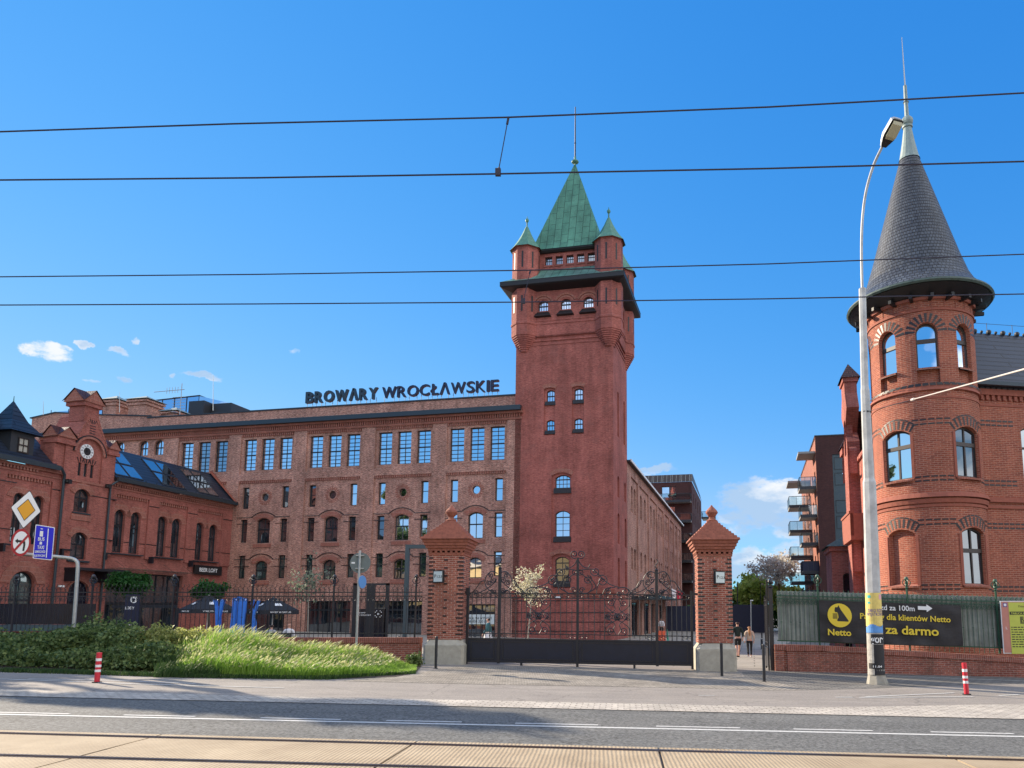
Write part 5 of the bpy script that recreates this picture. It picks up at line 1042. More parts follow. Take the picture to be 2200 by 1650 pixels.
# ---------------------------------------------------------------- gate pillars
def spiral(F,a,z,r0,r1,turns,st,t=0,n=22,sgn=1): return [F.p(a+(r0+(r1-r0)*i/n)*math.cos(st+sgn*2*math.pi*turns*i/n),t,z+(r0+(r1-r0)*i/n)*math.sin(st+sgn*2*math.pi*turns*i/n)) for i in range(n+1)]
def curve(F,pts,t=0,n=10):     # smooth curve through control points (a,z)
    P=[pts[0]]+list(pts)+[pts[-1]]; out=[]
    for i in range(1,len(P)-2):
        p0,p1,p2,p3=[Vector(q) for q in P[i-1:i+3]]
        for k in range(n):
            u=k/n; q=.5*((2*p1)+(-p0+p2)*u+(2*p0-5*p1+4*p2-p3)*u*u+(-p0+3*p1-3*p2+p3)*u**3); out.append(F.p(q.x,t,q.y))
    out.append(F.p(*[pts[-1][0],t,pts[-1][1]])); return out
def pillar(cx,basey,ytop,ycap,yplinth,label,wpl,wsh):
    g=G(cx,basey); F=Fr((g.x,g.y),(.9995,-.03)); z0=g.z
    H=lambda y:D(cx,y,g.y)[2]
    zp,zc,zt=H(yplinth),H(ycap),H(ytop)
    th=thing('gate_pillar',label,'pillar',F.p(0,wpl/2,z0),'brick gate pillars')
    mb=MB(); w=wpl/2; c=.16
    def sq(w,z,ch=0):
        if not ch: return [F.p(-w,wpl/2-w,z),F.p(w,wpl/2-w,z),F.p(w,wpl/2+w,z),F.p(-w,wpl/2+w,z)]
        return [F.p(-w+ch,wpl/2-w,z),F.p(w-ch,wpl/2-w,z),F.p(w,wpl/2-w+ch,z),F.p(w,wpl/2+w-ch,z),F.p(w-ch,wpl/2+w,z),F.p(-w+ch,wpl/2+w,z),F.p(-w,wpl/2+w-ch,z),F.p(-w,wpl/2-w+ch,z)]
    loft(mb,[sq(w,z0-.2,.1),sq(w,zp-.22,.1),sq(w-.14,zp,.12)]); 
    mb.build('plinth',MT['plinth_stone'],th)
    ws=wsh/2; mb=MB(); zs=zc-.62
    loft(mb,[sq(ws,zp,.0),sq(ws,zs)]); shm=mb
    # dark header bricks at the corners and down the middle of each face
    mb=MB(); k=0; z=zp+.16
    cen=F.p(0,wpl/2,0)
    while z<zs-.1:
        for q in range(4):
            dr=[F.e,F.n,-F.e,-F.n][q]; Fq=Fr(Vector((cen.x,cen.y))-Vector((-dr.y,dr.x))*(ws+.004),dr)
            s_=.13 if k%2 else .20
            mb.box(Fq,-ws,-ws+s_+.04,0,.02,z,z+.066); mb.box(Fq,ws-s_-.04,ws,0,.02,z,z+.066)
            if k%2==0: mb.box(Fq,-.07+.02*math.sin(k),.07,0,.02,z+.077,z+.143)
        z+=.155; k+=1
    shm.extend(mb,1); shm.build('shaft',[MT['brick_gate'],MT['brick_black']],th)
    mb=MB()
    for wd,za,zb in ((ws+.03,zs,zs+.1),(ws+.06,zs+.17,zs+.28),(ws+.13,zs+.28,zs+.38),(ws+.18,zs+.38,zs+.50),(ws+.23,zs+.50,zs+.62)): loft(mb,[sq(wd,za),sq(wd,zb)],capb=True)
    for q in range(4):
        dr=[F.e,F.n,-F.e,-F.n][q]; Fq=Fr(Vector((cen.x,cen.y))-Vector((-dr.y,dr.x))*(ws+.05),dr)
        for i in range(7): a=-ws+.02+(2*ws-.04)*i/6.5; mb.box(Fq,a,a+.09,0,.05,zs+.08,zs+.18)
    zf=zt-.62; n=9; ww=ws+.20
    for i in range(n):
        a=zc+(zf-zc)*i/n; b=zc+(zf-zc)*(i+1)/n; w1=ww*(1-i/n)**1.08*.94+.16; loft(mb,[sq(w1,a+.001),sq(w1-.03,b)],capb=True)
    mb.build('stepped_cap',MT['terracotta_gate'],th)
    mb=MB(); mb.lathe([(.20,zf-.02),(.22,zf+.04),(.12,zf+.10),(.10,zf+.17),(.16,zf+.22),(.235,zf+.34),(.22,zf+.42),(.13,zf+.52),(.05,zf+.60),(.03,zf+.64),(0,zf+.66)],cen,14)
    for k in range(10):
        a=2*math.pi*k/10; mb.ball((cen.x+.19*math.cos(a),cen.y+.19*math.sin(a),zf+.36),.055,5)
    mb.build('finial',MT['terracotta_gate'],th)
    return F,g,z0,ws,wpl
pL=pillar(951,1428,1081,1158,1374,'brick gate pillar left of the iron gate, joined to the low brick wall',1.58,1.34)
pR=pillar(1541,1443,1081,1160,1382,'brick gate pillar right of the iron gate, beside the open side passage',1.50,1.28)
def numsign(pl,x,y,tilt,lab):
    F,g,z0,ws,wpl=pl; a,z=PL(x,y,F,.1)
    f=F.at(a,wpl/2-ws-.16); d=Vector((math.cos(tilt),math.sin(tilt))); f2=Fr(f.o,d)
    t=thing('wall_sign',lab,'sign',f.p(0,0,z),'illuminated signs on the gate pillars')
    mb=MB(); mb.box(f2,-.24,.24,-.0,.09,-.24+z,.24+z); mb.box(f,-.0,.1,.05,.2,z-.15,z+.25); mb.build('casing',MT['black'],t)
    mb=MB(); mb.box(f2,-.20,.20,-.015,-.002,z-.2,z+.2); p=mb.build('face',MT['board_white'],t)
    mb=MB(); mb.text(f2,'P',-.16,z-.05,.14,t=-.02,ext=.004); mb.text(f2,'1.2.3',-.03,z-.05,.10,t=-.02,ext=.004); mb.build('lettering',MT['black'],p)
numsign(pL,943,1239,-.45,'small illuminated box sign turned leftward on the left gate pillar'); numsign(pR,1546,1241,.5,'small illuminated box sign turned rightward on the right gate pillar')
# ---------------------------------------------------------------- iron gate
gA=D(1001,1400,pL[1].y+.55); gB=D(1489,1400,pR[1].y+.45)
ga,gb=Vector((gA.x,gA.y)),Vector((gB.x,gB.y)); gl=(gb-ga).length
zA=PL(1001,1422,Fr(ga,gb-ga))[1]; zB=PL(1489,1431,Fr(ga,gb-ga))[1]
FG0=Fr(ga,gb-ga); FGT=Fr(ga,gb-ga,slope=(zB-zA)/gl,z=zA)
def gs(x,y): 
    s,z=PL(x,y,FG0); return s,z-zA-FGT.k*s
gt=thing('iron_gate','black wrought iron double gate with scrollwork crest, closed between the two brick pillars','gate',FGT.p(gl/2,0,-.1))
P1,P2,P3=gs(1073,1300)[0],gs(1241,1300)[0],gs(1411,1300)[0]; Pz=[0.03,P1,P2,P3,gl-.03]
zp0,zp1=0.0,gs(1073,1371)[1]; zr0=gs(1073,1361)[1]; zr1=gs(1073,1284)[1]; zr2=gs(1073,1274.5)[1]
mb=MB()
for a,b in zip(Pz[:-1],Pz[1:]):
    m=MB(); m.box(FGT,a+.03,b-.03,-.012,.012,zp0+.03,zp1-.02); m.build('solid_panel',MT['gate_panel'],gt)
    mb.box(FGT,a,b,-.035,.035,zp0,zp0+.07); mb.box(FGT,a,b,-.035,.035,zp1-.06,zp1)
    for e in (a+.16,b-.19): mb.box(FGT,e,e+.03,-.03,-.012,zp0+.12,zp1-.12)
    mb.box(FGT,a+.16,b-.16,-.03,-.012,zp0+.12,zp0+.15); mb.box(FGT,a+.16,b-.16,-.03,-.012,zp1-.15,zp1-.12)
mb.build('panel_frame',MT['black_iron'],gt)
for k,a in enumerate(Pz):
    mid=k==2; w=(.055 if k in (1,3) else .045); top={0:zr2+.1,1:gs(1073,1222)[1],2:gs(1241,1198)[1],3:gs(1411,1226)[1],4:zr2+.16}[k]
    mb=MB(); mb.box(FGT,a-w,a+w,-.05,.05,-.12 if k in (0,4,2) else -.03,top); 
    if k in (1,3):
        mb.lathe([(.06,0),(.08,.03),(.03,.07),(.035,.12)],FGT.p(a,0,top),8); mb.tube(curve(FGT,[(a,top+.1),(a-.05,top+.18),(a+.02,top+.27),(a+.06,top+.36),(a+.0,top+.44)]),.02,5)
    mb.build('post',MT['black_iron'],gt)
mb=MB()
for z in (zr0,zr1,zr2): mb.box(FGT,0,gl,-.022,.022,z-.018,z+.018)
mb.build('rail',MT['black_iron'],gt)
# bars, every other one twisted, ornamental diamonds in the two wide leaves
def bars(a,b,n,skip=None):
    for i in range(1,n):
        s=a+(b-a)*i/n
        if skip and skip[0]<s<skip[1]: continue
        m=MB(); z0,z1=(zp1,zr2) if i%2 else (zp1+.06,zr1+.12)
        if i%2==0 and n>8: 
            m.tube([FGT.p(s,0,z0+(z1-z0)*k/40) for k in range(41)],[.013+.006*(k%2) for k in range(41)],4)
        else: m.tube([FGT.p(s,0,z0),FGT.p(s,0,z1)],.015,5)
        m.build('bar',MT['black_iron'],gt)
D1=(gs(1131,1300)[0],gs(1183,1300)[0]); D2=(gs(1299,1300)[0],gs(1353,1300)[0])
bars(Pz[0],Pz[1],7); bars(Pz[1],Pz[2],14,D1); bars(Pz[2],Pz[3],14,D2); bars(Pz[3],Pz[4],7)
def scroll(par,paths,r=.017,name='scrollwork'):
    m=MB()
    for p in paths: m.tube(p,r,5)
    return m.build(name,MT['black_iron'],par)
for a,b in (D1,D2):
    c=(a+b)/2; w=(b-a)/2; z0,z1=zr0+.02,zr1-.02; zm=(z0+z1)/2; h=z1-z0; pp=[[FGT.p(a,0,zp1),FGT.p(a,0,zr2)],[FGT.p(b,0,zp1),FGT.p(b,0,zr2)]]
    for sx in (-1,1):
        for sy in (-1,1):
            pp.append(curve(FGT,[(c+sx*w,zm+sy*h*.5),(c+sx*w*.9,zm+sy*h*.3),(c+sx*w*.35,zm+sy*h*.14),(c-sx*w*.2,zm+sy*h*.05)]))
            pp.append(curve(FGT,[(c+sx*w*.08,zm+sy*h*.5),(c+sx*w*.3,zm+sy*h*.36),(c+sx*w*.2,zm+sy*h*.2),(c+sx*w*.9,zm+sy*h*.03)]))
            pp.append(spiral(FGT,c+sx*w*.5,zm+sy*h*.40,.15,.03,1.5,math.pi/2*sy,sgn=sx))
            pp.append(spiral(FGT,c+sx*w*.8,zm+sy*h*.035,.09,.02,1.3,0,sgn=sx*sy))
        pp.append(spiral(FGT,c+sx*w*.62,zm,.12,.02,1.4,math.pi/2,sgn=sx))
    pp.append([FGT.p(c+.12*math.cos(i*math.pi/8),0,zm+.12*math.sin(i*math.pi/8)) for i in range(17)]); pp.append([FGT.p(c+.2*math.cos(i*math.pi/8),0,zm+.11*math.sin(i*math.pi/8)) for i in range(17)])
    scroll(gt,pp)
    m=MB(); m.ball(FGT.p(c,0,zm),.07,6)
    for k in range(8): t_=k*math.pi/4; m.ball(FGT.p(c+.11*math.cos(t_),-.02,zm+.08*math.sin(t_)),.03,5)
    m.build('rosette',MT['black_iron'],gt)
pp=[]
for a,b in zip(Pz[:-1],Pz[1:]):     # small circles between the double rails and below
    n=max(4,int((b-a)/.24))
    for i in range(n):
        s=a+(b-a)*(i+.5)/n; pp.append(spiral(FGT,s,(zr1+zr2)/2,.075,.03,1.2,math.pi/2,n=10,sgn=(-1)**i))
    for s in (a+.14,a+.32,b-.32,b-.14): pp.append(spiral(FGT,s,(zp1+zr0)/2,.08,.03,1.2,math.pi/2,n=10))
scroll(gt,pp,.012)
def mir(px,c): return 2*c-px
def gp(pts,mirror=None):
    q=[(mir(x,mirror) if mirror else x,y) for x,y in pts]; return [gs(x,y) for x,y in q]
pp=[]
for mi in (None,1241):
    f=lambda pts:curve(FGT,gp(pts,mi))
    S_=lambda x,y,r,tu,st,sg:spiral(FGT,*gp([(x,y)],mi)[0],r,.02,tu,(st if mi is None else math.pi-st),sgn=(sg if mi is None else -sg))
    pp+= [f([(1242,1200),(1246,1210),(1254,1218),(1263,1220),(1268,1213)]),
          f([(1243,1226),(1260,1223),(1275,1224),(1290,1238),(1305,1252),(1320,1259),(1330,1262)]),
          f([(1243,1273),(1262,1274),(1272,1262),(1268,1250),(1256,1238),(1244,1230)]),
          f([(1262,1274),(1280,1262),(1272,1246),(1262,1236)]), f([(1282,1276),(1283,1262),(1290,1248),(1300,1244)]), f([(1295,1276),(1300,1266),(1312,1262)]),
          f([(1322,1262),(1310,1264),(1302,1272)]),f([(1327,1264),(1340,1262),(1352,1268),(1354,1277)]),f([(1354,1276),(1362,1266),(1372,1260),(1378,1250)]),
          S_(1279,1228,.20,1.6,2.6,1),S_(1262,1245,.18,1.7,1.0,-1),S_(1294,1248,.24,1.7,2.4,-1),S_(1247,1229,.14,1.5,3,1),S_(1308,1271,.15,1.5,1,1),S_(1343,1271,.16,1.5,2,-1),S_(1250,1268,.12,1.3,0,1),S_(1330,1277,.1,1.3,0,1),S_(1356,1277,.1,1.3,0,-1),S_(1248,1191,.17,1.6,-2.0,1)]
    # side crests round the two tall posts
    for c0 in ((1411,) if mi is None else (1411,)):
        for m2 in (0,1):
            X=lambda x:(2*c0-x) if m2 else x
            g2=lambda pts:f([(X(x),y) for x,y in pts])
            pp+= [g2([(c0+2,1232),(c0+16,1228),(c0+27,1240),(c0+29,1254),(c0+22,1266),(c0+8,1276)]),g2([(c0+4,1244),(c0+14,1256),(c0+30,1268),(c0+52,1277)]),g2([(c0+27,1248),(c0+38,1250),(c0+48,1264),(c0+60,1276)] if m2==0 else [(c0+27,1248),(c0+36,1249),(c0+44,1262),(c0+54,1270)]),g2([(c0+3,1276),(c0+18,1268),(c0+27,1276)])]
            for sx,sy,r in ((10,1247,.13),(20,1252,.11),(10,1271,.12),(48,1272,.10),(16,1236,.10)): pp.append(S_(X(c0+sx),sy,r,1.5,1,1 if m2 else -1))
scroll(gt,pp,.020)
mb=MB(); mb.box(FGT,-.35,.05,-.04,.04,zr2-.02,zr2+.06); mb.box(FGT,gl-.05,gl+.35,-.04,.04,zr2+.0,zr2+.08); mb.box(FGT,-.04,.1,-.06,.06,zr2-.08,zr2+.2); 
for x in (1120,1363): s,_=gs(x,1430); mb.box(FGT,s-.04,s+.04,-.04,.04,-.17,0)
mb.build('hinge',MT['black_iron'],gt)
# open side gate seen edge on, right of the right pillar
sgp=G(1660,1441); FS=Fr((sgp.x,sgp.y),(.10,.995)); FS.z=sgp.z
sgt=thing('side_gate','narrow black iron side gate standing open, edge-on beside the green fence','gate',sgp)
mb=MB(); mb.box(Fr((sgp.x,sgp.y),(1,0)),-.07,.07,-.07,.07,sgp.z-.1,sgp.z+3.3); mb.ball((sgp.x,sgp.y,sgp.z+3.42),.11,8); mb.lathe([(.05,3.15),(.13,3.2),(.05,3.26)],sgp,8)
mb.build('post',MT['black_iron'],sgt)
hh_=Vector((sgp.x-.13,sgp.y,sgp.z)); FS=Fr(hh_.xy,(.15,.989)); FS.z=sgp.z
mb=MB(); mb.box(FS,0,1.5,-.02,.02,.1,.85); mb.box(FS,0,.05,-.03,.03,0,3.5); mb.box(FS,1.45,1.5,-.03,.03,0,2.9)
for z in (.9,1.05,2.5,2.7): mb.box(FS,0,1.5,-.02,.02,z,z+.035)
for i in range(1,10): mb.tube([FS.p(i*.15,0,.9),FS.p(i*.15,0,2.7)],.013,4)
mb.tube(curve(FS,[(.05,3.3),(.5,3.15),(1.0,2.8),(1.45,2.8)]),.018,4); mb.build('leaf',MT['black_iron'],sgt)
# ---------------------------------------------------------------- left fence on its brick wall
fy=pL[1].y+.45
FF=Fr((0,fy),(1,0)); xl=D(905,1370,fy).x
zf=lambda y:D(500,y,fy).z
zw=zf(1369.5)
wl=thing('brick_wall','low red brick wall with upright coping course under the black fence, left of the gate','wall',(-16,fy,gz(-16)))
mb=MB(); mb.box(FF,-34,xl,-.2,.2,-.6,zw-.2); mb.build('wall',MT['brick_wall_low'],wl)
mb=MB(); mb.box(FF,-34,xl+.003,-.24,.24,zw-.2,zw); mb.build('coping',MT['brick_soldier'],wl)
def ironfence(F,x0,x1,posts,z0,z1,z2,ztip,zpost,name,label,mt,loc,pitch=.178,slope=None,cap=True):
    fn=thing(name,label,'fence',loc); r=.011
    ps=sorted(posts); segs=[(a,b) for a,b in zip([x0]+ps,ps+[x1]) if b-a>.2]
    for a,b in segs:
        m=MB(); n=max(2,round((b-a)/pitch))
        for z,h in ((z0,.022),(z1,.018),(z2,.022)): m.box(F,a,b,-.015,.015,z-h,z+h)
        for i in range(1,n):
            s=a+(b-a)*i/n; long=i%2
            m.tube([F.p(s,0,z0-.22),F.p(s,0,ztip-.12)],r,4)
            # twisted leaf tip
            m.tube(curve(F,[(s,ztip-.14),(s-.04,ztip-.10),(s+.015,ztip-.06),(s+.05,ztip-.02),(s+.03,ztip+.05)],n=3),.012,4)
            m.tube([F.p(s-.05,0,ztip-.17),F.p(s+.05,0,ztip-.17)],.010,4)
            if long: m.box(F,s-.035,s+.035,-.015,.015,(z0+z1)/2-.1,(z0+z1)/2-.08)
        m.build('bar_panel',MT[mt],fn)
        m=MB()
        for i in range(n):
            s=a+(b-a)*(i+.5)/n; m.tube(spiral(F,s,z1-.13,.085,.02,1.4,math.pi/2,n=12,sgn=(-1)**i),.008,4)
            m.tube(curve(F,[(s-pitch/2,z1-.26),(s-.04,z1-.1),(s+.04,z1-.02),(s+pitch/2,z1-.2)],n=3),.007,4)
        m.build('scroll_band',MT[mt],fn)
    for p in ps:
        m=MB(); m.box(F,p-.03,p+.03,-.03,.03,z0-.22,zpost-.35); m.lathe([(.045,0),(.08,.02),(.04,.06),(.04,.18),(.07,.22),(.035,.27),(.08,.33),(.085,.38),(.05,.44),(0,.46)],F.p(p,0,zpost-.42),8)
        for k in (0,1): 
            Fk=F.at(p,0) if k==0 else Fr(F.p(p,0,0).xy,F.n,F.k,F.z)
            m.tube([Fk.p(.15*math.cos(i*math.pi/8),0,zpost-.2+.13*math.sin(i*math.pi/8)-(0 if F.k==0 else 0)+(F.k*p if k else 0)) for i in range(17)],.017,5)
        m.build('post',MT[mt],fn)
    return fn
fp=[D(x,1300,fy).x for x in (30,113,196,284,371,456,541,628,716,804,893)]
fp=[D(x,1300,fy).x for x in (-140,30,196,371,541,716,893)]
ironfence(FF,-34,xl,fp,zf(1361),zf(1281),zf(1272.5),zf(1258),zf(1236),'iron_fence','black wrought iron fence with curled spear tips on the low wall, left of the gate','black_iron',(-16,fy,zw))
# ---------------------------------------------------------------- right fence, banner, notice board
ra=G(1668,1442); rb=G(2200,1447); ry=ra.y+.1
FH0=Fr((ra.x,ra.y),(1,-.085))
def hs_(x,y): return PL(x,y,FH0)
w0,wz0=hs_(1668,1385); w1,wz1=hs_(2200,1413)
rw=thing('brick_wall','low worn brick wall with projecting piers, under the green fence','wall',(ra.x+4,ra.y,ra.z-.1))
mb=MB(); tp_=[(-.05,wz0-.2),(1.6,wz0-.22),(5,PL(1900,1398,FH0)[1]-.2),(w1,wz1-.2),(w1+6,wz1-.5)]; 
mb.prism(FH0,[(-.05,-1.2)]+[(w1+6,-1.2)]+tp_[::-1],0,.38)
for a,b in ((-.04,.3),(.42,1.62)): mb.box(FH0,a,b,-.09,.01,-1.2,PL(1700,1387,FH0)[1]-.2)
mb.build('wall',MT['brick_wall_low'],rw)
mb=MB(); up_=[(a,z+.2) for a,z in tp_]; mb.prism(FH0,[*tp_,*up_[::-1]],-.05,.42); mb.box(FH0,.38,1.66,-.13,-.0,PL(1700,1387,FH0)[1]-.2,PL(1700,1387,FH0)[1]); mb.build('coping',MT['brick_soldier'],rw)
s_a,za=hs_(1672,1283); s_b,zb=hs_(2140,1296); kk=(zb-za)/(s_b-s_a)
FH=Fr(FH0.p(0,.19,0).xy,FH0.e,slope=kk,z=0)
zz=lambda x,y:PL(x,y,FH0,.19)[1]-kk*PL(x,y,FH0,.19)[0]
gfp=[PL(x,1300,FH0,.19)[0] for x in (1758,1950,2141)]
zb0,zb1,zb2,zbt,zbp=zz(1672,1376),zz(1672,1286),zz(1672,1279.5),zz(1672,1268),zz(1758,1236)
ironfence(FH,.1,14,gfp+[gfp[2]+ (gfp[2]-gfp[1])],zb0,zb1,zb2,zbt,zbp,'iron_fence','green painted iron fence with corrugated sheeting behind it, right of the gate','green_iron',FH.p(4,0,zb0),pitch=.185)
mb=MB(); n=90; x0_,x1_=.15,14.0
for i in range(n*4):
    a=x0_+(x1_-x0_)*i/(n*4); b=x0_+(x1_-x0_)*(i+1)/(n*4); ta=.1+.02*math.sin(i*math.pi/2*1.0); tb=.1+.02*math.sin((i+1)*math.pi/2)
    mb.quad(FH.p(a,ta,zb0-.03),FH.p(b,tb,zb0-.03),FH.p(b,tb,zbt-.02),FH.p(a,ta,zbt-.02))
mat('sheet_grey',(.27,.30,.27),.55,noise_=.45,nscale=2.2,metal=.1); cs_=mb.build('corrugated_sheeting',MT['sheet_grey'],None,FH.p(7,.1,zb0)); tag(cs_,'grey corrugated sheeting fixed behind the green fence','screen')
# banner
bx0,bt0=PL(1759,1289,FH0,.1);bx1,bt1=PL(2064,1301,FH0,.1);bb0=PL(1759,1378,FH0,.1)[1];bb1=PL(2064,1388,FH0,.1)[1]
bn=thing('banner','large black banner with yellow and white lettering tied to the green fence','banner',FH0.p((bx0+bx1)/2,.1,bb0))
def BP(u,v,t=.1): a=bx0+(bx1-bx0)*u; z0=bb0+(bb1-bb0)*u; z1=bt0+(bt1-bt0)*u; return FH0.p(a,t,z0+(z1-z0)*v)
mb=MB(); nu,nv=60,14
def wv_(u,v): return .1+.012*math.sin(u*34+v*5)*(1-v)+.04*noise.noise(Vector((u*9,v*3,0)))
for i in range(nu):
    for j in range(nv):
        q=[(i/nu,j/nv),((i+1)/nu,j/nv),((i+1)/nu,(j+1)/nv),(i/nu,(j+1)/nv)]; mb.poly([BP(u,v-.04*math.sin(math.pi*u)*(1-v)*(.5),wv_(u,v)) for u,v in q],sm=True)
bo=mb.build('cloth',MT['banner_black'],bn)
bw=bx1-bx0; bh_=bt0-bb0
FBn=Fr(FH0.p(bx0,.055,0).xy,FH0.e,slope=(bt1-bt0)/(bx1-bx0),z=bb0)
# measured text boxes (pixel left, right, baseline, cap height)
def bt(mb,s,xl,xr,yb,ch,off=.03):
    a0,z0=PL(xl,yb,FH0,.055); a1,_=PL(xr,yb,FH0,.055); h=ch/1588*ra.y*1.03
    mb.text(FBn,s,a0-bx0,z0-bb0-FBn.k*(a0-bx0),h,t=0,ext=.004,off=off,width=a1-a0)
mb=MB(); bt(mb,'Wjazd za 100m',1864,1965,1309,11,.012); mb.build('lettering',MT['white'],bn)
mb=MB(); bt(mb,'Parking dla klientów Netto',1848,2042,1329,12,.018); bt(mb,'a za darmo',1882,2017,1360,18,.022); bt(mb,'Netto',1779,1829,1364,13,.025)
a,z=PL(1804,1322,FH0,.055); a-=bx0; z=z-bb0-FBn.k*a; rr=24.5/1588*ra.y*1.03; mb.prism(FBn,circ(a,z,rr,32),-.002,.004); mb.build('lettering',MT['banner_yellow'],bn)
mb=MB(); k=rr
dog=[(-.38,.62),(-.30,.70),(-.22,.66),(-.12,.72),(-.06,.86),(.02,.66),(.10,.5),(.72,-.42),(.70,-.50),(-.18,-.50),(-.24,-.42),(-.10,-.18),(-.14,.12),(-.22,.26),(-.36,.24),(-.42,.36)]
mb.prism(FBn,[(a+x*k,z+y*k) for x,y in dog],-.006,-.003)
for i in range(5): mb.box(FBn,a-.55*k+.08*k*i,a-.52*k+.08*k*i,-.006,-.003,z-.3*k,z+.16*k)
for j in range(5): mb.box(FBn,a-.58*k,a-.2*k,-.006,-.003,z-.3*k+.1*k*j,z-.27*k+.1*k*j)
mb.build('dog_emblem',MT['banner_black'],bn)
mb=MB(); a0,z0=PL(1972,1306,FH0,.055); a1,_=PL(2003,1306,FH0,.055); a0-=bx0;a1-=bx0; z0=z0-bb0-FBn.k*a0; h=.07; mb.prism(FBn,[(a0,z0-h),(a0+(a1-a0)*.6,z0-h),(a0+(a1-a0)*.6,z0-h*2.1),(a1,z0),(a0+(a1-a0)*.6,z0+h*2.1),(a0+(a1-a0)*.6,z0+h),(a0,z0+h)],-.002,.004); mb.build('arrow',MT['white'],bn)
# notice board
nb0,nt0=PL(2156,1404,FH0,-.02); _,ntz=PL(2152,1291,FH0,-.02)
nb=thing('notice_board','yellow and pink construction notice board with printed text on the green fence','notice board',FH0.p(nb0+.9,-.02,nt0))
mb=MB(); mb.box(FH0,nb0,nb0+1.9,-.03,0,nt0,ntz); mb.build('backing',MT['white'],nb)
mb=MB(); mb.box(FH0,nb0+.03,nb0+1.85,-.04,-.03,nt0+.03,ntz-.03); mb.build('pink_sheet',MT['board_pink'],nb)
ys=nb0+.29; mb=MB(); mb.box(FH0,ys,nb0+1.8,-.048,-.04,nt0-.01,ntz-.06); ysb=mb.build('yellow_sheet',MT['board_yellow'],nb)
mb=MB(); mb.box(FH0,ys+.02,ys+1.45,-.053,-.048,ntz-.52,ntz-.40)
rn=random.Random(5)
for i,z in enumerate([ntz-.62-.045*k for k in range(6)]+[ntz-1.0-.09*k for k in range(9)]):
    a=ys+ (.38 if i<6 else .04); b=ys+1.4
    while a<b: w_=rn.uniform(.05,.16); mb.box(FH0,a,min(b,a+w_),-.052,-.048,z,z+.035); a+=w_+.03
mb.text(FH0,'Dziennik Budowy',ys+.35,ntz-.24,.08,t=-.049,ext=.003); mb.build('print',MT['black'],ysb)
mb=MB(); mb.text(FH0,'TABLICA INFORMACYJNA',ys+.06,ntz-.50,.075,t=-.054,ext=.003,off=.02); mb.build('heading',MT['board_yellow'],ysb)
mb=MB(); mb.box(FH0,nb0+.09,nb0+.24,-.046,-.04,ntz-.23,ntz-.07); mb.build('blue_label',MT['poster_purple'],nb); mb=MB(); mb.prism(FH0,circ(nb0+.165,ntz-.15,.05,14),-.05,-.046); mb.text(FH0,'L',nb0+.14,nt0+.9,.1,t=-.044,ext=.003); mb.build('white_mark',MT['white'],nb)
# weeds along the wall foot added with the vegetation
# ---------------------------------------------------------------- street lamp
lamp0=G(1885,1471); lamp0.y+=.12
lp=thing('street_lamp','tall grey stepped street lamp with curved arm and posters, before the green fence','street lamp',lamp0)
LZ=lambda y:D(1885,y,lamp0.y).z
def LX(x,y): return D(x,y,lamp0.y).x
zt_=LZ(618)
lvl=[(1473,46,1885),(1466,44,1885),(1448,34,1883),(1440,33,1882.5),(1400,33,1881),(1280,31,1876),(1036,27,1867.5),(1028,22.5,1867),(840,18.5,1858.5),(830,16,1857.8),(620,14.5,1852.5)]
mb=MB(); prev=None; PXM=1588/lamp0.y
rings=[]
for y,w,x in lvl:
    c=D(x,y,lamp0.y); sc_=PXM/(1+.0*(c.z)); rr=w/2/(FPX/ (c.y*math.cos(PITCH)+(c.z-CH)*math.sin(PITCH))); rr=w/2*(c.y*math.cos(PITCH)+(c.z-CH)*math.sin(PITCH))/FPX
    rings.append([(c.x+rr*math.cos(2*math.pi*k/8+.3927),c.y+rr*math.sin(2*math.pi*k/8+.3927),c.z) for k in range(8)])
loft(mb,rings[3:]); mb.build('pole',MT['lamp_paint'],lp)
mb=MB(); loft(mb,[[(p[0],p[1],gz(p[0])-.1) for p in rings[0]]]+rings[:5]); mb.build('footing',MT['concrete'],lp)
def depth_at(x,y,dp): return D(x,y,dp)
arm=[depth_at(1852.5,622,lamp0.y),depth_at(1851,540,lamp0.y),depth_at(1853,470,lamp0.y-.05),depth_at(1861,410,lamp0.y-.2),depth_at(1877,355,lamp0.y-.45),depth_at(1897,312,lamp0.y-.8)]
mb=MB(); 
cr_=[]
for i in range(len(arm)-1):
    p0,p1,p2,p3=arm[max(0,i-1)],arm[i],arm[i+1],arm[min(len(arm)-1,i+2)]
    for k in range(6): u=k/6; cr_.append(.5*((2*p1)+(-p0+p2)*u+(2*p0-5*p1+4*p2-p3)*u*u+(-p0+3*p1-3*p2+p3)*u**3))
cr_.append(arm[-1]); mb.tube(cr_,.048,8); mb.build('arm',MT['lamp_paint'],lp)
hA=arm[-1]; hB=depth_at(1926,258,lamp0.y-1.45); ax_=(hB-hA).normalized(); sd_=ax_.cross(Vector((0,0,1))).normalized(); up2=sd_.cross(ax_).normalized(); hl=(hB-hA).length
def hd(l,w,h): return hA+ax_*l*hl+sd_*w+up2*h
def sec(l,w,h0,h1): return [hd(l,-w,h0),hd(l,w,h0),hd(l,w*.8,h1),hd(l,-w*.8,h1)]
mb=MB(); loft(mb,[sec(-.05,.08,-.06,.05),sec(.12,.16,-.08,.08),sec(.4,.23,-.08,.13),sec(1.0,.21,-.08,.12),sec(1.08,.15,-.07,.06)],capb=True); hdm=mb.build('lamp_head',MT['galv'],lp)
mb=MB(); loft(mb,[sec(-.04,.10,-.085,-.055),sec(.3,.235,-.105,-.07),sec(1.05,.215,-.105,-.07)],capb=True); mb.build('rim',MT['black'],hdm)
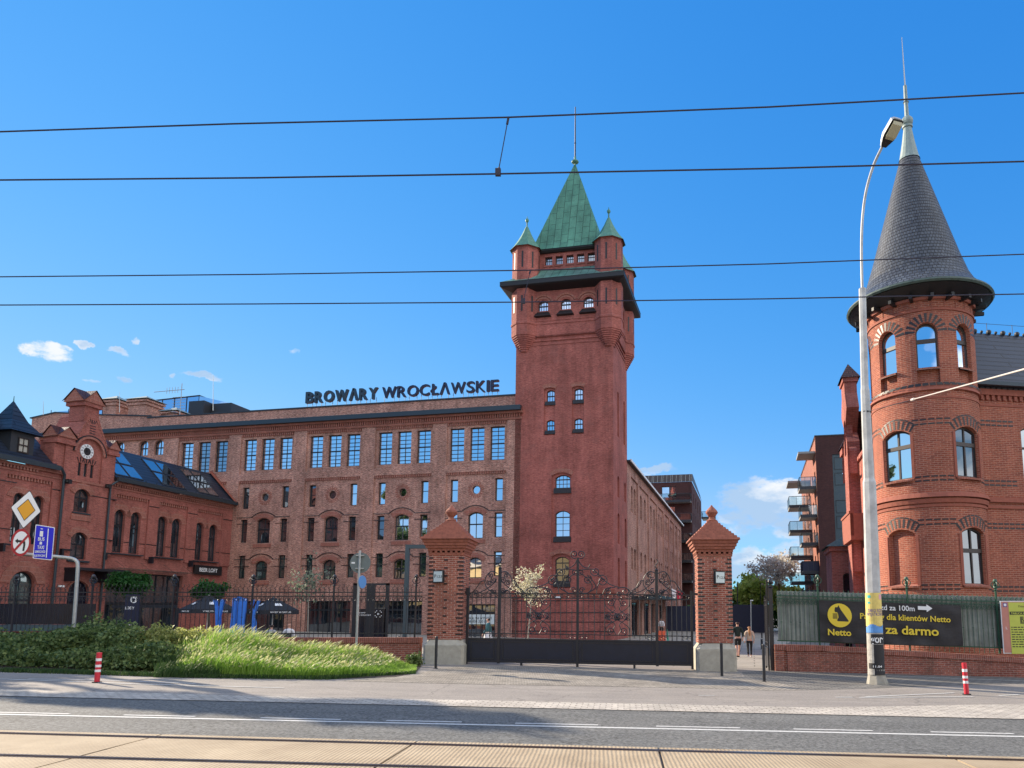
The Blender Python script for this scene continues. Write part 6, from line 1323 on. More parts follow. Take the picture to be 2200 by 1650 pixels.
mb=MB(); loft(mb,[sec(.30,.16,-.16,-.1),sec(.42,.2,-.19,-.1),sec(.9,.19,-.18,-.1),sec(1.0,.17,-.12,-.1)],capb=True); mb.build('diffuser',MT['lamp_glass'],hdm)
def wrapP(y,u,extra=.006):   # point on pole surface at pixel row y, u in -1..1 across the front half
    for (ya,wa,xa),(yb,wb,xb) in zip(lvl[:-1],lvl[1:]):
        if yb<=y<=ya: k=(ya-y)/(ya-yb); w=wa+(wb-wa)*k; x=xa+(xb-xa)*k; break
    c=D(x,y,lamp0.y); rr=w/2*(c.y*math.cos(PITCH)+(c.z-CH)*math.sin(PITCH))/FPX*1.0+extra; th=-math.pi/2+u*math.pi/2-.35*0
    return Vector((c.x+rr*math.cos(th),c.y+rr*math.sin(th),c.z))
def wrap(mb,y0,y1,u0,u1,ex,n=14,m=6,rag=0):
    for i in range(n):
        for j in range(m):
            ua,ub=u0+(u1-u0)*i/n,u0+(u1-u0)*(i+1)/n; ya,yb=y0+(y1-y0)*j/m,y0+(y1-y0)*(j+1)/m
            mb.quad(wrapP(yb,ua,ex),wrapP(yb,ub,ex),wrapP(ya,ub,ex),wrapP(ya,ua,ex),sm=True)
tp1=thing('poster','yellow and blue trade fair poster wrapped round the street lamp, above the black poster','poster',D(1876,1357,lamp0.y))
mb=MB(); wrap(mb,1274,1345,-1.2,1.2,.012); mb.build('sheet',MT['poster_yellow'],tp1)
mb=MB(); wrap(mb,1347,1359,-1.2,1.2,.012)
for k in range(9): u_=-.8+.18*k; wrap(mb,1347-3.5-3*math.sin(k*.9),1347.5,u_,u_+.18,.0135,3,2)
mb.build('blue_wave',MT['poster_blue'],tp1)
mb=MB(); wrap(mb,1279,1285,-.75,-.45,.0135,4,2); wrap(mb,1293,1297,-.75,-.5,.0135,4,2); mb.build('teal_shape',MT['poster_teal'],tp1)
mb=MB(); wrap(mb,1277,1288,.25,.6,.0135,4,2); mb.build('pink_shape',MT['poster_pink'],tp1)
def ptext(s,y,h,u0,u1,mt,par,ex=.0145):
    m=MB(); m.text(W0,s,0,0,h,ext=0,off=.02,width=1.0,warp=lambda a,t,z:wrapP(y-z,u0+(u1-u0)*a,ex)); m.build('lettering',MT[mt],par)
ptext('TARGI RZECZY',1315,7,-.75,.98,'poster_purple',tp1); ptext('WYJĄTKOWYCH',1323,7,-.85,.98,'poster_purple',tp1)
tp2=thing('poster','torn black concert poster with white gothic lettering, wrapped low on the street lamp','poster',D(1880,1448,lamp0.y))
mb=MB(); wrap(mb,1360,1449,-1.2,1.2,.010); mb.build('sheet',MT['poster_torn'],tp2); mb=MB(); wrap(mb,1362,1383,-.55,1.2,.0125); wrap(mb,1384,1449,-.35,.86,.0125); wrap(mb,1424,1436,-.85,-.3,.0125,5,2); mb.build('dark_print',MT['poster_black'],tp2)
ptext('gor·T',1380,17,-.55,.95,'white',tp2); ptext('11.04',1433,4.5,-.45,.25,'white',tp2)
m=MB(); m.ball(wrapP(1400,.1,.0),.06,6,.9); 
# ---------------------------------------------------------------- bollards and posts
def bollard(x,y,h_px,label,w=.10,grp='black bollards by the pavement'):
    g=G(x,y); h=D(x,y-h_px,g.y).z-g.z
    mb=MB(); mb.lathe([(w/2,-.05),(w/2,h-.03),(w/2-.012,h),(0,h)],g,12); b=thing('bollard',label,'bollard',g,grp); mb.build('post',MT['black_iron'],b)
    mb=MB(); mb.lathe([(w/2+.04,-.01),(w/2+.04,.015),(w/2,.02)],g,12); mb.build('base_plate',MT['dark_metal'],b); return b
bollard(855,1419,52,'black bollard standing in the grass before the low brick wall'); bollard(936,1437,70,'black bollard in front of the left gate pillar'); bollard(1551,1453,72,'black bollard in front of the right gate pillar'); bollard(1642,1465,81,'black bollard beside the open side gate, nearest the street')
for i,(x,y,h) in enumerate(((1637,1395,22),(1637,1371,12))): bollard(x,y,h,['small black bollard on the plaza just beyond the side gate','small far bollard on the plaza beyond the nearer one'][i],.14)
def redpost(x,y,h_px,label,lean):
    g=G(x,y); h=D(x,y-h_px,g.y).z-g.z; t=thing('delineator_post',label,'delineator post',g,'red and white delineator posts')
    ax=Vector((lean,0,1)); w=.066
    def cyl_(z0,z1,r,m,n):
        q=MB(); q.tube([g+ax*z0,g+ax*z1],r,14); return q.build(n,MT[m],t)
    cyl_(0,h,w,'post_red','post'); cyl_(-.01,.03,w+.05,'black','base')
    for a,b in ((.72,.81),(.52,.60),(.36,.44)): cyl_(h*a,h*b,w+.003,'white','reflective_band')
redpost(208,1467,65,'red and white delineator post in front of the shaded shrubs, at the left',.0); redpost(2077,1493,69,'red and white delineator post near the notice board, at the right',-.02)
# ---------------------------------------------------------------- sign posts
sg0=G(152,1425); sd=sg0.y+.3
ts=thing('traffic_sign_post','bent grey sign post carrying priority, no left turn and blue lane signs above the shrubs','traffic sign',sg0)
pa=[D(152,1430,sd),D(159,1340,sd),D(166,1240,sd),D(167,1213,sd),D(164,1205,sd),D(156,1200.5,sd),D(140,1198,sd-.1),D(90,1193,sd-.5),D(30,1190,sd-1.0)]
mb=MB(); pts=[]
for i in range(len(pa)-1):
    p0,p1,p2,p3=pa[max(0,i-1)],pa[i],pa[i+1],pa[min(len(pa)-1,i+2)]
    for k in range(5): u=k/5; pts.append(.5*((2*p1)+(-p0+p2)*u+(2*p0-5*p1+4*p2-p3)*u*u+(-p0+3*p1-3*p2+p3)*u**3))
pts.append(pa[-1]); mb.tube(pts,.06,10); mb.tube([D(42,1193,sd-.9),D(47,1100,sd-.9)],.04,6); mb.build('pole',MT['galv'],ts)
def signframe(pc,yaw):   # frame facing the street with given yaw
    return Fr((pc.x,pc.y),(math.cos(yaw),math.sin(yaw)))
dS=sd-1.05
def plate(pts2,off,m,name,par,thick=.004):
    # outline given in pixels, laid on a vertical plane through the sign
    q=MB(); q.prism(FSg,[PL(x,y,FSg,off) for x,y in pts2],off,off+thick); return q.build(name,MT[m],par)
cS=D(66,1150,dS); FSg=Fr((cS.x,cS.y),(.93,.37))
def rnd_poly(P,r=3,n=3):
    out=[]
    for i in range(len(P)):
        a,b,c=Vector(P[i-1]),Vector(P[i]),Vector(P[(i+1)%len(P)]); d1=(a-b).normalized()*r; d2=(c-b).normalized()*r
        for k in range(n+1): u=k/n; out.append(tuple((b+d1)*(1-u)**2+b*2*u*(1-u)+(b+d2)*u*u))
    return out
dia=[(64,1055),(87,1099),(50,1134.5),(24,1090)]
c_=Vector((56,1095)); sc2=lambda P,k:[tuple(c_+(Vector(p)-c_)*k) for p in P]
p0=plate(rnd_poly(sc2(dia,1.04)),.02,'black','priority_plate',ts,.02); plate(rnd_poly(dia),.012,'white','white_field',p0); plate(sc2([(60.5,1071.5),(76,1096.5),(52,1119),(36.5,1092)],1.0),.004,'black','inner_line',p0); c_=Vector((56,1095)); plate([(60.3,1073.5),(74.5,1096.3),(52.2,1117),(38,1092.2)],-.002,'yellow_sign','yellow_field',p0)
def ell(cx,cy,rx,ry,rot=0,n=32): return [(cx+rx*math.cos(t)*math.cos(rot)-ry*math.sin(t)*math.sin(rot),cy+rx*math.cos(t)*math.sin(rot)+ry*math.sin(t)*math.cos(rot)) for t in [2*math.pi*i/n for i in range(n)]]
p1=plate(ell(44.5,1165.5,21,29.5,.12),.02,'red_sign','no_left_turn_plate',ts,.02); plate(ell(45,1165.5,17,24,.12),.012,'white','white_field',p1)
plate([(32,1162),(38.5,1157),(38.5,1160),(51,1161),(54.5,1164),(54.5,1170),(51.8,1184),(48,1183.5),(50,1170),(49.5,1166.5),(38.3,1164.5),(38,1167.5)],.006,'black','arrow',p1); plate([(59.5,1148),(63,1151),(32.5,1184),(30,1180)],.0,'red_sign','bar',p1)
cB=D(94,1165,dS+.15); FSb=FSg; FSg=Fr((cB.x,cB.y),(.985,.17))
p2=plate(rnd_poly([(76.5,1126.5),(117.5,1133),(111.5,1204),(70,1199.5)],2.5),.02,'white','lane_sign_plate',ts,.02); plate(rnd_poly([(78,1128.5),(116,1134.6),(110.3,1202),(71.8,1198)],2),.012,'blue_sign','blue_field',p2)
plate([(103,1135.5),(104.8,1135.8),(100.3,1198),(98.3,1197.8)],.006,'white','line',p2); plate([(86,1140.5),(93,1141.2),(92,1153),(85,1152.2)],.006,'white','tram_symbol',p2); plate([(87.5,1135),(92,1135.6),(91.5,1137.3),(87.3,1136.7)],.006,'white','tram_symbol',p2); plate([(85.5,1163.5),(90.3,1164),(89.7,1170),(84.3,1169.4)],.006,'white','taxi_symbol',p2)
mb=MB()
def st_(s,xl,xr,yb,ch):
    a0,z0=PL(xl,yb,FSg); a1,_=PL(xr,yb,FSg); q=MB(); k_=(PL(118,1133,FSg)[1]-PL(76,1127,FSg)[1])
    mb.text(FSg,s,a0,z0,ch/1588*(dS+.2)*1.02,t=.004,ext=.004,off=.015,width=a1-a0)
st_('BUS',81.5,95,1161.5,7.5); st_('TAXI',80,94,1179.3,7.5); st_('SAMOCHÓD',74.5,97,1187.5,5.2); st_('ELEKTRYCZNY',72.8,97,1196,4.8); mb.build('lettering',MT['white'],p2)
g2=G(764,1428); ns=thing('traffic_sign_post','galvanised post with round sign seen from its grey back, in the tall grass','traffic sign',g2)
mb=MB(); mb.tube([g2+Vector((0,0,-.1)),D(773.5,1183,g2.y)],.045,10); mb.build('pole',MT['galv'],ns)
FN=Fr((g2.x,g2.y+.0),(1,0)); a,z=PL(773,1209,FN); rad=.39
mb=MB(); mb.prism(FN,circ(a,z,rad,32),.05,.065); bk=mb.build('sign_back',MT['sign_grey'],ns); mb=MB(); mb.box(FN,a-.16,a+.16,-.02,.05,z+.25,z+.29); mb.box(FN,a-.16,a+.16,-.02,.05,z-.24,z-.2); mb.build('bracket',MT['galv'],ns)
mb=MB(); mb.box(FN,a-.33,a-.2,.045,.05,z-.03,z+.03); mb.build('sticker',MT['white'],bk)
a2,z2=PL(776,1250,FN); F2=Fr(FN.p(a+.06,0,0).xy,(.28,.96)); mb=MB(); mb.prism(F2,circ(.12,z2,.24,24),-.01,.01); mb.build('blue_disc',MT['poster_blue'],ns)
# ---------------------------------------------------------------- vegetation
def leafcloud(mb,rnd,pts,size,flat=.0,asp=1.6):
    for c in pts:
        s=size*rnd.uniform(.6,1.4); d=Vector((rnd.gauss(0,1),rnd.gauss(0,1),rnd.gauss(0,1)*(1-flat)+.3)); d=d.normalized() if d.length else Vector((0,0,1))
        a=d.orthogonal().normalized(); a=(Matrix.Rotation(rnd.uniform(0,6.28),3,d)@a); b=d.cross(a)
        u=(rnd.random()*50,rnd.random()*50); c=Vector(c)
        mb.poly([c-a*s*asp/2,c+b*s/2,c+a*s*asp/2,c-b*s/2],[u]*4)
def shrubmass(name,label,blobs,n,size,m,loc,cat='shrub',group=None,seed=1,twigs=0):
    rnd=random.Random(seed); t=thing(name,label,cat,loc,group); mb=MB(); tot=sum(b[3]*b[4]*b[5] for b in blobs); pts=[]
    for (x,y,z,rx,ry,rz) in blobs:
        k=int(n*rx*ry*rz/tot)
        for _ in range(k):
            d=Vector((rnd.gauss(0,1),rnd.gauss(0,1),rnd.gauss(0,1))).normalized(); f=noise.noise(Vector((x+d.x*2.3,y+d.y*2.3,z+d.z*2.3))*1.1)*.45
            r=(rnd.random()**.45)*(1+f); p=Vector((x+d.x*rx*r,y+d.y*ry*r,z+d.z*rz*r))
            if p.z>gz(p.x)+.02: pts.append(p)
    leafcloud(mb,rnd,pts,size); mb.build('foliage',MT[m],t)
    mb=MB()
    if not twigs: return t
    for _ in range(twigs):
        b=rnd.choice(blobs); x=b[0]+rnd.uniform(-.6,.6)*b[3]; y=b[1]+rnd.uniform(-.6,.6)*b[4]; z0=gz(x); h=b[2]+b[5]*rnd.uniform(.4,1.0)
        mb.tube([(x,y,z0),(x+rnd.uniform(-.15,.15),y+rnd.uniform(-.1,.1),(z0+h)/2),(x+rnd.uniform(-.3,.3),y+rnd.uniform(-.2,.2),h)],.012,4,r1=.004)
    mb.build('stem',MT['bark'],t); return t
def bl(x,ytop,ybase,dep,rx,ry=1.0):
    g=D(x,ybase,dep); t=D(x,ytop,dep); z0=gz(g.x); h=t.z-z0; return (g.x,dep,z0+h*.46,rx,ry,h*.56)
dpt=24.6
gr='shrubs along the fence'
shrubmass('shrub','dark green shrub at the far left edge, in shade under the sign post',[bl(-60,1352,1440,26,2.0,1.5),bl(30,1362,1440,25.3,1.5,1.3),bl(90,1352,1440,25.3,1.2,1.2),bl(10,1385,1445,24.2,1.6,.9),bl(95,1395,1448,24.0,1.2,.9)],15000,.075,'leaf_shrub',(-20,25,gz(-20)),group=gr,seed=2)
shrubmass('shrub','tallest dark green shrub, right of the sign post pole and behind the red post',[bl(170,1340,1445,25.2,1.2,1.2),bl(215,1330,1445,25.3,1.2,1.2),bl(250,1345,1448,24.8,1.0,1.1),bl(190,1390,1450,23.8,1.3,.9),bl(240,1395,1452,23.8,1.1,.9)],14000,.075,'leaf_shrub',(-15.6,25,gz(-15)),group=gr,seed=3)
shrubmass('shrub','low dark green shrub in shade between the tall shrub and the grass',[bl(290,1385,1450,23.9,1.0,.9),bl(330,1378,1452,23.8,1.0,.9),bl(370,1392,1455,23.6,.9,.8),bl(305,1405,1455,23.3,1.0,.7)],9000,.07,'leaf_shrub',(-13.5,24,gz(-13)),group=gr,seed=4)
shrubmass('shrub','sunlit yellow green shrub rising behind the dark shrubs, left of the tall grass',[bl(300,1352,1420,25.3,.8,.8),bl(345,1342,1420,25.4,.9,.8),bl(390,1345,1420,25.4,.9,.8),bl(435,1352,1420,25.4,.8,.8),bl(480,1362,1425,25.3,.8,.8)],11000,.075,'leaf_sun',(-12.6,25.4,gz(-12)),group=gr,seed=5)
shrubmass('shrub','small dark weed clump at the foot of the left gate pillar',[bl(890,1402,1428,27.2,.3,.25)],900,.05,'leaf_shrub',(-6.8,27.2,gz(-7)),seed=6)
for i,(x,y0,y1,rx) in enumerate(((1992,1435,1448,.55),(2150,1428,1447,.4),(2075,1440,1448,.6),(1880,1441,1447,.4))): 
    g=G(x,y1); t=D(x,y0,g.y-.05)
    shrubmass('weed_clump',['dark green weeds at the wall foot right of the street lamp','leafy weed clump at the wall foot below the notice board','flat weeds at the wall foot left of the right red post','few weeds at the wall foot just behind the street lamp'][i],[(g.x,g.y+.05,g.z+.02,rx,.12,max(.08,t.z-g.z))],500,.045,'leaf_globe',g,cat='weeds',seed=20+i)
# tall grass
def grass(name,n,prof,m,seed,dmin,dmax,tip=True,h0=1.0):
    rnd=random.Random(seed); mb=MB(); mt_=MB()
    for _ in range(n):
        u=rnd.random(); X=prof[0][0]+(prof[-1][0]-prof[0][0])*u
        for (xa,ta,ba),(xb,tb,bb) in zip(prof[:-1],prof[1:]):
            if xa<=X<=xb: k=(X-xa)/(xb-xa); top=ta+(tb-ta)*k; base=ba+(bb-ba)*k; break
        v=rnd.random(); gy=G(X,base).y; gyb=gy+v*(dmax-dmin)
        g=D(X,base,gyb); gx=g.x; z0=gz(gx)
        hmax=D(X,top,gy+(dmax-dmin)*.6).z-z0; hmax*=.45+.55*v if v<.6 else 1.0
        h=max(.12,hmax*rnd.uniform(.5,1.12)*min(1.05,1+.6*noise.noise(Vector((gx*1.3,gyb*1.3,seed))))); ln=rnd.gauss(.28,.22)*h; ly=rnd.gauss(-.05,.15)*h; w=rnd.uniform(.008,.016)
        p=[Vector((gx,gyb,z0)),Vector((gx+ln*.25,gyb+ly*.3,z0+h*.5)),Vector((gx+ln*.6,gyb+ly*.7,z0+h*.82)),Vector((gx+ln,gyb+ly,z0+h))]
        th=rnd.uniform(-.9,.9); sx=Vector((math.cos(th),math.sin(th),0))*w; uv=(rnd.random()*50,rnd.random()*50)
        for i in range(3):
            a=1-i*.28; b=1-(i+1)*.28
            mb.poly([p[i]-sx*a,p[i]+sx*a,p[i+1]+sx*b,p[i+1]-sx*b],[uv]*4)
        if tip and rnd.random()<.20 and h>.3:
            q0=p[3]; q1=p[3]+Vector((ln*.18+.03,ly*.1,h*.06+.03)); s2=sx*2.2
            mt_.poly([p[2]*.35+p[3]*.65,q0+s2,q1,q0-s2],[uv]*4)
    o=mb.build(name,MT[m]); tag(o,kind='stuff')
    if tip and mt_.v: o2=mt_.build('grass_seed_heads',MT['grass_tip']); tag(o2,kind='stuff')
    return o
prof=[(380,1382,1452),(430,1362,1453),(480,1360,1456),(540,1370,1457),(600,1388,1458),(660,1388,1459),(730,1392,1457),(790,1402,1454),(850,1418,1451),(893,1438,1447)]
grass('tall_grass',26000,prof,'grass',11,0,3.2)
grass('shaded_grass',5000,[(330,1410,1456),(380,1400,1456),(430,1395,1456),(470,1400,1457)],'grass_dark',12,0,2.2,tip=False)  # shade put into the colour: a darker copy of the grass
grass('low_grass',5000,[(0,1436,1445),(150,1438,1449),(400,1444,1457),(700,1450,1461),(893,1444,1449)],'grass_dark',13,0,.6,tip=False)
sheet('soil_bed',[G(-400,1444),G(0,1444),G(150,1448),G(400,1457),G(700,1460),G(850,1455),G(893,1447),G(905,1431),G(905,1424),G(-400,1400)],'soil',.02)
grass('sapling_grass',10,[(500,1440,1450),(560,1440,1450)],'grass',14,0,.3,tip=False)
# trees
def tree(name,label,base,height,crown,leaves,size,m,seed,tr=.12,bark='bark',cat='tree',group=None,limbs=9,hollow=.5,ncl=26,trunk_h=None,spread=1):
    rnd=random.Random(seed); t=thing(name,label,cat,base,group); mb=MB(); base=Vector(base)
    cx,cy,cz,rx,ry,rz=crown; top=Vector((cx,cy,cz)); th=trunk_h or (cz-rz*.7)
    p1=Vector((base.x+(cx-base.x)*.5,base.y+(cy-base.y)*.5,base.z+(th-base.z)*.5)); p2=Vector((cx,cy,th)); p3=Vector((cx,cy,cz+rz*.6))
    mb.tube([base-Vector((0,0,.1)),p1,p2,p3],[tr,tr*.85,tr*.7,tr*.12],8)
    cl=[]
    for k in range(ncl):
        d=Vector((rnd.gauss(0,1),rnd.gauss(0,1),rnd.gauss(0,.9))).normalized(); r=rnd.uniform(hollow,1)
        cl.append(Vector((cx+d.x*rx*r,cy+d.y*ry*r,cz+d.z*rz*r)))
    for c in cl[:max(limbs,1)*2]:
        s=p2.lerp(p3,rnd.uniform(0,.7)); mid=s.lerp(c,.5)+Vector((0,0,-.08*rz)); mb.tube([s,mid,c],[tr*.3,tr*.18,tr*.05],5)
    mb.build('trunk',MT[bark],t); mb=MB(); pts=[]
    cr=min(rx,rz)*.42*spread
    for _ in range(leaves):
        c=rnd.choice(cl); d=Vector((rnd.gauss(0,1),rnd.gauss(0,1),rnd.gauss(0,.8)))*cr*.6; pts.append(c+d)
    leafcloud(mb,rnd,pts,size); mb.build('crown',MT[m],t); return t
def px2(x,y,dp): return D(x,y,dp)
def tr_at(name,label,xb,dp,xc,yc,wpx,hpx,*a,**k):
    b=D(xb,1380,dp); b.z=gz(b.x); c=D(xc,yc,dp); s=dp/1588
    return tree(name,label,b,0,(c.x,c.y,c.z,wpx/2*s,wpx/2*s,hpx/2*s),*a,**k)
tr_at('globe_tree','neat green umbrella crowned tree in front of the large shop window',283,46,278,1256,84,44,7000,.10,'leaf_globe',31,tr=.08,hollow=.2,ncl=60)
tr_at('globe_tree','smaller clipped round tree below the black shop sign',450,48,448,1272,78,42,6000,.10,'leaf_globe',32,tr=.08,hollow=.2,ncl=60)
tr_at('young_tree','thin sapling with sparse pale leaves behind the fence, left of the round sign',661,35,665,1245,72,100,420,.09,'leaf_sparse',33,tr=.035,bark='bark_pale',ncl=26,spread=1.0,hollow=.2)
tr_at('young_tree','young tree with pale blossom glowing in the sun behind the gate',1131,36,1141,1262,66,128,1500,.062,'leaf_blossom',34,tr=.04,bark='bark_pale',ncl=34,spread=.8,hollow=.2)
# leader shoots of the blossom tree
tr_at('blossom_tree','tall airy tree with fine silvery blossom left of the balconies',1680,95,1672,1222,116,80,2300,.22,'leaf_grey',35,tr=.14,bark='bark',ncl=46,spread=.75,hollow=.35,limbs=20)
tr_at('lime_tree','bright green tree with round crown beyond the plaza, right of the gate pillar',1625,100,1622,1270,66,70,5200,.34,'leaf_lime',36,tr=.2,ncl=36)
tr_at('lime_tree','low spreading yellow green tree beneath the silvery blossom tree',1680,98,1688,1282,80,48,4500,.32,'leaf_lime',37,tr=.2,ncl=36)
tr_at('dark_tree','dark green tree just right of the gate pillar, far beyond the plaza',1585,110,1588,1285,34,60,2600,.34,'leaf_tree',38,tr=.2,ncl=24)
sm=D(1600,1335,105); 
shrubmass('hedge','long dark hedge across the far end of the plaza',[(sm.x-7+2.0*i,104,1.4,2.2,1.2,2.0) for i in range(14)],9000,.3,'leaf_globe',(sm.x+6,104,gz(30)),cat='hedge',seed=40,twigs=0)
FQn=Fr(D(1586,1340,90).xy,(1,0)); mb=MB(); mb.box(FQn,-.5,3.2,0,.1,-1,D(1590,1299,90).z); mb.box(FQn,-14,-.5,0,.1,-1,D(1590,1302,90).z); tag(mb.build('site_screen',MT['navy_sheet'],None,FQn.p(0,0,-1)),'dark navy site screen beside the right gate pillar, beyond the plaza','screen')
for x,y,h,rx,ry,rz,n,lab,sd_ in ((-35.7,36.5,9.9,2.5,2.8,2.2,6000,'round street tree left of the view, shading the dark shrubs',51),(-36.5,32.5,9.8,2.3,2.4,2.4,5000,'lower street tree nearest the road, left of the view',52),(-36.6,33.4,14.6,2.7,1.2,1.1,3600,'tall slender crowned street tree left of the view, shading the road kerb',53),(-37.1,35.5,17.3,2.8,1.2,1.1,4200,'tallest street tree left of the view, shading the road lane',54)):
    tree('street_tree',lab,(x,y,gz(x)),0,(x,y,h,rx,ry,rz),n,.3,'leaf_tree',sd_,tr=.22,ncl=40,hollow=.1)
# ---------------------------------------------------------------- courtyard behind the left fence
def umb(x,ypk,ye,wpx,dp,label):
    pk=D(x,ypk,dp); ed=D(x,ye,dp); r=wpx/2*dp/1588; t=thing('parasol',label,'parasol',(pk.x,pk.y,gz(pk.x)),'black parasols on the terrace')
    R4=[Vector((pk.x+r*math.cos(a),pk.y+r*math.sin(a)*.95,ed.z)) for a in (0,math.pi/2,math.pi,-math.pi/2)]; mb=MB()
    for i in range(4): mb.poly([R4[i],R4[(i+1)%4],pk]); a,b=R4[i],R4[(i+1)%4]; mb.quad(a-Vector((0,0,.22)),b-Vector((0,0,.22)),b,a)
    mb.build('canopy',MT['umbrella'],t)
    mb=MB(); mb.tube([(pk.x,pk.y,gz(pk.x)),pk],.03,8); mb.build('pole',MT['pole_white'],t)
    mb=MB(); S_=R4[3]; 
    for A,B,s in ((R4[2],S_,'OTWRA W NASTLAS'),(S_,R4[0],'WARDYNA NASTLAS')):
        d=(B-A); F=Fr((A.x,A.y),(d.x,d.y)); n_2=F.n; l=d.length; mb.text(F,s,l*.22,ed.z-.15,.09,t=-.02,ext=.004,off=.01,width=l*.56)
        # painted oval emblem on the sloping face
        def sl(u,v,F=F,A=A,B=B): 
            p=A.lerp(B,u); q=p.lerp(pk,v); return q-Vector((n_2.x,n_2.y,0))*.03+Vector((0,0,.02))
        for k in range(3):
            u0=.36+.1*k; mb.poly([sl(u0,.30),sl(u0+.085,.30),sl(u0+.1,.42),sl(u0+.07,.5),sl(u0+.01,.46)])
    mb.build('lettering',MT['white'],t); return t
umb(449,1278,1309,126,41,'black parasol with white lettering, left one behind the blue sculpture'); umb(588,1282.5,1311,112,41,'black parasol with white lettering, right one with people seated beneath')
def slab(label,polys,dp,t=.22,m='blue_paint',name='blue_sculpture'):
    F=Fr((0,dp),(1,0)); o=F.p(PL(polys[0][0][0],1380,F)[0],0,gz(PL(polys[0][0][0],1380,F)[0])); th=thing(name,label,'sculpture',o,'tall blue sculpture figures')
    for k,P in enumerate(polys):
        Q=[PL(370+x/7.333,1230+y/7.333,F) for x,y in P]; mb=MB(); tt=-.12*k; mb.prism(F,Q,tt,tt+t-.03*k); mb.build('slab',MT[m],th)
B_=1150
slab('tall blue forked sculpture figure at the left of its group',[[(690,B_),(740,B_),(742,720),(735,600),(690,520),(684,430),(640,430),(672,560)],[(741,B_),(748,B_),(752,740),(832,430),(780,420),(742,700)]],38)
slab('tall blue sculpture cluster in the middle with broad upright slabs',[[(890,B_),(975,B_),(990,800),(1008,520),(1018,400),(952,400),(940,600),(910,850)],[(1015,B_),(1062,B_),(1078,700),(1088,370),(1040,370),(1030,700)],[(1068,B_),(1150,B_),(1160,560),(1140,400),(1098,400),(1080,700)],[(1150,B_),(1165,B_),(1180,760),(1230,420),(1178,405),(1140,800)]],38.3)
slab('tall blue forked sculpture figure at the right of its group',[[(1222,B_),(1292,B_),(1300,800),(1262,620),(1244,560),(1238,800)],[(1262,540),(1302,430),(1262,425),(1250,500)],[(1290,790),(1310,700),(1405,440),(1368,440),(1298,680)]],38)
# dark terrace screens and shop boards
def panel(name,label,cat,x0,x1,y0,y1,dp,m,th=.08,par=None):
    F=Fr((0,dp),(1,0)); a0,zt=PL(x0,y0,F); a1,_=PL(x1,y0,F); zb=PL(x0,y1,F)[1]; mb=MB(); mb.box(F,a0,a1,0,th,zb,zt); o=mb.build(name,MT[m],par,None if par else F.p((a0+a1)/2,0,zb)); 
    if label: tag(o,label,cat)
    return o,F,a0,a1,zb,zt
o1=panel('terrace_screen','long dark navy terrace screen behind the fence, at the far left','screen',-60,205,1297,1341,40,'shop_dark')
o1=panel('terrace_planter','grey blue planter boxes along the terrace edge, under the navy screen','planter',-60,205,1342,1356,39.8,'steel_blue',.5)
o1=panel('terrace_wall','low brick base below the terrace planters, far left','wall',-60,330,1357,1400,40.2,'brick_clock',.3)
tb=thing('terrace_bar','dark terrace bar shelter with open front, between the clipped trees','shelter',D(300,1380,44)); 
for x0,x1,y0,y1 in ((240,380,1300,1306),(243,247,1306,1400),(378,383,1306,1400),(300,303,1306,1400)): panel('frame',None,None,x0,x1,y0,y1,43.5,'black_iron',.1,tb)
ic,F,a0,a1,zb,zt=panel('ice_cream_banner','dark banner with round white emblem and letters LODY, standing on the terrace','banner',270,300,1277,1345,41,'navy_sheet')
mb=MB(); mb.prism(F,circ((a0+a1)/2+.1,zt-.28,.20,20),-.012,-.002); mb.text(F,'LODY',a0+.05,zt-.82,.15,t=-.01,ext=.005,off=.02,width=.5); mb.build('emblem',MT['white'],ic)
mb=MB(); mb.ball(F.p((a0+a1)/2+.1,-.02,zt-.28),.07,6); mb.box(F,(a0+a1)/2+.05,(a0+a1)/2+.15,-.02,-.012,zt-.42,zt-.33); mb.build('cone',MT['navy_sheet'],ic)
fr=thing('info_pavilion','black box frame pavilion with dark notice wall, behind the fence near the gate','pavilion',D(798,1380,36))
for x0,x1,y0,y1 in ((759,767,1253,1400),(829,836,1253,1400),(759,836,1253,1257),(788,806,1257,1400),(772,829,1308,1400)): panel('frame',None,None,x0,x1,y0,y1,36-.04*(x0==788),'black_iron' if x0!=772 else 'shop_dark',.12,fr)
F=Fr((0,35.98),(1,0)); mb=MB()
for s,y in (('BROWARY',1318),('WROCŁAWSKIE',1323)): a0,z0=PL(772,y,F); a1=PL(797 if s!='BROWARY' else 786,y,F)[0]; mb.text(F,s,a0,z0,.07,t=-.02,ext=.004,width=a1-a0)
for k in range(12):
    t=2*math.pi*k/12; a,z=PL(813,1319,F); 
    if k%3: mb.box(F,a+.17*math.cos(t)-.02,a+.17*math.cos(t)+.02,-.02,-.01,z+.17*math.sin(t)-.02,z+.17*math.sin(t)+.02)
a,z=PL(813,1319,F); mb.prism(F,circ(a,z,.05,10),-.02,-.01); mb.build('lettering',MT['white'],fr)
pt_=thing('portal_frame','tall grey blue steel portal frame behind the left gate pillar','frame',D(875,1380,33.5))
for x0,x1,y0,y1 in ((871,879,1170,1400),(879,944,1170,1178),(944,952,1170,1400)): panel('beam',None,None,x0,x1,y0,y1,33.5,'steel_blue',.22,pt_)
sb,F,a0,a1,zb,zt=panel('window_banner','white letting banner with telephone number in the shop window behind the gate','banner',1000,1062,1320,1341,57.2,'board_white',.03)
mb=MB(); mb.text(F,'LOKAL NA WYNAJEM',a0+.1,zt-.38,.2,t=-.01,ext=.004,width=a1-a0-.3); mb.text(F,'508 808 220 008',a0+.1,zb+.12,.2,t=-.01,ext=.004,width=a1-a0-.5); mb.build('lettering',MT['slate_letters'],sb)
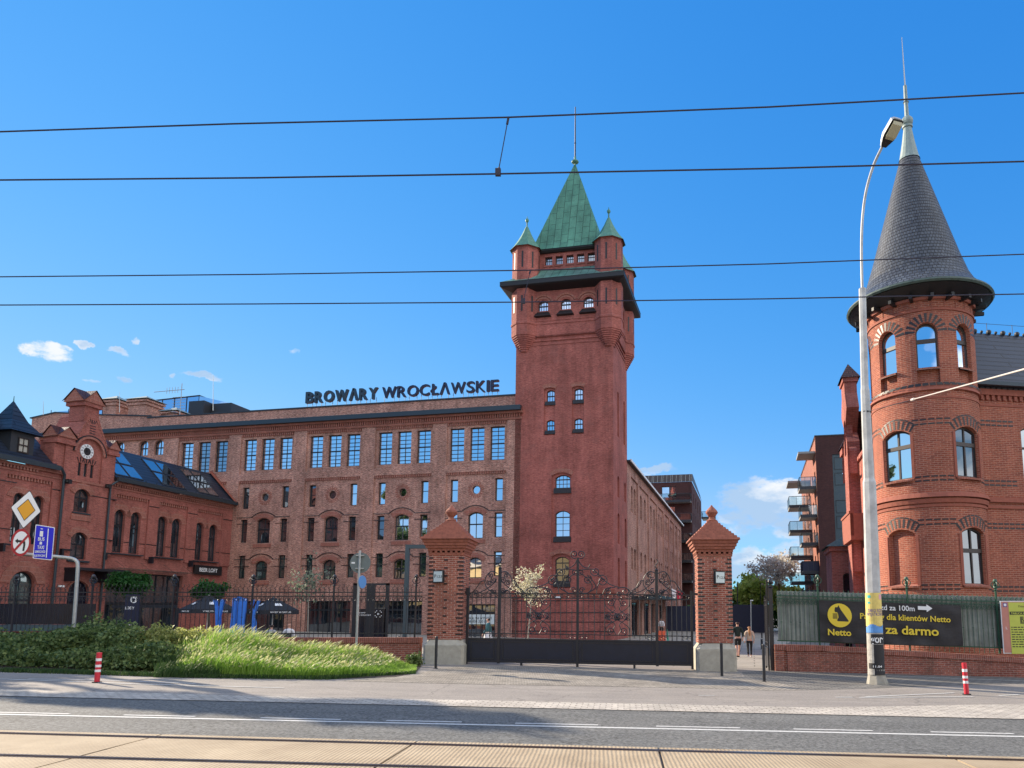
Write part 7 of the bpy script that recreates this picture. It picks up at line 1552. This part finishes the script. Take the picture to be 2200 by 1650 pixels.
# entrance canopy of the wing and small items near it
cn_=thing('entrance_canopy','flat black entrance canopy on the wing wall behind the gate','canopy',FW.p(12,0,3.1)); mb=MB(); mb.box(FW,8.4,16.5,-1.5,.12,3.15,3.4); mb.box(FW,16.6,34.5,-1.2,.12,3.4,3.7); mb.build('roof',MT['black_iron'],cn_)
o_=D(1422,1372,44); mb=MB(); mb.box(Fr((o_.x,44),(1,0)),-.22,.22,0,.3,gz(o_.x),o_.z+.45); mb.prism(Fr((o_.x,44),(1,0)),circ(0,o_.z+.2,.1,14),-.02,0); tag(mb.build('orange_bin',MT['orange'],None,(o_.x,44,gz(o_.x))),'small orange box standing by the entrance behind the gate','box')
o_=D(1437,1378,43); mb=MB(); mb.tube([(o_.x,43,gz(o_.x)),(o_.x-.1,43,o_.z+.7)],.06,8,r1=.03); tag(mb.build('green_post',MT['green_plastic'],None,(o_.x,43,gz(o_.x))),'bright green post leaning by the entrance behind the gate','post')
for k,(x0,x1,y0,y1,m,lb) in enumerate(((1443,1453,1266,1285,'cloth_white','white hanging flag beside a red one near the wing wall'),(1453,1466,1270,1286,'flag_red','dark red hanging flag beside a white one near the wing wall'))):
    F=Fr((0,43+k*.4),(1,0)); P=[PL(x,y,F) for x,y in ((x0,y0-2),(x0+2,y1+1),(x1-1,y1),(x1,y0+3))]; mb=MB(); mb.prism(F,P,0,.02); c0=P[0]; 
    f_=thing('flag',lb,'flag',F.p(c0[0],0,gz(c0[0]))); mb.build('cloth',MT[m],f_); mb=MB(); mb.tube([F.p(c0[0],.05,gz(c0[0])),F.p(c0[0],.05,c0[1]+.15)],.025,6); mb.build('pole',MT['dark_metal'],f_)
wc=D(1196,1283,57.6); mb=MB(); F=Fr(FB.p(0,0,0).xy,E1); a,z=PL(1206,1285,F); mb.box(F,a-.4,a+.05,-.5,-.3,z-.05,z+.12); mb.tube([F.p(a,0,z),F.p(a-.1,-.4,z)],.04,6); tag(mb.build('security_camera',MT['white'],None,F.p(a,0,z)),'white security camera on the base of the square tower','camera')
lt=D(1614,1350,80); mb=MB(); b_=D(1613,1338,80); t_=D(1613,1291,80); mb.tube([Vector((b_.x,80,gz(b_.x))),t_],.05,6); lp2=thing('plaza_lamp','slim pale lamp post on the plaza above the walking couple','street lamp',(b_.x,80,gz(b_.x))); mb.build('pole',MT['lamp_paint'],lp2); mb=MB(); mb.box(Fr((t_.x,80),(1,0)),-.05,.25,-.1,.1,t_.z,t_.z+.1); mb.build('head',MT['white'],lp2)
for i,(x,y0) in enumerate(((1584,1253),(1634,1253))):
    b=D(x,1335,96); t=D(x,y0,96); mb=MB(); mb.tube([Vector((b.x,96,gz(b.x))),t],.07 if i==0 else .04,6); tag(mb.build('mast',MT['dark_metal'],None,(b.x,96,gz(b.x))),['thin dark mast in front of the dark far tree','thin dark mast in front of the lime tree'][i],'mast')
# ---------------------------------------------------------------- overhead wires
for i,(pts,dp,r,lab) in enumerate(((((-30,284),(500,266),(1092,252),(1650,230),(2230,198)),7.6,.0095,'uppermost dark overhead tram wire crossing the sky'),(((-30,387),(550,382),(1070,373.5),(1650,362),(2230,346)),7.6,.0095,'second dark overhead tram wire from the top'),(((-30,595),(550,589.5),(1139,580.5),(1650,567),(2230,545)),11.1,.0095,'third overhead tram wire, passing the tower turrets'),(((-30,655.5),(550,653),(1124,649),(1650,642),(2230,631)),11.1,.0095,'lowest overhead tram wire, passing the arched tower windows'))):
    P=[]
    for k in range(len(pts)-1):
        for q in range(4):
            u=q/4; x=pts[k][0]+(pts[k+1][0]-pts[k][0])*u; y=pts[k][1]+(pts[k+1][1]-pts[k][1])*u; P.append((x,y))
    P.append(pts[-1]); W=[]
    rdn=n_
    for x,y in P:      # vertical plane above the track, parallel to the rails
        d=ray(x,y); o=Vector((0,dp)); kk_=o.dot(rdn)/(d.x*rdn.x+d.y*rdn.y); W.append(Vector((d.x*kk_,d.y*kk_,CH+d.z*kk_)))
    a,b=W[0],W[-1]; e0_=a-(b-a)*.6; e1_=b+(b-a)*.6
    mb=MB(); mb.tube([e0_]+W+[e1_],r,6); tag(mb.build('overhead_wire',MT['wire'],None,W[0]),lab,'overhead wire',None)
def onw(x,y,dp): d=ray(x,y); kk_=Vector((0,dp)).dot(n_)/(d.x*n_.x+d.y*n_.y); return Vector((d.x*kk_,d.y*kk_,CH+d.z*kk_))
for x0,y0,x1,y1,dp,lab in ((1092,253,1070,372,7.6,'short dropper wire hanging between the two upper overhead wires'),(1139.5,580,1124,648,11.1,'short dropper wire hanging between the two lower overhead wires')):
    a,b=onw(x0,y0,dp),onw(x1,y1,dp); mb=MB(); mb.tube([a,b],.006,5); mb.tube([a,a.lerp(b,.12)],.014,5); mb.tube([b,b.lerp(a,.1)],.014,5); mb.box(Fr((b.x,b.y),(1,0)),-.03,.03,-.02,.02,b.z-.03,b.z+.05); tag(mb.build('dropper_wire',MT['wire'],None,b),lab,'dropper wire')
a=wrapP(886,0.2,.0); b=D(1962,858,17); c=D(2230,785,8.5); gw=thing('span_wire','pale insulated span wire running from the street lamp to the upper right','span wire',a)
mb=MB(); mb.tube([a,b],.006,5); mb.build('thin_wire',MT['dark_metal'],gw); mb=MB(); mb.tube([b,c,c+(c-b)*.5],.012,6); mb.tube([b-(b-a)*.03,b+(c-b)*.02],.03,6); mb.build('insulated_wire',MT['insulator'],gw)
mb=MB(); mb.lathe([(.14,-.03),(.15,-.03),(.15,.03),(.14,.03)],D(1861,886,lamp0.y),12); mb.build('clamp',MT['dark_metal'],gw)
# ---------------------------------------------------------------- houses across the street, behind the camera (seen only in the windows)
for x0,x1,h,m,nm in ((-78,48,12.5,'yellow_plaster','long yellow plastered house across the street behind the viewer, seen only in window reflections'),(-150,-79,15,'brown_plaster','dark brown house across the street behind the viewer, seen only in window reflections')):
    t=thing('street_house',nm,'building',((x0+x1)/2,-20,-.3)); F=Fr((x1,-20),(-1,0)); L_=x1-x0; hw=[]
    for i in range(int(L_/3.4)):
        for j in range(int(h/3.3)): hw.append(arch(1+3.4*i,2.3+3.4*i,1+3.3*j,2.9+3.3*j))
    mb=MB(); mb.wall(F,[(0,-1),(L_,-1),(L_,h),(0,h)],hw,t=0,reveal=.2); mb.box(F,0,L_,1,9,-1,h); mb.build('wall',MT[m],t)
    mb=MB(); mb.box(F,0,L_,-.5,1,h,h+.4); mb.box(F,0,L_,-.12,0,4.1,4.35); mb.build('cornice',MT['white_trim'],t)
    mb=MB(); mb.quad(F.p(0,-.4,h+.4),F.p(L_,-.4,h+.4),F.p(L_,5,h+2.6),F.p(0,5,h+2.6)); mb.build('roof',MT['roof_tiles_far'],t)
    mb=MB()
    for q in hw: mb.poly([F.p(a,.2,z) for a,z in q])
    mb.build('window_panes',MT['shop_dark'],t)
# ---------------------------------------------------------------- people
def skinmesh(nodes,edges,sub=1):
    me=bpy.data.meshes.new('s'); me.from_pydata([n[:3] for n in nodes],edges,[]); ob=bpy.data.objects.new('s',me); COL.objects.link(ob)
    md=ob.modifiers.new('k','SKIN'); md.use_smooth_shade=True; md.branch_smoothing=.4
    for v,n in zip(me.skin_vertices[0].data,nodes): v.radius=(n[3],n[4] if len(n)>4 else n[3])
    me.skin_vertices[0].data[0].use_root=True
    s=ob.modifiers.new('b','SUBSURF'); s.levels=sub; s.render_levels=sub
    dg=bpy.context.evaluated_depsgraph_get(); r=bpy.data.meshes.new_from_object(ob.evaluated_get(dg)); bpy.data.objects.remove(ob); return r
def attach(me,name,m,par,mat4):
    me.transform(mat4); me.materials.clear(); me.materials.append(MT[m]); o=bpy.data.objects.new(name,me); COL.objects.link(o); o.parent=par
    for p in me.polygons: p.use_smooth=True
    return o
def person(loc,h,yaw,label,top,bot,hair='hair_dark',longhair=False,shorts=False,walk=.22,seated=False,skirt=False,bag=None):
    # local axes: x right, y forward, z up; joints for a 1.75 m body
    k=h/1.75; t=thing('person',label,'person',loc); Mx=Matrix.Rotation(yaw,4,'Z')@Matrix.Scale(k,4)
    hip=.93 if not seated else .48; d=hip-.93
    f1,f2=(walk,-walk*.9)
    if seated: kn=[(.1,.42,.50),(-.1,.42,.50)]; an=[(.1,.40,.08),(-.1,.40,.08)]
    else: kn=[(.10,f1*.75,.50),(-.10,f2*.35,.50)]; an=[(.10,f1*1.15,.09),(-.10,f2*1.5,.13)]
    N_=[(0,0,.95+d,.14,.10),(0,-.01,1.12+d,.13,.09),(0,0,1.32+d,.17,.10),(0,0,1.44+d,.11,.07),(0,.01,1.52+d,.05,.05),(0,.02,1.60+d,.07,.075),(0,.02,1.70+d,.072,.085)]
    E_=[(0,1),(1,2),(2,3),(3,4),(4,5),(5,6)]
    for s,(K,A) in zip((1,-1),zip(kn,an)):
        b=len(N_); N_+= [(s*.10,0,.88+d,.085),(K[0],K[1],K[2],.055),(A[0],A[1],A[2],.038),(A[0],A[1]+.12,A[2]-.05,.035,.03)]; E_+=[(0,b),(b,b+1),(b+1,b+2),(b+2,b+3)]
    hands=[]
    for s in (1,-1):
        sw=-s*walk*.5 if not seated else .22
        b=len(N_); el=(s*.25,-.03+sw*.3,1.14+d); ha=(s*.24,.08+sw,.93+d) if not seated else (s*.14,.30,1.0+d)
        N_+=[(s*.18,0,1.40+d,.055),(*el,.040),(*ha,.026),(ha[0],ha[1]+.03,ha[2]-.06,.034,.016)]; E_+=[(3,b),(b,b+1),(b+1,b+2),(b+2,b+3)]
        p=len(N_)-1
        for q,(dx,l) in enumerate(((-.024,.06),(-.008,.07),(.008,.066),(.024,.05))):
            c=len(N_); N_+=[(ha[0]+dx,ha[1]+.045,ha[2]-.09,.009),(ha[0]+dx,ha[1]+.055,ha[2]-.09-l*.5,.008),(ha[0]+dx,ha[1]+.045,ha[2]-.09-l,.007)]; E_+=[(p,c),(c,c+1),(c+1,c+2)]
        c=len(N_); N_+=[(ha[0]-s*.04,ha[1]+.05,ha[2]-.05,.010),(ha[0]-s*.045,ha[1]+.07,ha[2]-.085,.008)]; E_+=[(p,c),(c,c+1)]
    attach(skinmesh(N_,E_,1),'body','skin',t,Mx)
    # face: nose, eyes, ears
    mb=MB(); z=1.655+d
    mb.ball((0,.105,z-.01),.014,5,1.3); mb.ball((.078,.02,z),.018,5,1.4); mb.ball((-.078,.02,z),.018,5,1.4); attach(mb.build('tmp',MT['skin']).data.copy(),'face','skin',t,Mx); bpy.data.objects.remove(bpy.data.objects['tmp'])
    mb=MB(); mb.ball((.03,.098,z+.02),.009,5); mb.ball((-.03,.098,z+.02),.009,5); mb.box(Fr((0,0),(1,0)),-.025,.025,.096,.1,z-.055,z-.048); attach(mb.build('tmp',MT['black']).data.copy(),'eyes','black',t,Mx); bpy.data.objects.remove(bpy.data.objects['tmp'])
    # clothes: slightly larger shells of the same skeleton
    g=.014
    T=[(0,0,.93+d,.155,.12),(0,-.01,1.12+d,.15,.115),(0,0,1.32+d,.185,.12),(0,0,1.44+d,.12,.085),(0,.01,1.49+d,.06,.06)]; TE=[(0,1),(1,2),(2,3),(3,4)]
    for s in (1,-1):
        sw=-s*walk*.5 if not seated else .22; b=len(T); el=(s*.25,-.03+sw*.3,1.14+d); ha=(s*.24,.06+sw,.97+d) if not seated else (s*.15,.26,1.02+d)
        T+=[(s*.18,0,1.40+d,.075),(*el,.058),(*ha,.042)]; TE+=[(3,b),(b,b+1),(b+1,b+2)]
    attach(skinmesh(T,TE,1),'jacket' ,top,t,Mx)
    B=[(0,0,.95+d,.15,.115)]; BE=[]
    for s,(K,A) in zip((1,-1),zip(kn,an)):
        b=len(B)
        if shorts: B+=[(s*.10,0,.86+d,.105),(K[0],K[1],K[2]+.05,.085)]; BE+=[(0,b),(b,b+1)]
        else: B+=[(s*.10,0,.86+d,.10),(K[0],K[1],K[2],.072),(A[0],A[1],A[2]+.02,.055)]; BE+=[(0,b),(b,b+1),(b+1,b+2)]
    if skirt: 
        mb=MB(); mb.lathe([(.15,1.0),(.22,.75),(.26,.52),(.24,.5)],(0,0,0),14); attach(mb.build('tmp',MT[bot]).data.copy(),'skirt',bot,t,Mx); bpy.data.objects.remove(bpy.data.objects['tmp'])
    else: attach(skinmesh(B,BE,1),'shorts' if shorts else 'trousers',bot,t,Mx)
    mb=MB()
    for s,A in zip((1,-1),an): mb.ball((A[0],A[1]+.06,A[2]-.055),.055,6,.7); mb.ball((A[0],A[1]+.13,A[2]-.06),.045,6,.6)
    attach(mb.build('tmp',MT['cloth_black']).data.copy(),'shoes','cloth_white' if longhair else 'cloth_black',t,Mx); bpy.data.objects.remove(bpy.data.objects['tmp'])
    Hn=[(0,-.01,1.70+d,.085,.085),(0,-.03,1.64+d,.083,.07),(0,-.04,1.58+d,.06,.05)]; HE=[(0,1),(1,2)]
    if longhair: Hn+=[(0,-.10,1.48+d,.075,.04),(.01,-.13,1.32+d,.06,.03),(.02,-.13,1.18+d,.025,.02)]; HE+=[(2,3),(3,4),(4,5)]
    attach(skinmesh(Hn,HE,1),'hair',hair,t,Mx)
    if bag:
        mb=MB(); F=Fr((0,0),(1,0)); mb.box(F,*bag); attach(mb.build('tmp',MT['cloth_white']).data.copy(),'bag','cloth_white',t,Mx); bpy.data.objects.remove(bpy.data.objects['tmp'])
    return t
def onground(x,y): return G(x,y)
p=onground(1586,1412.5); person(p,1.80,.05,'man in dark shirt and black shorts walking away, next to the right gate pillar','cloth_green','cloth_black',shorts=True)
p=onground(1611,1412.5); person(p,1.58,-.1,'woman with long fair hair, beige jacket and black trousers walking away across the plaza','cloth_beige','cloth_black',hair='hair_blond',longhair=True,bag=(-.36,-.22,-.02,.1,.9,1.25))
b=D(1049,1340,37.5); b.z=gz(b.x); person(b,1.72,R(80),'woman in teal jacket and white skirt walking left behind the gate','cloth_teal','cloth_white',skirt=True)
b=D(1421,1340,66); b.z=gz(b.x); person(b,1.7,R(170),'person in white top and dark trousers in the wing doorway','cloth_white','cloth_black')
for x,y,top,hair,lab in ((583,1352,'cloth_grey','hair_dark','person in grey hoodie seated under the right parasol'),(621,1350,'cloth_white','skin','person in white shirt with bare head seated right of the grey hoodie'),(279,1351,'cloth_grey','hair_grey','grey haired person seated behind the dark shrub on the terrace')):
    dp=34 if x>400 else 33; c=D(x,y,dp); gzx=gz(c.x); z0=c.z-1.05; b=Vector((c.x,dp,z0 if z0>gzx-.2 else gzx)); t=person(b,1.75,R(10),lab,top,'cloth_black',hair=hair,seated=True)
    ch=thing('terrace_chair','dark terrace chair under the '+('grey hoodie wearer' if x==583 else 'white shirted person' if x==621 else 'grey haired person'),'chair',b,'terrace chairs')
    F=Fr((b.x,b.y),(1,0)); mb=MB(); mb.box(F,-.22,.22,-.2,.25,b.z+.40,b.z+.44); mb.build('seat',MT['dark_metal'],ch); mb=MB(); mb.box(F,-.22,.22,-.24,-.2,b.z+.5,b.z+.8); mb.build('backrest',MT['dark_metal'],ch)
    for sx in (-.2,.2):
        for sy in (-.2,.22): mb=MB(); mb.tube([(b.x+sx,b.y+sy,gz(b.x)),(b.x+sx,b.y+sy,b.z+.42 if sy>0 else b.z+.78)],.012,5); mb.build('leg',MT['dark_metal'],ch)
